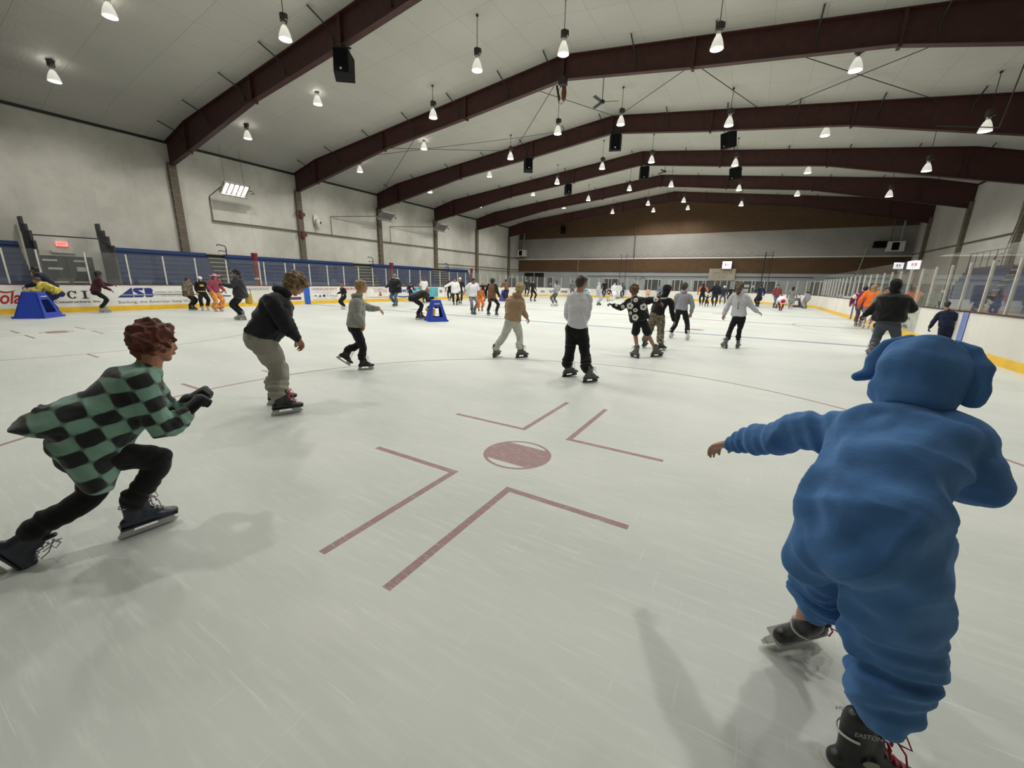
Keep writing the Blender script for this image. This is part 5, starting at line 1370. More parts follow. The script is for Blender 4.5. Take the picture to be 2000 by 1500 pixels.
# ---------------------------------------------------------------- the skaters: joints in metres on the ice
PEOPLE = [
dict(label='child in a blue fleece onesie with floppy-eared hood skating away at right', H=1.5, group=None, face=[0.433, 0.877, -0.208],
  j={'leL': [8.702,-22.436,0.287], 'leR': [8.841,-22.78,0.24], 'pel': [8.692,-22.754,0.872], 'neck': [8.791,-22.514,1.118], 'head': [8.81,-22.457,1.228], 'shL': [8.654,-22.504,1.034], 'shR': [8.877,-22.59,1.074], 'elL': [8.527,-22.433,0.973], 'wrL': [8.332,-22.249,0.831], 'hdL': [8.252,-22.175,0.772], 'elR': [8.933,-22.612,0.984], 'wrR': [8.96,-22.451,0.929], 'hdR': [8.961,-22.366,0.892], 'hipL': [8.662,-22.721,0.757], 'hipR': [8.748,-22.776,0.823], 'knL': [8.694,-22.476,0.457], 'knR': [8.849,-22.687,0.416], 'anL': [8.686,-22.398,0.162], 'anR': [8.807,-22.762,0.113]},
  ftL=[0.723, 0.69, 0.035], ftR=[0.935, 0.353, -0.035], fuL=[0.336, -0.395, 0.855], fuR=[-0.004, 0.11, 0.994],
  k=dict(lod=2, skin=srgb(176,132,108), top=srgb(58,98,156), bot=srgb(58,98,156), onesie=True, hood=True, hs=1.16, skates='easton', sksize=1.0, palmL=(0, 0, -1), curl=0.35, eyes=0, vx=0.0075, vb=0.0055, sock=srgb(200,192,180), loose=1.25, fold=1.7, topm=M_FLEECE, tname='fleece_onesie')),
dict(label='boy with auburn hair in a green and black checked shirt crouching at left', H=1.5, group=None, face=[0.198, 0.97, -0.139],
  j={'tail': [5.301,-23.811,0.752], 'tail2': [5.33,-23.693,0.76], 'hang': [5.454,-23.602,0.424], 'pel': [5.356,-23.585,0.588], 'neck': [5.425,-23.296,0.969], 'head': [5.438,-23.244,1.111], 'shL': [5.273,-23.286,0.898], 'shR': [5.561,-23.375,0.916], 'elL': [5.317,-23.189,0.633], 'wrL': [5.385,-23.119,0.738], 'hdL': [5.417,-23.072,0.778], 'elR': [5.562,-23.324,0.649], 'wrR': [5.562,-23.198,0.712], 'hdR': [5.556,-23.136,0.765], 'hipL': [5.282,-23.548,0.533], 'hipR': [5.436,-23.594,0.558], 'knR': [5.477,-23.338,0.455], 'knL': [5.29,-23.603,0.292], 'anR': [5.385,-23.478,0.171], 'anL': [5.238,-23.862,0.141]},
  ftL=[0.187, 0.431, -0.883], ftR=[0.096, 0.995, 0.0], fuL=[0.182, 0.868, 0.462], fuR=[0.0, 0.0, 1.0],
  k=dict(lod=2, skin=srgb(170,116,90), hair=srgb(96,42,24), style='curly', top=srgb(60,100,80), topm=M_CHECK, bot=srgb(24,24,26), skates='navy', glove=srgb(18,18,20), glovehands='LR', loose=1.25, wtop=1.15, vx=0.009, vb=0.006, hem=-0.1, gcurl=1.25, gsize=1.45, nohandL=1, nohandR=1)),
dict(label='tall boy in a black jacket and grey sweatpants with pink-laced skates, head bowed', H=1.75, group=None, face=[0.352, 0.705, -0.616],
  j={'pel': [3.715,-21.755,0.867], 'neck': [3.828,-21.546,1.3], 'head': [3.891,-21.43,1.418], 'shL': [3.639,-21.518,1.207], 'shR': [3.934,-21.729,1.216], 'elL': [3.669,-21.42,0.921], 'wrL': [3.718,-21.414,0.852], 'hdL': [3.735,-21.381,0.79], 'elR': [4.007,-21.635,0.964], 'wrR': [4.047,-21.562,0.854], 'hdR': [4.044,-21.526,0.787], 'hipL': [3.634,-21.714,0.805], 'hipR': [3.785,-21.814,0.829], 'knL': [3.682,-21.605,0.449], 'knR': [3.844,-21.684,0.472], 'anR': [3.958,-21.792,0.2], 'anL': [3.538,-21.607,0.2]},
  ftL=[0.415, 0.91, 0.0], ftR=[0.383, 0.924, 0.0], fuL=[0.0, 0.0, 1.0], fuR=[0.0, 0.0, 1.0],
  k=dict(lod=2, skin=srgb(178,132,106), hair=srgb(126,104,72), style='shaggy', top=srgb(26,29,34), bot=srgb(142,138,128), skates='pink', loose=1.25, wtop=1.12, wide=1.28, bunch=1.8, fold=1.5, hooddown=True, tname='jacket', bname='sweatpants', marks=[(3.7, -21.783, 1.261, 0.0227, 0.0091, 'stroke'), (3.693, -21.795, 1.223, 0.0227, 0.0091, 'stroke')], mdir=[-0.879, 0.477, 0.0])),
dict(label='boy with short blond hair in grey hoodie, one skate lifted behind', H=1.45, group=None, face=[0.514, 0.857, -0.035],
  j={'pel': [2.739,-19.762,0.749], 'neck': [2.789,-19.701,1.205], 'head': [2.825,-19.656,1.376], 'shL': [2.678,-19.599,1.107], 'shR': [2.887,-19.818,1.115], 'elL': [2.769,-19.471,1.022], 'wrL': [2.866,-19.382,1.015], 'hdL': [2.897,-19.345,0.989], 'elR': [2.916,-19.829,0.914], 'wrR': [2.93,-19.781,0.797], 'hdR': [2.934,-19.759,0.73], 'hipL': [2.687,-19.715,0.691], 'hipR': [2.792,-19.808,0.706], 'knR': [2.838,-19.719,0.395], 'knL': [2.738,-19.684,0.451], 'anR': [2.785,-19.71,0.166], 'anL': [2.534,-19.824,0.291]},
  ftL=[0.517, 0.595, -0.616], ftR=[0.544, 0.839, 0.0], fuL=[0.299, 0.548, 0.781], fuR=[0.0, 0.0, 1.0],
  k=dict(lod=2, skin=srgb(190,140,114), hair=srgb(150,124,82), style='short', top=srgb(148,148,142), bot=srgb(30,26,28), skates='black', loose=1.22, wtop=1.1, hooddown=True, tname='hoodie', wide=1.05)),
dict(label='blond child in a tan hoodie and pale sweatpants skating away', H=1.42, group=None, face=[0.109, 0.876, -0.469],
  j={'pel': [4.217,-17.152,0.777], 'neck': [4.278,-17.115,1.223], 'head': [4.326,-17.063,1.373], 'shL': [4.147,-17.17,1.139], 'shR': [4.339,-17.032,1.143], 'elL': [4.073,-17.121,0.951], 'wrL': [4.115,-17.003,0.844], 'hdL': [4.132,-16.946,0.8], 'elR': [4.37,-17.013,0.952], 'wrR': [4.426,-16.933,0.817], 'hdR': [4.454,-16.893,0.744], 'hipL': [4.165,-17.183,0.714], 'hipR': [4.271,-17.119,0.716], 'knL': [4.049,-17.183,0.445], 'knR': [4.324,-17.029,0.442], 'anL': [3.936,-17.356,0.174], 'anR': [4.378,-17.109,0.182]},
  ftL=[-0.046, 0.984, 0.172], ftR=[0.516, 0.856, 0.0], fuL=[0.033, -0.171, 0.985], fuR=[0.0, 0.0, 1.0],
  k=dict(lod=2, skin=srgb(176,132,108), hair=srgb(186,166,124), style='shaggy', top=srgb(158,132,104), bot=srgb(190,190,182), skates='rental', loose=1.25, wtop=1.12, wide=1.25, hooddown=True, tname='hoodie', bname='sweatpants', sksize=1.12)),
dict(label='brown-haired boy in a white sweatshirt and black trousers skating away in the middle', H=1.52, group=None, face=[0.332, 0.938, -0.105],
  j={'pel': [6.009,-18.196,0.848], 'neck': [6.015,-18.193,1.359], 'head': [6.036,-18.186,1.506], 'shL': [5.91,-18.254,1.279], 'shR': [6.117,-18.091,1.268], 'elL': [5.809,-18.142,1.041], 'wrL': [5.864,-18.036,0.874], 'hdL': [5.876,-18.011,0.807], 'elR': [6.131,-18.129,1.043], 'wrR': [6.09,-18.101,0.879], 'hdR': [6.05,-18.052,0.815], 'hipL': [5.943,-18.22,0.813], 'hipR': [6.07,-18.173,0.818], 'knL': [5.909,-18.169,0.476], 'knR': [6.126,-18.12,0.475], 'anL': [5.851,-18.11,0.174], 'anR': [6.278,-18.3,0.177]},
  ftL=[0.569, 0.82, 0.06], ftR=[0.566, 0.824, 0.0], fuL=[0.037, -0.098, 0.995], fuR=[0.0, 0.0, 1.0],
  k=dict(lod=2, skin=srgb(176,132,108), hair=srgb(58,44,34), style='short', top=srgb(206,206,212), bot=srgb(18,18,19), skates='rental', loose=1.2, wtop=1.0, wide=1.3, cuff=0.042, cuffup=0.06, tname='sweatshirt', sksize=1.02)),
dict(label='curly-haired child in a black sweater with white flower prints and black shorts', H=1.45, group=None, face=[-0.525, 0.848, -0.07],
  j={'pel': [6.333,-15.408,0.801], 'neck': [6.178,-15.44,1.253], 'head': [6.155,-15.445,1.399], 'shL': [6.056,-15.466,1.132], 'shR': [6.358,-15.403,1.164], 'elL': [5.915,-15.475,1.029], 'wrL': [5.748,-15.489,1.075], 'hdL': [5.668,-15.496,1.104], 'elR': [6.521,-15.308,1.211], 'wrR': [6.649,-15.199,1.171], 'hdR': [6.698,-15.169,1.141], 'hipL': [6.276,-15.42,0.754], 'hipR': [6.408,-15.393,0.761], 'knL': [6.26,-15.372,0.465], 'knR': [6.516,-15.319,0.481], 'anL': [6.378,-15.593,0.182], 'anR': [6.666,-15.2,0.181]},
  ftL=[-0.786, 0.619, 0.0], ftR=[0.747, 0.664, 0.035], fuL=[0.0, 0.0, 1.0], fuR=[0.014, -0.068, 0.998],
  k=dict(lod=2, skin=srgb(158,112,88), hair=srgb(98,74,48), style='curly', top=srgb(24,24,26), bot=srgb(24,24,26), shorts=True, skates='rental', loose=1.3, wtop=1.25, tname='sweater', bname='shorts', sksize=1.1, marks=[(6.213, -15.433, 1.206, 0.0435, 0.0435, 'flower'), (6.112, -15.454, 1.08, 0.0674, 0.0652, 'flower'), (6.378, -15.399, 1.07, 0.0674, 0.0652, 'flower'), (6.227, -15.43, 1.0, 0.0468, 0.0391, 'flower'), (6.236, -15.428, 0.85, 0.0631, 0.0631, 'flower'), (6.338, -15.407, 1.269, 0.0326, 0.0435, 'flower'), (5.97, -15.484, 1.053, 0.037, 0.037, 'flower'), (6.601, -15.352, 1.225, 0.05, 0.0478, 'flower'), (6.136, -15.449, 0.931, 0.0283, 0.037, 'flower'), (5.832, -15.512, 1.08, 0.0261, 0.0283, 'flower'), (6.132, -15.45, 1.198, 0.0065, 0.0435, 'stroke')], glove=srgb(24,24,26), glovehands='L', gsize=1.1, mdir=[-0.204, 0.979, 0.0])),
dict(label='person in a black hooded jacket and camouflage trousers beside the flower sweater', H=1.55, group=None, face=[0.409, 0.907, -0.105],
  j={'pel': [6.41,-14.077,0.865], 'neck': [6.535,-14.053,1.276], 'head': [6.586,-14.044,1.418], 'shL': [6.394,-14.08,1.129], 'shR': [6.697,-14.023,1.116], 'elL': [6.29,-13.937,0.949], 'wrL': [6.354,-13.844,0.85], 'hdL': [6.378,-13.819,0.8], 'elR': [6.743,-14.014,0.905], 'wrR': [6.794,-13.984,0.714], 'hdR': [6.826,-13.978,0.632], 'hipL': [6.338,-14.091,0.789], 'hipR': [6.497,-14.061,0.797], 'knL': [6.29,-14.039,0.462], 'knR': [6.526,-14.025,0.467], 'anL': [6.173,-14.014,0.172], 'anR': [6.595,-14.226,0.177]},
  ftL=[0.166, 0.977, 0.131], ftR=[0.563, 0.826, 0.0], fuL=[0.026, -0.137, 0.99], fuR=[0.0, 0.0, 1.0],
  k=dict(lod=2, skin=srgb(150,108,88), top=srgb(24,24,26), bot=srgb(110,100,84), botm=M_CAMO, hood=True, skates='black', loose=1.15, wide=1.25, hs=1.08, tname='hooded_jacket', marks=[(6.507, -14.059, 1.222, 0.0734, 0.0159, 'stroke'), (6.584, -14.044, 1.236, 0.0489, 0.0147, 'stroke')], eyes=0, mdir=[-0.186, 0.982, 0.0])),
dict(label='girl with pinned-up hair in a grey hoodie and black trousers skating away', H=1.58, group=None, face=[0.212, 0.967, -0.139],
  j={'pel': [6.598,-11.53,0.862], 'neck': [6.611,-11.529,1.326], 'head': [6.606,-11.529,1.483], 'shL': [6.435,-11.552,1.205], 'shR': [6.772,-11.507,1.217], 'elL': [6.389,-11.437,0.966], 'wrL': [6.444,-11.309,0.814], 'hdL': [6.475,-11.284,0.755], 'elR': [6.868,-11.494,0.976], 'wrR': [6.859,-11.435,0.769], 'hdR': [6.838,-11.397,0.678], 'hipL': [6.523,-11.54,0.8], 'hipR': [6.686,-11.519,0.807], 'knL': [6.483,-11.465,0.436], 'knR': [6.789,-11.454,0.456], 'anL': [6.383,-11.498,0.175], 'anR': [6.861,-11.642,0.18]},
  ftL=[0.219, 0.967, 0.131], ftR=[0.128, 0.992, 0.0], fuL=[0.018, -0.138, 0.99], fuR=[0.0, 0.0, 1.0],
  k=dict(lod=2, skin=srgb(176,132,108), hair=srgb(66,50,40), style='bun', top=srgb(142,142,150), bot=srgb(22,24,26), skates='white', loose=1.2, hooddown=True, tname='hoodie', vx=0.014, vb=0.009)),
dict(label='girl with a long ponytail in a pale grey hoodie and black leggings, arms spread', H=1.55, group=None, face=[0.063, 0.993, -0.105],
  j={'pel': [8.093,-12.574,0.833], 'neck': [8.038,-12.576,1.369], 'head': [8.015,-12.576,1.528], 'shL': [7.887,-12.579,1.251], 'shR': [8.208,-12.572,1.263], 'elL': [7.804,-12.561,1.02], 'wrL': [7.76,-12.543,0.824], 'hdL': [7.746,-12.533,0.758], 'elR': [8.324,-12.549,1.07], 'wrR': [8.485,-12.525,0.94], 'hdR': [8.555,-12.513,0.907], 'hipL': [8.033,-12.576,0.778], 'hipR': [8.178,-12.572,0.787], 'knL': [7.959,-12.528,0.474], 'knR': [8.155,-12.523,0.463], 'anL': [7.909,-12.726,0.175], 'anR': [8.167,-12.493,0.177]},
  ftL=[-0.522, 0.851, 0.06], ftR=[0.235, 0.972, 0.0], fuL=[0.002, -0.07, 0.998], fuR=[0.0, 0.0, 1.0],
  k=dict(lod=2, skin=srgb(176,132,108), hair=srgb(90,66,46), style='pony', top=srgb(186,186,194), bot=srgb(20,22,24), skates='rental', loose=1.22, hooddown=True, tname='hoodie', bname='leggings', wide=0.95, cuff=0.03, marks=[(8.044, -12.576, 1.095, 0.0064, 0.0897, 'cord'), (8.056, -12.575, 1.008, 0.0167, 0.0167, 'cord')], vx=0.013, vb=0.009, mdir=[-0.024, 1.0, 0.0])),
dict(label='large man in a black hooded sweatshirt and grey jeans at right', H=1.8, group=None, face=[0.385, 0.912, -0.139],
  j={'pel': [11.136,-11.571,0.839], 'neck': [11.131,-11.57,1.47], 'head': [11.118,-11.567,1.63], 'shL': [10.965,-11.532,1.301], 'shR': [11.363,-11.623,1.296], 'elL': [10.82,-11.499,1.079], 'wrL': [10.723,-11.436,0.95], 'hdL': [10.679,-11.415,0.897], 'elR': [11.502,-11.552,1.117], 'wrR': [11.435,-11.332,1.104], 'hdR': [11.387,-11.3,1.112], 'hipL': [11.059,-11.554,0.737], 'hipR': [11.238,-11.595,0.753], 'knL': [11.028,-11.464,0.41], 'knR': [11.376,-11.565,0.403], 'anL': [10.924,-11.775,0.203], 'anR': [11.48,-11.482,0.206]},
  ftL=[-0.125, 0.99, 0.066], ftR=[0.543, 0.84, 0.0], fuL=[-0.016, -0.068, 0.998], fuR=[0.0, 0.0, 1.0],
  k=dict(lod=2, skin=srgb(176,132,108), top=srgb(14,14,16), bot=srgb(64,70,82), hood=True, skates='rental', loose=1.25, fat=1.2, wtop=1.08, hs=1.15, tname='hooded_sweatshirt', bname='jeans', glove=srgb(24,24,26), eyes=0, vx=0.014, vb=0.009)),
dict(label='child in a dark blue padded suit and grey cap near the right boards', H=1.15, group=None, face=[0.375, 0.921, -0.105],
  j={'pel': [12.925,-8.898,0.642], 'neck': [12.866,-8.88,1.046], 'head': [12.84,-8.872,1.179], 'shL': [12.751,-8.845,0.929], 'shR': [13.01,-8.924,0.948], 'elL': [12.684,-8.824,0.744], 'wrL': [12.637,-8.809,0.544], 'hdL': [12.627,-8.806,0.444], 'elR': [13.133,-8.962,0.77], 'wrR': [13.172,-8.87,0.63], 'hdR': [13.162,-8.846,0.573], 'hipL': [12.887,-8.886,0.555], 'hipR': [12.994,-8.919,0.566], 'knL': [12.909,-8.851,0.304], 'knR': [13.07,-8.901,0.323], 'anL': [12.9,-8.925,0.131], 'anR': [13.118,-8.969,0.131]},
  ftL=[0.295, 0.956, 0.0], ftR=[0.295, 0.956, 0.0], fuL=[0.0, 0.0, 1.0], fuR=[0.0, 0.0, 1.0],
  k=dict(lod=1, skin=srgb(176,132,108), hat=('beanie', srgb(52,54,50)), hair=srgb(60,50,40), top=srgb(24,30,56), bot=srgb(20,26,50), skates='black', loose=1.25, wide=1.3, fat=1.1, tname='padded_jacket', glove=srgb(30,16,20))),
dict(label='girl in a maroon jacket and black leggings reaching forward by the left boards', H=1.614, group=None, face=[0.073, 0.997, 0.0],
  j={'pel': [-13.328,-18.787,0.815], 'neck': [-13.316,-18.626,1.314], 'shL': [-13.486,-18.628,1.268], 'hipL': [-13.412,-18.781,0.799], 'knL': [-13.445,-18.492,0.531], 'anL': [-13.398,-18.639,0.184], 'elL': [-13.53,-18.444,1.088], 'wrL': [-13.505,-18.214,1.05], 'shR': [-13.148,-18.653,1.268], 'hipR': [-13.244,-18.793,0.799], 'knR': [-13.171,-18.547,0.498], 'anR': [-13.244,-18.747,0.184], 'elR': [-13.103,-18.605,1.015], 'wrR': [-13.107,-18.413,0.88], 'head': [-13.313,-18.581,1.44]},
  ftL=[0.073, 0.997, 0.0], ftR=[0.073, 0.997, 0.0],
  k=dict(lod=1, skin=srgb(120,84,66), hair=srgb(22,18,18), style='long', top=srgb(66,28,38), bot=srgb(24,24,26), skates='grey', loose=1.25, wide=0.95)),
dict(label='adult in a dark blue jacket bending over the blue skate aid at far left', H=1.8, group=None, face=[-0.357, -0.934, 0.0],
  j={'pel': [-13.627,-19.781,0.909], 'neck': [-13.731,-20.054,1.416], 'shL': [-13.545,-20.096,1.369], 'hipL': [-13.54,-19.814,0.891], 'knL': [-13.58,-20.136,0.592], 'anL': [-13.562,-19.965,0.206], 'elL': [-13.514,-20.201,1.098], 'wrL': [-13.61,-20.418,0.991], 'shR': [-13.898,-19.962,1.369], 'hipR': [-13.714,-19.748,0.891], 'knR': [-13.898,-20.014,0.592], 'anR': [-13.798,-19.875,0.206], 'elR': [-13.99,-20.019,1.098], 'wrR': [-14.064,-20.245,0.991], 'head': [-13.753,-20.112,1.545]},
  ftL=[-0.357, -0.934, 0.0], ftR=[-0.357, -0.934, 0.0],
  k=dict(lod=1, skin=srgb(120,84,66), hair=srgb(24,24,26), top=srgb(22,26,44), bot=srgb(24,28,52), skates='navy', loose=1.3)),
dict(label='child in a mottled yellow jacket leaning over the blue skate aid at far left', H=1.55, group=None, face=[-0.359, -0.933, 0.0],
  j={'pel': [-12.585,-19.89,0.783], 'neck': [-12.723,-20.25,1.107], 'shL': [-12.559,-20.275,1.077], 'hipL': [-12.509,-19.919,0.767], 'knL': [-12.552,-20.207,0.524], 'anL': [-12.548,-20.096,0.177], 'elL': [-12.511,-20.402,0.865], 'wrL': [-12.61,-20.604,0.867], 'shR': [-12.862,-20.158,1.077], 'hipR': [-12.66,-19.861,0.767], 'knR': [-12.822,-20.103,0.524], 'anR': [-12.75,-20.018,0.177], 'elR': [-12.982,-20.221,0.865], 'wrR': [-13.044,-20.437,0.867], 'head': [-12.747,-20.311,1.197]},
  ftL=[-0.359, -0.933, 0.0], ftR=[-0.359, -0.933, 0.0],
  k=dict(lod=1, skin=srgb(176,132,108), hair=srgb(90,66,50), top=srgb(166,152,60), topm=M_YELMOT, bot=srgb(24,34,80), skates='grey', loose=1.35, tname='yellow_jacket')),
dict(label='child in a brown and grey camouflage coat by the bank banner', H=1.417, group=None, face=[0.779, 0.627, 0.0],
  j={'pel': [-12.885,-15.992,0.716], 'neck': [-12.847,-15.962,1.174], 'shL': [-12.944,-15.849,1.132], 'hipL': [-12.931,-15.935,0.702], 'knL': [-12.797,-15.747,0.442], 'anL': [-12.911,-15.886,0.162], 'elL': [-13.035,-15.847,0.921], 'wrL': [-12.951,-15.773,0.749], 'shR': [-12.757,-16.081,1.132], 'hipR': [-12.839,-16.05,0.702], 'knR': [-12.626,-15.959,0.442], 'anR': [-12.786,-16.04,0.162], 'elR': [-12.756,-16.17,0.92], 'wrR': [-12.638,-16.094,0.77], 'head': [-12.826,-15.945,1.292]},
  ftL=[0.779, 0.627, 0.0], ftR=[0.779, 0.627, 0.0],
  k=dict(lod=1, skin=srgb(176,132,108), hair=srgb(52,38,32), top=srgb(92,80,66), topm=M_CAMO, bot=srgb(24,24,26), skates='black', loose=1.45, wtop=1.2, hem=-0.25, tname='long_coat')),
dict(label='child in a black costume with yellow belt, chest oval and white hood', H=1.449, group=None, face=[0.977, -0.214, 0.0],
  j={'pel': [-12.558,-15.582,0.732], 'neck': [-12.558,-15.582,1.202], 'shL': [-12.526,-15.434,1.159], 'hipL': [-12.542,-15.509,0.717], 'knL': [-12.314,-15.493,0.445], 'anL': [-12.508,-15.489,0.165], 'elL': [-12.581,-15.348,0.948], 'wrL': [-12.443,-15.363,0.789], 'shR': [-12.591,-15.731,1.159], 'hipR': [-12.574,-15.656,0.717], 'knR': [-12.374,-15.765,0.445], 'anR': [-12.552,-15.687,0.165], 'elR': [-12.642,-15.77,0.933], 'wrR': [-12.515,-15.792,0.768], 'head': [-12.537,-15.587,1.325]},
  ftL=[0.977, -0.214, 0.0], ftR=[0.977, -0.214, 0.0],
  k=dict(lod=1, skin=srgb(176,132,108), top=srgb(24,24,26), bot=srgb(24,24,26), hood=True, skates='white', hat=('beanie', srgb(225,225,225)), cutface=0, loose=1.15, tname='costume_top', decor=deco_belt, wide=1.2)),
dict(label='child in a wide pink hat, pink jacket and orange patterned flared trousers', H=1.599, group=None, face=[0.994, 0.113, 0.0],
  j={'pel': [-11.692,-15.485,0.807], 'neck': [-11.55,-15.468,1.307], 'shL': [-11.582,-15.303,1.261], 'hipL': [-11.701,-15.402,0.791], 'knL': [-11.464,-15.31,0.494], 'anL': [-11.618,-15.364,0.155], 'elL': [-11.587,-15.233,1.011], 'wrL': [-11.399,-15.21,0.877], 'shR': [-11.544,-15.637,1.261], 'hipR': [-11.683,-15.567,0.791], 'knR': [-11.431,-15.604,0.494], 'anR': [-11.593,-15.586,0.155], 'elR': [-11.574,-15.724,1.019], 'wrR': [-11.39,-15.716,0.877], 'head': [-11.508,-15.464,1.433]},
  ftL=[0.994, 0.113, 0.0], ftR=[0.994, 0.113, 0.0],
  k=dict(lod=1, skin=srgb(176,132,108), hair=srgb(120,80,50), style='long', hat=('cowboy', srgb(232,140,176)), top=srgb(150,70,90), bot=srgb(206,130,60), botm=M_ORPAT, skates='white', sksize=0.85, loose=1.3, wide=1.35, cuff=0.06)),
dict(label='woman in a black hooded coat with grey sleeves holding a yellow bag by the boards', H=1.752, group=None, face=[-0.716, -0.698, 0.0],
  j={'pel': [-7.073,-16.696,0.885], 'neck': [-7.087,-16.71,1.454], 'shL': [-6.957,-16.84,1.401], 'hipL': [-7.009,-16.761,0.867], 'knL': [-7.177,-16.985,0.541], 'anL': [-7.079,-16.776,0.2], 'elL': [-6.93,-17.003,1.17], 'wrL': [-7.128,-17.154,1.217], 'shR': [-7.214,-16.577,1.401], 'hipR': [-7.136,-16.631,0.867], 'knR': [-7.352,-16.782,0.528], 'anR': [-7.127,-16.676,0.2], 'elR': [-7.247,-16.482,1.136], 'wrR': [-7.4,-16.612,0.981], 'head': [-7.108,-16.73,1.602]},
  ftL=[-0.716, -0.698, 0.0], ftR=[-0.716, -0.698, 0.0],
  k=dict(lod=1, skin=srgb(176,132,108), hair=srgb(24,24,26), style='bun', top=srgb(44,44,48), bot=srgb(20,21,28), skates='grey', loose=1.35, wtop=1.2, hem=-0.2, tname='hooded_coat', hooddown=True, glove=srgb(24,24,26), hat=('beanie', srgb(24,24,26)))),
dict(label='small child in black with pale skates, arm out, before the red-headed banner', H=1.254, group=None, face=[-0.122, -0.993, 0.0],
  j={'pel': [-9.413,-10.748,0.633], 'neck': [-9.42,-10.805,1.037], 'shL': [-9.289,-10.815,1.0], 'hipL': [-9.348,-10.756,0.621], 'knL': [-9.315,-10.975,0.407], 'anL': [-9.324,-10.844,0.143], 'elL': [-9.184,-10.791,0.827], 'wrL': [-9.153,-10.946,0.736], 'shR': [-9.55,-10.783,1.0], 'hipR': [-9.478,-10.74,0.621], 'knR': [-9.561,-10.913,0.381], 'anR': [-9.514,-10.745,0.143], 'elR': [-9.66,-10.704,0.849], 'wrR': [-9.764,-10.833,0.774], 'head': [-9.423,-10.83,1.14]},
  ftL=[-0.122, -0.993, 0.0], ftR=[-0.122, -0.993, 0.0],
  k=dict(lod=1, skin=srgb(176,132,108), hair=srgb(110,80,60), top=srgb(24,24,26), bot=srgb(24,24,26), skates='white', loose=1.25, wide=1.25)),
dict(label='man in a grey helmet and black and white hockey jersey with jeans', H=1.85, group=None, face=[0.284, -0.959, 0.0],
  j={'pel': [-9.388,-7.314,0.934], 'neck': [-9.388,-7.314,1.536], 'shL': [-9.202,-7.259,1.48], 'hipL': [-9.296,-7.287,0.916], 'knL': [-9.155,-7.554,0.578], 'anL': [-9.287,-7.361,0.211], 'elL': [-9.057,-7.23,1.22], 'wrL': [-8.963,-7.478,1.175], 'shR': [-9.574,-7.369,1.48], 'hipR': [-9.48,-7.341,0.916], 'knR': [-9.462,-7.609,0.551], 'anR': [-9.468,-7.338,0.211], 'elR': [-9.712,-7.401,1.216], 'wrR': [-9.663,-7.656,1.147], 'head': [-9.38,-7.341,1.693]},
  ftL=[0.284, -0.959, 0.0], ftR=[0.284, -0.959, 0.0],
  k=dict(lod=1, skin=srgb(176,132,108), hair=srgb(70,60,50), hat=('helmet', srgb(110,108,104)), top=srgb(22,24,32), bot=srgb(78,92,112), skates='black', loose=1.5, wtop=1.25, hem=-0.2, fat=1.1, glove=srgb(24,24,26), tname='hockey_jersey', bname='jeans', decor=deco_jersey)),
dict(label='child in a dark helmet and navy and red jersey by the key banner', H=1.367, group=None, face=[0.963, -0.268, 0.0],
  j={'pel': [-13.114,-2.333,0.69], 'neck': [-13.025,-2.358,1.125], 'shL': [-12.995,-2.218,1.085], 'hipL': [-13.095,-2.265,0.677], 'knL': [-12.839,-2.265,0.46], 'anL': [-12.941,-2.254,0.156], 'elL': [-13.019,-2.091,0.905], 'wrL': [-12.832,-2.093,0.839], 'shR': [-13.072,-2.494,1.085], 'hipR': [-13.133,-2.402,0.677], 'knR': [-12.978,-2.523,0.406], 'anR': [-13.165,-2.447,0.156], 'elR': [-13.158,-2.59,0.905], 'wrR': [-12.997,-2.685,0.839], 'head': [-12.994,-2.367,1.236]},
  ftL=[0.963, -0.268, 0.0], ftR=[0.963, -0.268, 0.0],
  k=dict(lod=0, skin=srgb(176,132,108), hat=('helmet', srgb(34,34,38)), top=srgb(40,36,58), bot=srgb(30,32,40), skates='black', loose=1.4, decor=deco_number, tname='hockey_jersey')),
dict(label='bald man in black bending low over a child beside the blue skate aid', H=1.72, group=None, face=[0.54, 0.677, -0.5],
  j={'pel': [-3.069,-12.451,0.834], 'neck': [-2.751,-12.052,1.062], 'shL': [-2.921,-11.976,1.041], 'hipL': [-3.139,-12.395,0.817], 'knL': [-2.966,-12.083,0.592], 'anL': [-2.95,-12.163,0.196], 'elL': [-2.886,-11.822,0.811], 'wrL': [-2.7,-11.657,0.834], 'shR': [-2.639,-12.201,1.041], 'hipR': [-2.999,-12.507,0.817], 'knR': [-2.746,-12.29,0.559], 'anR': [-2.901,-12.378,0.196], 'elR': [-2.561,-12.169,0.775], 'wrR': [-2.446,-11.959,0.705], 'head': [-2.703,-11.991,1.141]},
  ftL=[0.624, 0.782, 0.0], ftR=[0.624, 0.782, 0.0],
  k=dict(lod=1, skin=srgb(168,120,94), top=srgb(40,42,46), bot=srgb(26,27,30), skates='black', loose=1.2)),
dict(label='small child in orange padded trousers and black top slumped at the blue skate aid', H=0.95, group=None, face=[0.684, 0.729, 0.0],
  j={'pel': [-3.136,-11.506,0.366], 'neck': [-2.979,-11.338,0.572], 'shL': [-3.066,-11.285,0.553], 'hipL': [-3.172,-11.472,0.356], 'knL': [-3.078,-11.298,0.234], 'anL': [-3.169,-11.458,0.108], 'elL': [-3.056,-11.188,0.435], 'wrL': [-2.951,-11.1,0.454], 'shR': [-2.921,-11.422,0.553], 'hipR': [-3.1,-11.539,0.356], 'knR': [-2.909,-11.41,0.326], 'anR': [-2.956,-11.397,0.108], 'elR': [-2.824,-11.405,0.435], 'wrR': [-2.743,-11.295,0.454], 'head': [-2.952,-11.309,0.629]},
  ftL=[0.684, 0.729, 0.0], ftR=[0.684, 0.729, 0.0],
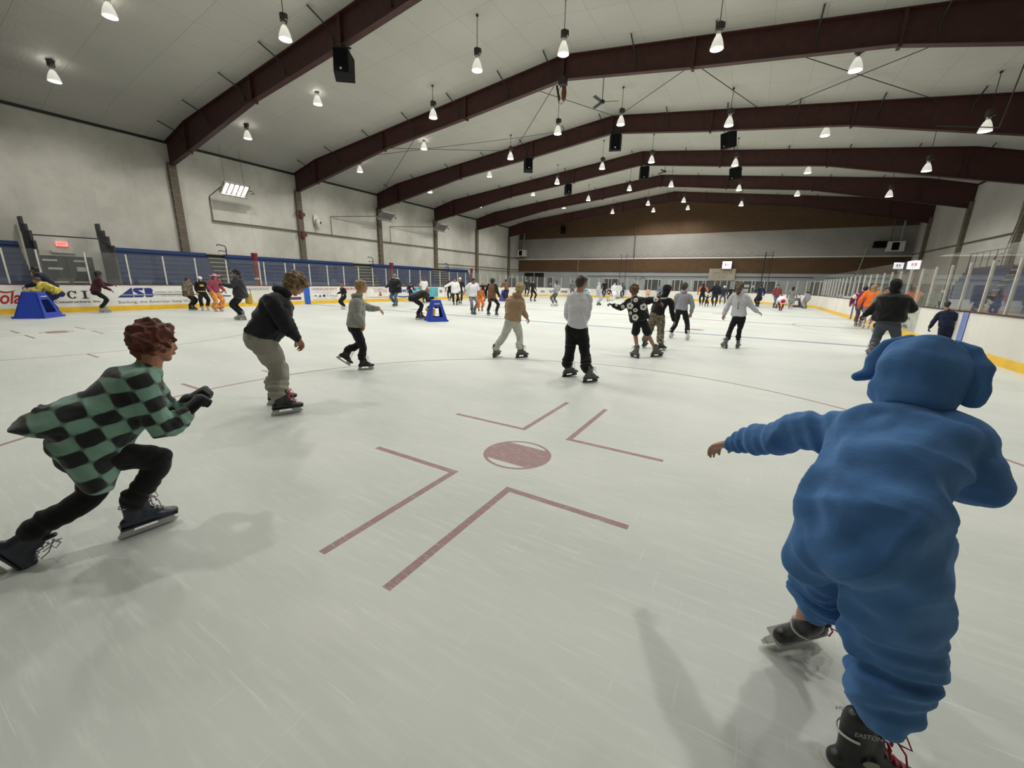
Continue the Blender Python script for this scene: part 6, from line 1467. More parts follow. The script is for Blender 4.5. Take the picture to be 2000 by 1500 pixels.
  k=dict(lod=1, skin=srgb(176,132,108), hat=('helmet', srgb(60,58,52)), top=srgb(34,34,32), bot=srgb(222,160,50), skates='black', loose=1.3, wide=1.5, bname='padded_trousers')),
dict(label='boy in a loose white long-sleeved shirt and black trousers with one arm stretched out', H=1.724, group=None, face=[0.748, -0.663, 0.0],
  j={'pel': [-8.28,-3.264,0.871], 'neck': [-8.28,-3.264,1.431], 'shL': [-8.16,-3.128,1.38], 'hipL': [-8.221,-3.196,0.854], 'knL': [-7.967,-3.337,0.546], 'anL': [-8.153,-3.25,0.197], 'elL': [-8.169,-3.001,1.131], 'wrL': [-8.055,-3.048,0.914], 'shR': [-8.401,-3.399,1.38], 'hipR': [-8.34,-3.331,0.854], 'knR': [-8.206,-3.534,0.508], 'anR': [-8.356,-3.323,0.197], 'elR': [-8.581,-3.563,1.243], 'wrR': [-8.673,-3.78,1.159], 'head': [-8.261,-3.281,1.578]},
  ftL=[0.748, -0.663, 0.0], ftR=[0.748, -0.663, 0.0],
  k=dict(lod=1, skin=srgb(176,132,108), hair=srgb(60,44,36), top=srgb(228,228,228), bot=srgb(24,24,28), skates='rental', loose=1.4, wtop=1.15, hem=-0.2, tname='long_shirt')),
dict(label='dark-dressed skater half hidden behind the outstretched white sleeve', H=1.565, group=None, face=[0.698, -0.717, 0.0],
  j={'pel': [-12.03,0.768,0.791], 'neck': [-12.03,0.768,1.299], 'shL': [-11.912,0.882,1.252], 'hipL': [-11.972,0.825,0.775], 'knL': [-11.764,0.677,0.488], 'anL': [-11.942,0.767,0.179], 'elL': [-11.912,0.999,1.027], 'wrL': [-11.812,0.948,0.83], 'shR': [-12.148,0.653,1.252], 'hipR': [-12.089,0.711,0.775], 'knR': [-11.967,0.52,0.465], 'anR': [-12.075,0.724,0.179], 'elR': [-12.264,0.656,1.027], 'wrR': [-12.216,0.554,0.83], 'head': [-12.014,0.751,1.432]},
  ftL=[0.698, -0.717, 0.0], ftR=[0.698, -0.717, 0.0],
  k=dict(lod=0, skin=srgb(120,84,66), hair=srgb(24,24,26), top=srgb(24,24,26), bot=srgb(24,24,26), skates='black')),
dict(label='person in a white knit hat and black jacket behind the white shirt', H=1.777, group=None, face=[0.466, -0.885, 0.0],
  j={'pel': [-8.821,-2.004,0.897], 'neck': [-8.821,-2.004,1.475], 'shL': [-8.656,-1.917,1.422], 'hipL': [-8.739,-1.961,0.88], 'knL': [-8.56,-2.189,0.554], 'anL': [-8.725,-2.034,0.203], 'elL': [-8.618,-1.791,1.166], 'wrL': [-8.525,-1.879,0.942], 'shR': [-8.986,-2.091,1.422], 'hipR': [-8.903,-2.047,0.88], 'knR': [-8.831,-2.294,0.528], 'anR': [-8.884,-2.037,0.203], 'elR': [-9.111,-2.051,1.166], 'wrR': [-9.092,-2.177,0.942], 'head': [-8.808,-2.028,1.626]},
  ftL=[0.466, -0.885, 0.0], ftR=[0.466, -0.885, 0.0],
  k=dict(lod=0, skin=srgb(176,132,108), hat=('beanie', srgb(236,232,226)), hair=srgb(80,60,48), top=srgb(40,38,36), bot=srgb(24,24,26), skates='black')),
dict(label='man in a white T-shirt, dark cap and grey jeans gliding toward the camera', H=1.692, group=None, face=[0.829, -0.56, 0.0],
  j={'pel': [-3.026,-8.555,0.854], 'neck': [-2.962,-8.598,1.399], 'shL': [-2.869,-8.447,1.349], 'hipL': [-2.977,-8.482,0.837], 'knL': [-2.711,-8.621,0.551], 'anL': [-2.884,-8.61,0.193], 'elL': [-2.856,-8.331,1.1], 'wrL': [-2.7,-8.377,0.917], 'shR': [-3.068,-8.741,1.349], 'hipR': [-3.075,-8.628,0.837], 'knR': [-2.904,-8.78,0.492], 'anR': [-3.062,-8.571,0.193], 'elR': [-3.225,-8.829,1.142], 'wrR': [-3.196,-9.022,0.993], 'head': [-2.933,-8.618,1.538]},
  ftL=[0.829, -0.56, 0.0], ftR=[0.829, -0.56, 0.0],
  k=dict(lod=1, skin=srgb(130,92,72), hat=('cap', srgb(26,24,26)), hair=srgb(24,24,26), top=srgb(232,232,236), sleeve='short', bot=srgb(116,116,124), skates='rental', loose=1.25, wtop=1.12, tname='t_shirt', bname='jeans')),
dict(label='child in bright orange trousers behind the man in the white T-shirt', H=1.277, group=None, face=[0.766, -0.643, 0.0],
  j={'pel': [-3.959,-6.611,0.645], 'neck': [-3.915,-6.648,1.056], 'shL': [-3.833,-6.542,1.018], 'hipL': [-3.916,-6.56,0.632], 'knL': [-3.725,-6.648,0.401], 'anL': [-3.865,-6.573,0.146], 'elL': [-3.842,-6.448,0.834], 'wrL': [-3.756,-6.481,0.673], 'shR': [-4.005,-6.747,1.018], 'hipR': [-4.002,-6.662,0.632], 'knR': [-3.883,-6.835,0.401], 'anR': [-3.98,-6.71,0.146], 'elR': [-4.1,-6.755,0.834], 'wrR': [-4.052,-6.833,0.673], 'head': [-3.895,-6.665,1.161]},
  ftL=[0.766, -0.643, 0.0], ftR=[0.766, -0.643, 0.0],
  k=dict(lod=0, skin=srgb(176,132,108), hair=srgb(150,110,80), top=srgb(196,104,40), bot=srgb(214,106,36), skates='black', loose=1.2, wide=1.3)),
dict(label='fair-haired child in black behind the orange trousers', H=1.542, group=None, face=[0.702, -0.712, 0.0],
  j={'pel': [-7.507,-1.22,0.779], 'neck': [-7.507,-1.22,1.28], 'shL': [-7.392,-1.107,1.234], 'hipL': [-7.45,-1.164,0.763], 'knL': [-7.245,-1.308,0.481], 'anL': [-7.42,-1.221,0.176], 'elL': [-7.289,-0.88,1.251], 'wrL': [-7.195,-1.043,1.373], 'shR': [-7.623,-1.334,1.234], 'hipR': [-7.565,-1.277,0.763], 'knR': [-7.443,-1.464,0.458], 'anR': [-7.551,-1.264,0.176], 'elR': [-7.761,-1.328,1.026], 'wrR': [-7.689,-1.464,0.864], 'head': [-7.491,-1.237,1.411]},
  ftL=[0.702, -0.712, 0.0], ftR=[0.702, -0.712, 0.0],
  k=dict(lod=0, skin=srgb(176,132,108), hair=srgb(176,150,110), style='shaggy', top=srgb(24,24,26), bot=srgb(24,24,26), skates='black')),
dict(label='skater in a brown padded vest and black leggings, legs wide apart, seen from behind', H=1.72, group=None, face=[-0.144, 0.99, 0.0],
  j={'pel': [-1.84,-8.724,0.834], 'neck': [-1.848,-8.667,1.39], 'shL': [-2.026,-8.698,1.339], 'hipL': [-1.928,-8.737,0.817], 'knL': [-2.093,-8.461,0.544], 'anL': [-2.074,-8.666,0.196], 'elL': [-2.114,-8.804,1.097], 'wrL': [-2.186,-8.669,0.9], 'shR': [-1.669,-8.646,1.339], 'hipR': [-1.751,-8.711,0.817], 'knR': [-1.662,-8.428,0.518], 'anR': [-1.622,-8.67,0.196], 'elR': [-1.545,-8.744,1.109], 'wrR': [-1.49,-8.62,0.9], 'head': [-1.853,-8.634,1.533]},
  ftL=[-0.144, 0.99, 0.0], ftR=[-0.144, 0.99, 0.0],
  k=dict(lod=1, skin=srgb(120,84,66), hair=srgb(36,26,22), style='curly', top=srgb(22,22,24), vest=srgb(104,72,50), bot=srgb(24,24,26), skates='black', loose=1.15, wide=1.0, hem=-0.25)),
dict(label='person in a brown jacket leaning on a violet-blue skate aid', H=1.835, group=None, face=[-0.781, 0.624, 0.0],
  j={'pel': [-8.374,3.312,0.927], 'neck': [-8.533,3.439,1.487], 'shL': [-8.639,3.277,1.436], 'hipL': [-8.433,3.237,0.909], 'knL': [-8.725,3.369,0.592], 'anL': [-8.544,3.283,0.21], 'elL': [-8.766,3.221,1.173], 'wrL': [-8.966,3.397,1.16], 'shR': [-8.398,3.578,1.436], 'hipR': [-8.314,3.386,0.909], 'knR': [-8.506,3.642,0.592], 'anR': [-8.384,3.484,0.21], 'elR': [-8.372,3.715,1.173], 'wrR': [-8.587,3.87,1.16], 'head': [-8.574,3.472,1.629]},
  ftL=[-0.781, 0.624, 0.0], ftR=[-0.781, 0.624, 0.0],
  k=dict(lod=0, skin=srgb(120,84,66), hair=srgb(24,24,26), top=srgb(112,78,56), bot=srgb(28,32,46), skates='black')),
dict(label='slim skater in a black outfit with an orange chest mark near the far left boards', H=1.812, group=None, face=[0.844, -0.536, 0.0],
  j={'pel': [-7.613,6.265,0.915], 'neck': [-7.613,6.265,1.504], 'shL': [-7.511,6.425,1.449], 'hipL': [-7.562,6.344,0.897], 'knL': [-7.268,6.271,0.573], 'anL': [-7.464,6.363,0.207], 'elL': [-7.542,6.556,1.188], 'wrL': [-7.415,6.525,0.96], 'shR': [-7.715,6.104,1.449], 'hipR': [-7.663,6.185,0.897], 'knR': [-7.501,5.965,0.547], 'anR': [-7.7,6.127,0.207], 'elR': [-7.846,6.076,1.188], 'wrR': [-7.765,5.975,0.96], 'head': [-7.59,6.25,1.658]},
  ftL=[0.844, -0.536, 0.0], ftR=[0.844, -0.536, 0.0],
  k=dict(lod=0, skin=srgb(176,132,108), hair=srgb(40,30,26), top=srgb(24,24,26), bot=srgb(24,24,26), skates='black')),
dict(label='dark blue-jacketed skater behind the slim skater in black', H=1.954, group=None, face=[0.749, -0.663, 0.0],
  j={'pel': [-13.611,16.211,0.987], 'neck': [-13.611,16.211,1.622], 'shL': [-13.475,16.365,1.563], 'hipL': [-13.543,16.287,0.967], 'knL': [-13.265,16.156,0.601], 'anL': [-13.491,16.287,0.223], 'elL': [-13.485,16.509,1.282], 'wrL': [-13.356,16.455,1.036], 'shR': [-13.747,16.057,1.563], 'hipR': [-13.678,16.135,0.967], 'knR': [-13.514,15.874,0.601], 'anR': [-13.672,16.082,0.223], 'elR': [-13.891,16.05,1.282], 'wrR': [-13.822,15.928,1.036], 'head': [-13.589,16.191,1.788]},
  ftL=[0.749, -0.663, 0.0], ftR=[0.749, -0.663, 0.0],
  k=dict(lod=0, skin=srgb(176,132,108), hair=srgb(24,24,26), top=srgb(38,44,54), bot=srgb(24,24,26), skates='black')),
dict(label='girl with long brown hair in grey top and leggings, white skates', H=1.757, group=None, face=[-0.995, 0.097, 0.0],
  j={'pel': [-3.267,1.426,0.887], 'neck': [-3.267,1.426,1.458], 'shL': [-3.285,1.242,1.406], 'hipL': [-3.275,1.335,0.87], 'knL': [-3.582,1.297,0.569], 'anL': [-3.399,1.333,0.201], 'elL': [-3.251,1.147,1.14], 'wrL': [-3.452,1.153,0.984], 'shR': [-3.249,1.609,1.406], 'hipR': [-3.258,1.517,0.87], 'knR': [-3.47,1.607,0.506], 'anR': [-3.204,1.526,0.201], 'elR': [-3.119,1.697,1.168], 'wrR': [-3.288,1.746,0.984], 'head': [-3.293,1.428,1.608]},
  ftL=[-0.995, 0.097, 0.0], ftR=[-0.995, 0.097, 0.0],
  k=dict(lod=1, skin=srgb(176,132,108), hair=srgb(84,54,38), style='long', top=srgb(150,152,158), bot=srgb(92,92,92), skates='white', loose=1.1)),
dict(label='person in a grey tracksuit and dark cap by the far banner', H=1.877, group=None, face=[0.532, -0.847, 0.0],
  j={'pel': [-10.671,22.462,0.948], 'neck': [-10.671,22.462,1.558], 'shL': [-10.504,22.567,1.502], 'hipL': [-10.588,22.514,0.929], 'knL': [-10.367,22.318,0.577], 'anL': [-10.54,22.5,0.214], 'elL': [-10.474,22.703,1.231], 'wrL': [-10.37,22.618,0.995], 'shR': [-10.838,22.357,1.502], 'hipR': [-10.753,22.41,0.929], 'knR': [-10.673,22.126,0.577], 'anR': [-10.762,22.361,0.214], 'elR': [-10.973,22.39,1.231], 'wrR': [-10.942,22.259,0.995], 'head': [-10.656,22.438,1.717]},
  ftL=[0.532, -0.847, 0.0], ftR=[0.532, -0.847, 0.0],
  k=dict(lod=0, skin=srgb(176,132,108), hat=('beanie', srgb(44,44,46)), top=srgb(104,106,108), bot=srgb(84,86,88), skates='black', loose=1.2, wide=1.2)),
dict(label='person in a pale grey one-piece suit standing right of the white sweatshirt', H=1.707, group=None, face=[0.879, 0.477, 0.0],
  j={'pel': [-1.699,5.645,0.862], 'neck': [-1.699,5.645,1.417], 'shL': [-1.784,5.802,1.365], 'hipL': [-1.741,5.723,0.845], 'knL': [-1.522,5.89,0.531], 'anL': [-1.663,5.722,0.195], 'elL': [-1.906,5.837,1.12], 'wrL': [-1.823,5.927,0.905], 'shR': [-1.613,5.487,1.365], 'hipR': [-1.656,5.567,0.845], 'knR': [-1.425,5.646,0.506], 'anR': [-1.674,5.6,0.195], 'elR': [-1.65,5.366,1.12], 'wrR': [-1.53,5.387,0.905], 'head': [-1.676,5.657,1.562]},
  ftL=[0.879, 0.477, 0.0], ftR=[0.879, 0.477, 0.0],
  k=dict(lod=0, skin=srgb(176,132,108), hair=srgb(130,104,80), top=srgb(178,182,184), bot=srgb(178,182,184), hood=True, skates='rental', loose=1.3, wide=1.45)),
dict(label='thin dark figure by the far boards left of the costume group', H=2.02, group=None, face=[0.306, -0.952, 0.0],
  j={'pel': [-7.129,23.847,1.02], 'neck': [-7.129,23.847,1.676], 'shL': [-6.928,23.912,1.616], 'hipL': [-7.029,23.879,1.0], 'knL': [-6.889,23.603,0.613], 'anL': [-7.059,23.827,0.231], 'elL': [-6.861,24.046,1.325], 'wrL': [-6.774,23.929,1.07], 'shR': [-7.331,23.782,1.616], 'hipR': [-7.229,23.815,1.0], 'knR': [-7.182,23.509,0.613], 'anR': [-7.175,23.79,0.231], 'elR': [-7.464,23.852,1.325], 'wrR': [-7.466,23.707,1.07], 'head': [-7.12,23.818,1.848]},
  ftL=[0.306, -0.952, 0.0], ftR=[0.306, -0.952, 0.0],
  k=dict(lod=0, skin=srgb(176,132,108), hair=srgb(24,24,26), top=srgb(24,24,26), bot=srgb(24,24,26), skates='black')),
dict(label='child in a navy and white jersey with yellow leggings and a bird-headed toy', H=1.265, group=None, face=[-0.049, -0.999, 0.0],
  j={'pel': [-3.206,13.144,0.639], 'neck': [-3.206,13.144,1.05], 'shL': [-3.073,13.137,1.012], 'hipL': [-3.14,13.14,0.626], 'knL': [-3.094,12.947,0.389], 'anL': [-3.119,13.114,0.144], 'elL': [-3.004,13.201,0.83], 'wrL': [-2.979,13.113,0.67], 'shR': [-3.339,13.15,1.012], 'hipR': [-3.272,13.147,0.626], 'knR': [-3.337,12.959,0.389], 'anR': [-3.296,13.123,0.144], 'elR': [-3.401,13.22,0.83], 'wrR': [-3.434,13.136,0.67], 'head': [-3.207,13.125,1.157]},
  ftL=[-0.049, -0.999, 0.0], ftR=[-0.049, -0.999, 0.0],
  k=dict(lod=0, skin=srgb(176,132,108), hair=srgb(150,130,90), top=srgb(30,34,50), bot=srgb(206,176,70), skates='black', decor=deco_number, tname='hockey_jersey')),
dict(label='person in a tall white pointed hood and white cloak among the costume group', H=1.726, group=None, face=[0.595, -0.804, 0.0],
  j={'pel': [-4.541,19.121,0.871], 'neck': [-4.506,19.074,1.429], 'shL': [-4.364,19.186,1.378], 'hipL': [-4.469,19.174,0.854], 'knL': [-4.247,19.002,0.539], 'anL': [-4.41,19.147,0.197], 'elL': [-4.346,19.313,1.129], 'wrL': [-4.245,19.242,0.912], 'shR': [-4.655,18.97,1.378], 'hipR': [-4.613,19.067,0.854], 'knR': [-4.513,18.805,0.539], 'anR': [-4.604,19.003,0.197], 'elR': [-4.782,18.99,1.129], 'wrR': [-4.744,18.872,0.912], 'head': [-4.486,19.047,1.573]},
  ftL=[0.595, -0.804, 0.0], ftR=[0.595, -0.804, 0.0],
  k=dict(lod=0, skin=srgb(176,132,108), top=srgb(222,222,228), bot=srgb(214,214,220), hood=True, skates='white', loose=1.5, wide=1.6)),
dict(label='person in a white jacket right of the white cloak', H=1.743, group=None, face=[-0.243, -0.97, 0.0],
  j={'pel': [-4.641,21.337,0.88], 'neck': [-4.641,21.337,1.446], 'shL': [-4.464,21.292,1.394], 'hipL': [-4.553,21.315,0.863], 'knL': [-4.543,21.04,0.536], 'anL': [-4.531,21.273,0.199], 'elL': [-4.354,21.36,1.143], 'wrL': [-4.343,21.235,0.924], 'shR': [-4.819,21.381,1.394], 'hipR': [-4.729,21.359,0.863], 'knR': [-4.868,21.122,0.536], 'anR': [-4.768,21.333,0.199], 'elR': [-4.884,21.493,1.143], 'wrR': [-4.952,21.388,0.924], 'head': [-4.648,21.311,1.595]},
  ftL=[-0.243, -0.97, 0.0], ftR=[-0.243, -0.97, 0.0],
  k=dict(lod=0, skin=srgb(176,132,108), hair=srgb(50,40,36), top=srgb(214,216,216), bot=srgb(210,212,212), skates='black', loose=1.3, wide=1.3)),
dict(label='man in a steel blue jacket with a pale back stripe right of the costume group', H=1.824, group=None, face=[-0.095, 0.995, 0.0],
  j={'pel': [-5.014,24.03,0.921], 'neck': [-5.014,24.03,1.514], 'shL': [-5.204,24.011,1.46], 'hipL': [-5.108,24.021,0.903], 'knL': [-5.199,24.313,0.577], 'anL': [-5.113,24.112,0.208], 'elL': [-5.289,23.906,1.197], 'wrL': [-5.343,24.026,0.967], 'shR': [-4.823,24.048,1.46], 'hipR': [-4.919,24.039,0.903], 'knR': [-4.88,24.292,0.537], 'anR': [-4.921,24.02,0.208], 'elR': [-4.72,23.961,1.197], 'wrR': [-4.689,24.088,0.967], 'head': [-5.016,24.057,1.669]},
  ftL=[-0.095, 0.995, 0.0], ftR=[-0.095, 0.995, 0.0],
  k=dict(lod=0, skin=srgb(176,132,108), hair=srgb(24,24,26), top=srgb(56,72,92), bot=srgb(28,32,46), skates='black', loose=1.25, decor=deco_stripe)),
dict(label='child in a peach jacket at the far boards', H=1.31, group=None, face=[-0.21, 0.978, 0.0],
  j={'pel': [-2.044,23.994,0.662], 'neck': [-2.044,23.994,1.088], 'shL': [-2.179,23.965,1.048], 'hipL': [-2.111,23.98,0.649], 'knL': [-2.209,24.161,0.403], 'anL': [-2.139,24.0,0.15], 'elL': [-2.231,23.883,0.86], 'wrL': [-2.279,23.964,0.695], 'shR': [-1.91,24.023,1.048], 'hipR': [-1.978,24.008,0.649], 'knR': [-1.963,24.214,0.403], 'anR': [-1.96,24.039,0.15], 'elR': [-1.829,23.969,0.86], 'wrR': [-1.818,24.063,0.695], 'head': [-2.048,24.013,1.199]},
  ftL=[-0.21, 0.978, 0.0], ftR=[-0.21, 0.978, 0.0],
  k=dict(lod=0, skin=srgb(176,132,108), hair=srgb(60,34,34), top=srgb(206,166,140), bot=srgb(190,150,128), skates='black', loose=1.2)),
dict(label='person in a slate blue jacket leaning at the far boards behind the hooded jacket', H=1.692, group=None, face=[-0.773, 0.634, 0.0],
  j={'pel': [-0.626,23.778,0.854], 'neck': [-0.799,23.92,1.357], 'shL': [-0.895,23.769,1.31], 'hipL': [-0.682,23.71,0.837], 'knL': [-0.952,23.838,0.55], 'anL': [-0.794,23.763,0.193], 'elL': [-0.882,23.645,1.067], 'wrL': [-0.996,23.687,0.853], 'shR': [-0.67,24.044,1.31], 'hipR': [-0.57,23.846,0.837], 'knR': [-0.748,24.086,0.55], 'anR': [-0.644,23.946,0.193], 'elR': [-0.545,24.055,1.067], 'wrR': [-0.61,24.158,0.853], 'head': [-0.839,23.953,1.484]},
  ftL=[-0.773, 0.634, 0.0], ftR=[-0.773, 0.634, 0.0],
  k=dict(lod=0, skin=srgb(176,132,108), hair=srgb(90,90,96), top=srgb(92,104,124), bot=srgb(60,66,80), skates='black', loose=1.3)),
dict(label='woman in a black vest with orange sleeves holding the small child by the hand', H=1.841, group=None, face=[-0.096, 0.995, 0.0],
  j={'pel': [4.718,13.074,0.93], 'neck': [4.718,13.074,1.528], 'shL': [4.525,13.056,1.473], 'hipL': [4.623,13.065,0.911], 'knL': [4.536,13.345,0.568], 'anL': [4.63,13.121,0.21], 'elL': [4.432,12.914,1.227], 'wrL': [4.361,13.04,1.003], 'shR': [4.91,13.093,1.473], 'hipR': [4.813,13.084,0.911], 'knR': [4.845,13.358,0.555], 'anR': [4.798,13.101,0.21], 'elR': [5.079,13.007,1.242], 'wrR': [5.21,13.15,1.058], 'head': [4.715,13.102,1.684]},
  ftL=[-0.096, 0.995, 0.0], ftR=[-0.096, 0.995, 0.0],
  k=dict(lod=1, skin=srgb(176,132,108), hair=srgb(34,30,30), style='long', top=srgb(206,104,62), vest=srgb(26,27,32), bot=srgb(24,24,26), skates='black')),
dict(label='toddler in a dark red skirt hanging between two adults', H=0.954, group=None, face=[0.26, 0.966, 0.0],
  j={'pel': [5.229,11.499,0.482], 'neck': [5.26,11.611,0.769], 'shL': [5.16,11.627,0.743], 'hipL': [5.181,11.512,0.472], 'knL': [5.169,11.691,0.322], 'anL': [5.145,11.627,0.109], 'elL': [5.036,11.584,0.824], 'wrL': [5.085,11.677,0.914], 'shR': [5.354,11.575,0.743], 'hipR': [5.277,11.486,0.472], 'knR': [5.376,11.609,0.299], 'anR': [5.347,11.494,0.109], 'elR': [5.481,11.526,0.814], 'wrR': [5.562,11.578,0.914], 'head': [5.267,11.639,0.842]},
  ftL=[0.26, 0.966, 0.0], ftR=[0.26, 0.966, 0.0],
  k=dict(lod=1, skin=srgb(176,132,108), hair=srgb(24,24,26), top=srgb(28,34,56), bot=srgb(24,22,26), skirt=srgb(74,36,34), skates='black')),
dict(label='broad man in a black jacket and dark jeans holding the small child by the hand', H=1.891, group=None, face=[-0.157, 0.988, 0.0],
  j={'pel': [5.755,12.174,0.955], 'neck': [5.755,12.174,1.57], 'shL': [5.559,12.143,1.513], 'hipL': [5.658,12.159,0.936], 'knL': [5.547,12.44,0.585], 'anL': [5.653,12.215,0.216], 'elL': [5.403,12.008,1.286], 'wrL': [5.218,12.117,1.116], 'shR': [5.951,12.205,1.513], 'hipR': [5.852,12.19,0.936], 'knR': [5.873,12.474,0.571], 'anR': [5.845,12.208,0.216], 'elR': [6.081,12.089,1.261], 'wrR': [6.119,12.232,1.031], 'head': [5.751,12.202,1.731]},
  ftL=[-0.157, 0.988, 0.0], ftR=[-0.157, 0.988, 0.0],
  k=dict(lod=1, skin=srgb(176,132,108), hair=srgb(70,58,48), style='shaggy', top=srgb(20,26,28), bot=srgb(36,40,56), skates='black', loose=1.4, fat=1.08, bname='jeans')),
dict(label='skater in a white helmet, navy top and blue jeans with a wide stance', H=1.688, group=None, face=[-0.142, 0.99, 0.0],
  j={'pel': [6.029,17.411,0.853], 'neck': [6.029,17.411,1.401], 'shL': [5.854,17.386,1.351], 'hipL': [5.942,17.399,0.836], 'knL': [5.802,17.647,0.536], 'anL': [5.836,17.452,0.193], 'elL': [5.78,17.285,1.108], 'wrL': [5.725,17.393,0.895], 'shR': [6.205,17.437,1.351], 'hipR': [6.116,17.424,0.836], 'knR': [6.19,17.671,0.513], 'anR': [6.213,17.438,0.193], 'elR': [6.304,17.36,1.108], 'wrR': [6.327,17.48,0.895], 'head': [6.026,17.437,1.545]},
  ftL=[-0.142, 0.99, 0.0], ftR=[-0.142, 0.99, 0.0],
  k=dict(lod=1, skin=srgb(176,132,108), hat=('helmet', srgb(232,230,226)), top=srgb(40,46,66), bot=srgb(84,92,112), skates='black', loose=1.25, bname='jeans')),
dict(label='child in a black outfit beside the white-helmeted skater', H=1.64, group=None, face=[-0.381, 0.925, 0.0],
  j={'pel': [6.321,24.079,0.828], 'neck': [6.285,24.165,1.353], 'shL': [6.13,24.091,1.305], 'hipL': [6.242,24.047,0.812], 'knL': [6.075,24.263,0.517], 'anL': [6.189,24.099,0.187], 'elL': [6.078,23.953,1.083], 'wrL': [5.974,24.08,0.911], 'shR': [6.448,24.222,1.305], 'hipR': [6.4,24.112,0.812], 'knR': [6.365,24.382,0.517], 'anR': [6.401,24.186,0.187], 'elR': [6.665,24.176,1.159], 'wrR': [6.748,24.399,1.157], 'head': [6.272,24.198,1.487]},
  ftL=[-0.381, 0.925, 0.0], ftR=[-0.381, 0.925, 0.0],
  k=dict(lod=0, skin=srgb(176,132,108), hat=('beanie', srgb(120,118,112)), top=srgb(24,24,26), bot=srgb(24,24,26), skates='black')),
dict(label='person in a navy jacket and black skirt right of the ponytailed girl', H=1.861, group=None, face=[-0.49, 0.872, 0.0],
  j={'pel': [8.801,14.996,0.94], 'neck': [8.801,14.996,1.545], 'shL': [8.631,14.9,1.489], 'hipL': [8.717,14.948,0.921], 'knL': [8.531,15.185,0.579], 'anL': [8.716,15.033,0.213], 'elL': [8.472,14.721,1.305], 'wrL': [8.257,14.882,1.321], 'shR': [8.971,15.091,1.489], 'hipR': [8.885,15.043,0.921], 'knR': [8.795,15.294,0.551], 'anR': [8.85,15.023,0.213], 'elR': [9.131,15.041,1.238], 'wrR': [9.09,15.222,1.042], 'head': [8.787,15.02,1.703]},
  ftL=[-0.49, 0.872, 0.0], ftR=[-0.49, 0.872, 0.0],
  k=dict(lod=1, skin=srgb(176,132,108), hair=srgb(24,24,26), style='short', top=srgb(32,40,62), bot=srgb(22,22,26), skirt=srgb(24,24,28), skates='black', loose=1.2, hem=-0.2)),
dict(label='man in a red plaid shirt, dark cap and jeans near the far right', H=1.882, group=None, face=[0.462, -0.887, 0.0],
  j={'pel': [9.962,14.503,0.95], 'neck': [9.962,14.503,1.562], 'shL': [10.137,14.594,1.505], 'hipL': [10.049,14.548,0.931], 'knL': [10.241,14.3,0.594], 'anL': [10.072,14.454,0.215], 'elL': [10.187,14.702,1.225], 'wrL': [10.29,14.546,1.026], 'shR': [9.787,14.411,1.505], 'hipR': [9.875,14.457,0.931], 'knR': [9.945,14.205,0.552], 'anR': [9.887,14.484,0.215], 'elR': [9.67,14.432,1.225], 'wrR': [9.739,14.259,1.026], 'head': [9.975,14.478,1.722]},
  ftL=[0.462, -0.887, 0.0], ftR=[0.462, -0.887, 0.0],
  k=dict(lod=1, skin=srgb(176,132,108), hat=('cap', srgb(26,26,28)), top=srgb(130,66,66), bot=srgb(84,100,124), skates='black', loose=1.25, bname='jeans', tname='plaid_shirt')),
dict(label='bent-over skater in a white, red and black hockey jersey near the far right', H=1.55, group=None, face=[-0.121, 0.993, 0.0],
  j={'pel': [10.153,9.299,0.736], 'neck': [10.096,9.769,0.909], 'shL': [9.94,9.706,0.893], 'hipL': [10.073,9.29,0.721], 'knL': [9.989,9.605,0.527], 'anL': [10.075,9.552,0.177], 'elL': [9.873,9.588,0.682], 'wrL': [9.842,9.741,0.521], 'shR': [10.263,9.746,0.893], 'hipR': [10.233,9.309,0.721], 'knR': [10.242,9.62,0.503], 'anR': [10.179,9.47,0.177], 'elR': [10.369,9.656,0.684], 'wrR': [10.396,9.809,0.521], 'head': [10.087,9.839,0.975]},
  ftL=[-0.121, 0.993, 0.0], ftR=[-0.121, 0.993, 0.0],
  k=dict(lod=1, skin=srgb(176,132,108), hair=srgb(140,90,60), top=srgb(222,218,222), bot=srgb(120,38,40), skates='black', loose=1.45, wtop=1.2, hem=-0.25, tname='hockey_jersey', decor=deco_redband)),
dict(label='woman with long black hair in pale grey behind the bent-over skater', H=1.704, group=None, face=[0.241, 0.971, 0.0],
  j={'pel': [10.915,13.696,0.86], 'neck': [10.915,13.696,1.414], 'shL': [10.741,13.739,1.363], 'hipL': [10.829,13.717,0.843], 'knL': [10.84,14.003,0.539], 'anL': [10.853,13.799,0.195], 'elL': [10.634,13.673,1.117], 'wrL': [10.624,13.795,0.903], 'shR': [11.089,13.653,1.363], 'hipR': [11.001,13.675,0.843], 'knR': [11.114,13.886,0.502], 'anR': [10.994,13.659,0.195], 'elR': [11.153,13.544,1.117], 'wrR': [11.219,13.647,0.903], 'head': [10.921,13.721,1.559]},
  ftL=[0.241, 0.971, 0.0], ftR=[0.241, 0.971, 0.0],
  k=dict(lod=1, skin=srgb(176,132,108), hair=srgb(20,18,20), style='long', top=srgb(122,124,122), bot=srgb(150,152,150), skates='white', loose=1.2, wide=1.3)),
dict(label='child in a white costume dress at the navy skate aid in the far right corner', H=1.128, group=None, face=[0.265, -0.964, 0.0],
  j={'pel': [11.867,19.855,0.57], 'neck': [11.867,19.855,0.936], 'shL': [11.981,19.886,0.902], 'hipL': [11.924,19.87,0.558], 'knL': [12.017,19.719,0.347], 'anL': [11.949,19.854,0.129], 'elL': [12.022,19.959,0.74], 'wrL': [12.067,19.892,0.598], 'shR': [11.753,19.823,0.902], 'hipR': [11.811,19.839,0.558], 'knR': [11.808,19.662,0.347], 'anR': [11.797,19.812,0.129], 'elR': [11.681,19.866,0.74], 'wrR': [11.676,19.785,0.598], 'head': [11.872,19.839,1.032]},
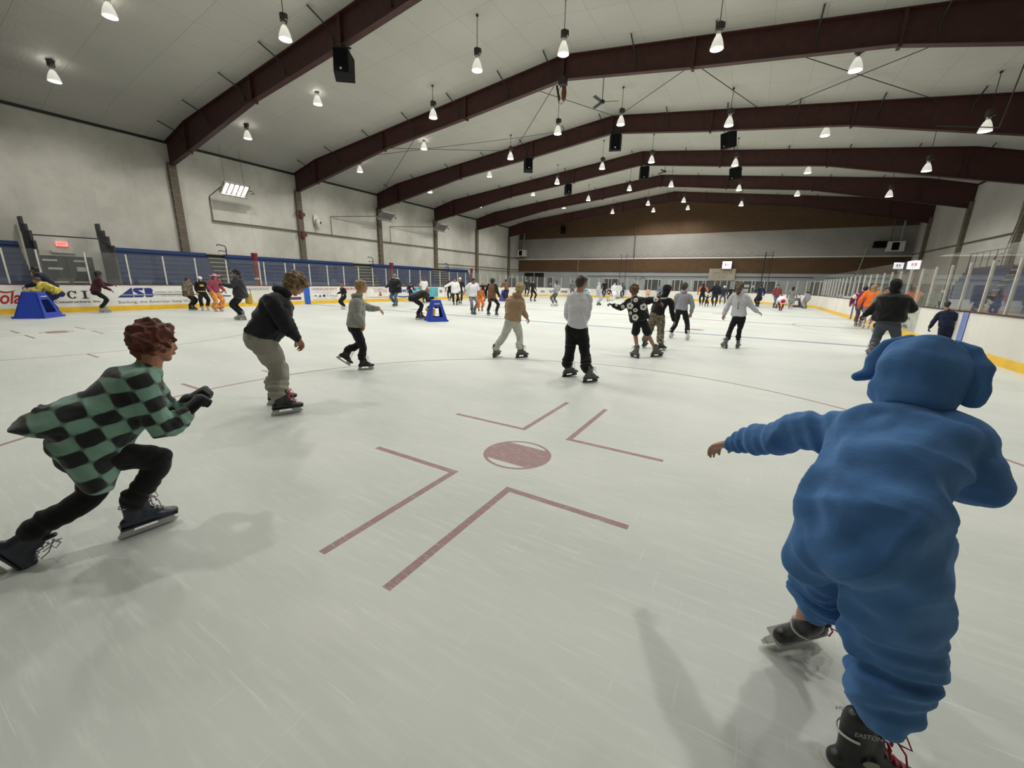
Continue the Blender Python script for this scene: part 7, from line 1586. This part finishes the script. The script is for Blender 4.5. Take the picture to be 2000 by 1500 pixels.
  ftL=[0.265, -0.964, 0.0], ftR=[0.265, -0.964, 0.0],
  k=dict(lod=0, skin=srgb(176,132,108), hair=srgb(60,50,40), top=srgb(218,214,206), bot=srgb(210,206,200), skirt=srgb(222,222,218), skates='white', loose=1.2)),
dict(label='child in a lilac jacket and beige trousers right of the navy skate aid', H=1.378, group=None, face=[-0.569, 0.822, 0.0],
  j={'pel': [12.084,16.035,0.696], 'neck': [12.084,16.035,1.144], 'shL': [11.965,15.952,1.102], 'hipL': [12.025,15.994,0.682], 'knL': [11.852,16.149,0.437], 'anL': [11.977,16.044,0.157], 'elL': [11.947,15.852,0.904], 'wrL': [11.868,15.911,0.73], 'shR': [12.203,16.117,1.102], 'hipR': [12.143,16.075,0.682], 'knR': [12.081,16.261,0.407], 'anR': [12.16,16.07,0.157], 'elR': [12.303,16.098,0.904], 'wrR': [12.276,16.193,0.73], 'head': [12.072,16.052,1.261]},
  ftL=[-0.569, 0.822, 0.0], ftR=[-0.569, 0.822, 0.0],
  k=dict(lod=1, skin=srgb(176,132,108), hair=srgb(30,26,26), top=srgb(160,154,172), bot=srgb(150,144,130), skates='black', loose=1.3, wide=1.3)),
dict(label='dark-haired child in a maroon jersey with white sleeve stripes at the right boards', H=1.73, group=None, face=[0.503, 0.864, 0.0],
  j={'pel': [12.339,-1.77,0.873], 'neck': [12.369,-1.719,1.432], 'shL': [12.209,-1.632,1.381], 'hipL': [12.262,-1.724,0.856], 'knL': [12.358,-1.442,0.555], 'anL': [12.32,-1.632,0.198], 'elL': [12.043,-1.684,1.161], 'wrL': [12.03,-1.528,0.966], 'shR': [12.523,-1.815,1.381], 'hipR': [12.417,-1.815,0.856], 'knR': [12.593,-1.631,0.518], 'anR': [12.417,-1.809,0.198], 'elR': [12.559,-1.934,1.13], 'wrR': [12.665,-1.778,0.966], 'head': [12.386,-1.69,1.576]},
  ftL=[0.503, 0.864, 0.0], ftR=[0.503, 0.864, 0.0],
  k=dict(lod=1, skin=srgb(176,132,108), hair=srgb(24,20,22), top=srgb(112,36,66), bot=srgb(96,76,92), skates='grey', loose=1.4, tname='hockey_jersey', decor=deco_sleeves)),
dict(label='blond child in an orange jersey and mauve trousers at the right boards', H=1.765, group=None, face=[0.357, 0.934, 0.0],
  j={'pel': [12.498,-2.481,0.891], 'neck': [12.498,-2.481,1.465], 'shL': [12.325,-2.415,1.412], 'hipL': [12.412,-2.448,0.874], 'knL': [12.456,-2.163,0.552], 'anL': [12.44,-2.384,0.202], 'elL': [12.184,-2.497,1.177], 'wrL': [12.176,-2.358,0.962], 'shR': [12.671,-2.547,1.412], 'hipR': [12.583,-2.514,0.874], 'knR': [12.729,-2.302,0.526], 'anR': [12.58,-2.513,0.202], 'elR': [12.725,-2.677,1.163], 'wrR': [12.813,-2.545,0.962], 'head': [12.507,-2.456,1.615]},
  ftL=[0.357, 0.934, 0.0], ftR=[0.357, 0.934, 0.0],
  k=dict(lod=1, skin=srgb(176,132,108), hair=srgb(172,138,98), style='long', top=srgb(228,112,44), bot=srgb(158,130,142), skates='white', loose=1.35, tname='hockey_jersey')),
dict(label='child in a green top looking back beside the large man in black', H=1.695, group=None, face=[0.47, -0.882, 0.0],
  j={'pel': [12.495,-4.306,0.856], 'neck': [12.495,-4.306,1.407], 'shL': [12.652,-4.223,1.356], 'hipL': [12.573,-4.265,0.839], 'knL': [12.752,-4.477,0.53], 'anL': [12.602,-4.326,0.194], 'elL': [12.687,-4.102,1.112], 'wrL': [12.776,-4.185,0.898], 'shR': [12.338,-4.39,1.356], 'hipR': [12.417,-4.348,0.839], 'knR': [12.479,-4.587,0.505], 'anR': [12.42,-4.346,0.194], 'elR': [12.218,-4.352,1.112], 'wrR': [12.238,-4.472,0.898], 'head': [12.507,-4.329,1.551]},
  ftL=[0.47, -0.882, 0.0], ftR=[0.47, -0.882, 0.0],
  k=dict(lod=1, skin=srgb(176,132,108), hair=srgb(66,52,40), top=srgb(104,122,96), bot=srgb(30,34,44), skates='grey', loose=1.25)),
dict(label='man in a white T-shirt and red cap behind the bald man', H=1.724, group=None, face=[0.954, -0.299, 0.0],
  j={'pel': [-11.093,-3.058,0.871], 'neck': [-11.093,-3.058,1.431], 'shL': [-11.039,-2.885,1.38], 'hipL': [-11.066,-2.972,0.854], 'knL': [-10.794,-2.977,0.53], 'anL': [-11.024,-2.953,0.197], 'elL': [-11.099,-2.772,1.131], 'wrL': [-10.975,-2.769,0.914], 'shR': [-11.147,-3.23,1.38], 'hipR': [-11.12,-3.143,0.854], 'knR': [-10.894,-3.294,0.53], 'anR': [-11.096,-3.183,0.197], 'elR': [-11.261,-3.288,1.131], 'wrR': [-11.161,-3.362,0.914], 'head': [-11.068,-3.065,1.578]},
  ftL=[0.954, -0.299, 0.0], ftR=[0.954, -0.299, 0.0],
  k=dict(lod=0, skin=srgb(120,84,66), hat=('cap', srgb(120,50,56)), top=srgb(228,228,230), sleeve='short', bot=srgb(24,24,26), skates='black', loose=1.2)),
dict(label='person in a black cap and coat behind the left glass near the red post', H=1.75, group=None, face=[0.974, 0.224, 0.0],
  j={'pel': [-15.348,1.21,0.884], 'neck': [-15.348,1.21,1.453], 'shL': [-15.389,1.389,1.4], 'hipL': [-15.368,1.299,0.866], 'knL': [-15.226,1.384,0.471], 'anL': [-15.341,1.337,0.079], 'elL': [-15.5,1.457,1.148], 'wrL': [-15.393,1.523,0.927], 'shR': [-15.307,1.031,1.4], 'hipR': [-15.328,1.121,0.866], 'knR': [-15.162,1.107,0.471], 'anR': [-15.286,1.099,0.079], 'elR': [-15.377,0.922,1.148], 'wrR': [-15.252,0.909,0.927], 'head': [-15.322,1.216,1.601]},
  ftL=[0.974, 0.224, 0.0], ftR=[0.974, 0.224, 0.0],
  k=dict(lod=0, skin=srgb(176,132,108), hat=('cap', srgb(22,22,24)), top=srgb(24,24,26), bot=srgb(24,24,26))),
dict(label='dark-haired person in black standing behind the left glass', H=1.7, group=None, face=[0.869, 0.496, 0.0],
  j={'pel': [-15.404,4.355,0.858], 'neck': [-15.404,4.355,1.411], 'shL': [-15.493,4.51,1.36], 'hipL': [-15.448,4.431,0.841], 'knL': [-15.34,4.55,0.457], 'anL': [-15.434,4.475,0.076], 'elL': [-15.615,4.542,1.115], 'wrL': [-15.534,4.633,0.901], 'shR': [-15.316,4.2,1.36], 'hipR': [-15.361,4.278,0.841], 'knR': [-15.203,4.311,0.457], 'anR': [-15.316,4.268,0.076], 'elR': [-15.35,4.078,1.115], 'wrR': [-15.231,4.101,0.901], 'head': [-15.382,4.367,1.556]},
  ftL=[0.869, 0.496, 0.0], ftR=[0.869, 0.496, 0.0],
  k=dict(lod=0, skin=srgb(120,84,66), hair=srgb(24,24,26), top=srgb(30,30,32), bot=srgb(24,24,26))),
dict(label='seated-height child in black behind the left glass beside the person in black', H=1.45, group=None, face=[0.862, 0.507, 0.0],
  j={'pel': [-15.229,3.388,0.732], 'neck': [-15.229,3.388,1.204], 'shL': [-15.306,3.519,1.16], 'hipL': [-15.267,3.453,0.718], 'knL': [-15.176,3.555,0.39], 'anL': [-15.255,3.49,0.065], 'elL': [-15.411,3.545,0.951], 'wrL': [-15.343,3.624,0.768], 'shR': [-15.152,3.257,1.16], 'hipR': [-15.191,3.323,0.718], 'knR': [-15.057,3.353,0.39], 'anR': [-15.152,3.315,0.065], 'elR': [-15.18,3.153,0.951], 'wrR': [-15.078,3.174,0.768], 'head': [-15.21,3.399,1.327]},
  ftL=[0.862, 0.507, 0.0], ftR=[0.862, 0.507, 0.0],
  k=dict(lod=0, skin=srgb(176,132,108), hair=srgb(40,34,30), top=srgb(36,36,36), bot=srgb(24,24,26))),
dict(label='grey-haired person in a grey coat behind the left glass', H=1.78, group=None, face=[0.789, 0.615, 0.0],
  j={'pel': [-15.462,6.319,0.899], 'neck': [-15.462,6.319,1.477], 'shL': [-15.577,6.466,1.424], 'hipL': [-15.519,6.392,0.881], 'knL': [-15.424,6.531,0.479], 'anL': [-15.51,6.439,0.08], 'elL': [-15.708,6.481,1.168], 'wrL': [-15.638,6.588,0.943], 'shR': [-15.347,6.171,1.424], 'hipR': [-15.405,6.246,0.881], 'knR': [-15.247,6.303,0.479], 'anR': [-15.357,6.242,0.08], 'elR': [-15.365,6.04,1.168], 'wrR': [-15.244,6.082,0.943], 'head': [-15.441,6.335,1.629]},
  ftL=[0.789, 0.615, 0.0], ftR=[0.789, 0.615, 0.0],
  k=dict(lod=0, skin=srgb(176,132,108), hair=srgb(96,92,88), top=srgb(70,70,72), bot=srgb(24,24,26))),
dict(label='spectator in dark clothes standing behind the right glass near the far corner', H=1.7, group=None, face=[-0.986, 0.167, 0.0],
  j={'pel': [15.235,16.504,0.858], 'neck': [15.235,16.504,1.411], 'shL': [15.205,16.328,1.36], 'hipL': [15.22,16.417,0.841], 'knL': [15.061,16.394,0.457], 'anL': [15.182,16.393,0.076], 'elL': [15.279,16.226,1.115], 'wrL': [15.159,16.207,0.901], 'shR': [15.265,16.68,1.36], 'hipR': [15.25,16.592,0.841], 'knR': [15.107,16.666,0.457], 'anR': [15.222,16.627,0.076], 'elR': [15.368,16.752,1.115], 'wrR': [15.261,16.81,0.901], 'head': [15.21,16.509,1.556]},
  ftL=[-0.986, 0.167, 0.0], ftR=[-0.986, 0.167, 0.0],
  k=dict(lod=0, skin=srgb(176,132,108), hair=srgb(24,24,26), top=srgb(46,46,50), bot=srgb(24,24,26))),
]
AIDS = [(-2.036, -12.29, 0.962, 0.74, 0.62, 0.76, 'a', 'blue plastic skate aid with a square opening, in front of the bald man'), (-12.255, -20.54, 2.479, 1.0, 0.75, 0.8, 'a', 'blue plastic skate aid in motion at the far left, under the child in yellow'), (-9.511, 4.77, 1.076, 0.62, 0.55, 0.86, 'p', 'violet-blue skate aid held by the person in the brown jacket'), (11.638, 18.665, 0.097, 0.95, 0.6, 0.72, 'n', 'navy skate aid in the far right corner')]
BAG = (-7.112, -16.417, 0.756)
TOY = (-3.355, 14.743, 0.532)

# ---------------------------------------------------------------- place everybody
for P_ in PEOPLE:
    for s_ in 'LR':
        if 'fu'+s_ not in P_: P_['fu'+s_] = (0, 0, 1)
    o_ = person(P_)
for k_ in KITS.values():
    for ch in list(k_.children_recursive): bpy.data.objects.remove(ch)
    bpy.data.objects.remove(k_)

# ---------------------------------------------------------------- skate aids and small props
def skate_aid(x, y, rz, w, d, h, mtl, lab):
    e = empty('skate_aid', (x, y, 0), lab, 'skate aid', 'plastic skate aids'); e.rotation_euler = (0, 0, rz)
    tw, td = w*.45, d*.5; T = .03
    def P(sx, sy, t): return Vector((sx*(w/2*(1-t) + tw/2*t), sy*(d/2*(1-t) + td/2*t), h*t))
    for sy, nm in ((-1, 'front_panel'), (1, 'back_panel')):
        O_ = [P(-1, sy, 0), P(1, sy, 0), P(1, sy, 1), P(-1, sy, 1)]
        def q(a, t): return P(-1, sy, t).lerp(P(1, sy, t), a)
        I_ = [q(.20, .22), q(.80, .22), q(.82, .68), q(.76, .75), q(.24, .75), q(.18, .68)]
        off = Vector((0, -sy*T, 0)); V = O_ + I_ + [v + off for v in O_ + I_]
        F = [(0, 1, 5, 4), (1, 2, 6, 5), (2, 7, 6), (2, 3, 8, 7), (3, 9, 8), (3, 0, 4, 9)]
        F += [tuple(i + 10 for i in reversed(f)) for f in F]
        F += [(i, i + 10, (i + 1) % 4 + 10, (i + 1) % 4) for i in range(4)] + [(4 + i, 4 + (i+1) % 6, 14 + (i+1) % 6, 14 + i) for i in range(6)]
        MB().add(V, F).build(nm, mtl, e)
    for sx in (-1, 1):
        V = [P(sx, -1, 0), P(sx, 1, 0), P(sx, 1, 1), P(sx, -1, 1)]; off = Vector((-sx*T, 0, 0)); V += [v + off for v in V]
        MB().add(V, [(0, 1, 2, 3), (7, 6, 5, 4), (0, 4, 5, 1), (1, 5, 6, 2), (2, 6, 7, 3), (3, 7, 4, 0)]).build('side_panel', mtl, e)
    m = MB().box(-tw/2, tw/2, -td/2, td/2, h, h + .04); bevel(m.build('top_plate', mtl, e), .01)
    MB().tube([(-tw*.28, -td/2 - .01, h*.86), (-tw*.28, -td/2 - .05, h*.87), (tw*.28, -td/2 - .05, h*.87), (tw*.28, -td/2 - .01, h*.86)], .014, 6).build('handle', M_WHITE, e)
    MB().box(-w/2 - .02, w/2 + .02, -d/2 - .02, d/2 + .02, 0, .05).build('runner', mtl, e) if False else None
    for sy in (-1, 1): MB().box(-w/2 - .02, w/2 + .02, sy*d/2 - .03, sy*d/2 + .03, 0, .07).build('runner', mtl, e)
    return e
M_AID = plain('blue_moulded_plastic', srgb(38, 66, 170), .4, var=.06); M_AIDP = plain('violet_blue_plastic', srgb(70, 70, 170), .4, var=.06); M_AIDN = plain('navy_plastic', srgb(34, 42, 96), .4, var=.06)
for a_ in AIDS: skate_aid(*a_[:6], {'a': M_AID, 'p': M_AIDP, 'n': M_AIDN}[a_[6]], a_[7])
x, y, z = BAG
e = empty('tote_bag', (x, y, z), 'small mustard yellow bag hanging at the hip of the woman in the black coat', 'bag')
fuse(Body().rings([(Vector((0, 0, -.16)), Vector((0, 1, 0)), Vector((1, 0, 0)), .13, .06), (Vector((0, 0, .0)), Vector((0, 1, 0)), Vector((1, 0, 0)), .12, .05), (Vector((0, 0, .12)), Vector((0, 1, 0)), Vector((1, 0, 0)), .11, .03)]), 'bag_body', cloth(srgb(176, 150, 60)), e, .015, 1)
MB().tube([(0, -.09, .12), (0, -.07, .3), (0, .07, .3), (0, .09, .12)], .01, 6).build('strap', M_DARK, e)
x, y, z = TOY
e = empty('plush_bird', (x, y, z), 'large white plush bird head with an orange beak carried among the costumed skaters', 'plush toy')
Xa, Ya, Za = Vector((1, 0, 0)), Vector((0, 1, 0)), Vector((0, 0, 1))
fuse(Body().ball(Vector((0, 0, .1)), Xa, Ya, Za, .30, .28, .27).ball(Vector((0, 0, -.28)), Xa, Ya, Za, .26, .24, .26), 'plush_body', cloth(srgb(232, 230, 232)), e, .02, 2)
MB().lathe([(.12, 0), (.10, .10), (.02, .22)], c=(0, -.24, .02), seg=12, axis=(0, -1, -.15)).build('beak', plain('orange_felt', srgb(224, 150, 40), .8), e, True)
for s_ in (-1, 1): MB().lathe([(.03, 0), (.03, .02)], c=(.1*s_, -.25, .2), seg=8, axis=(0, -1, 0)).build('eye', M_BLACK, e)
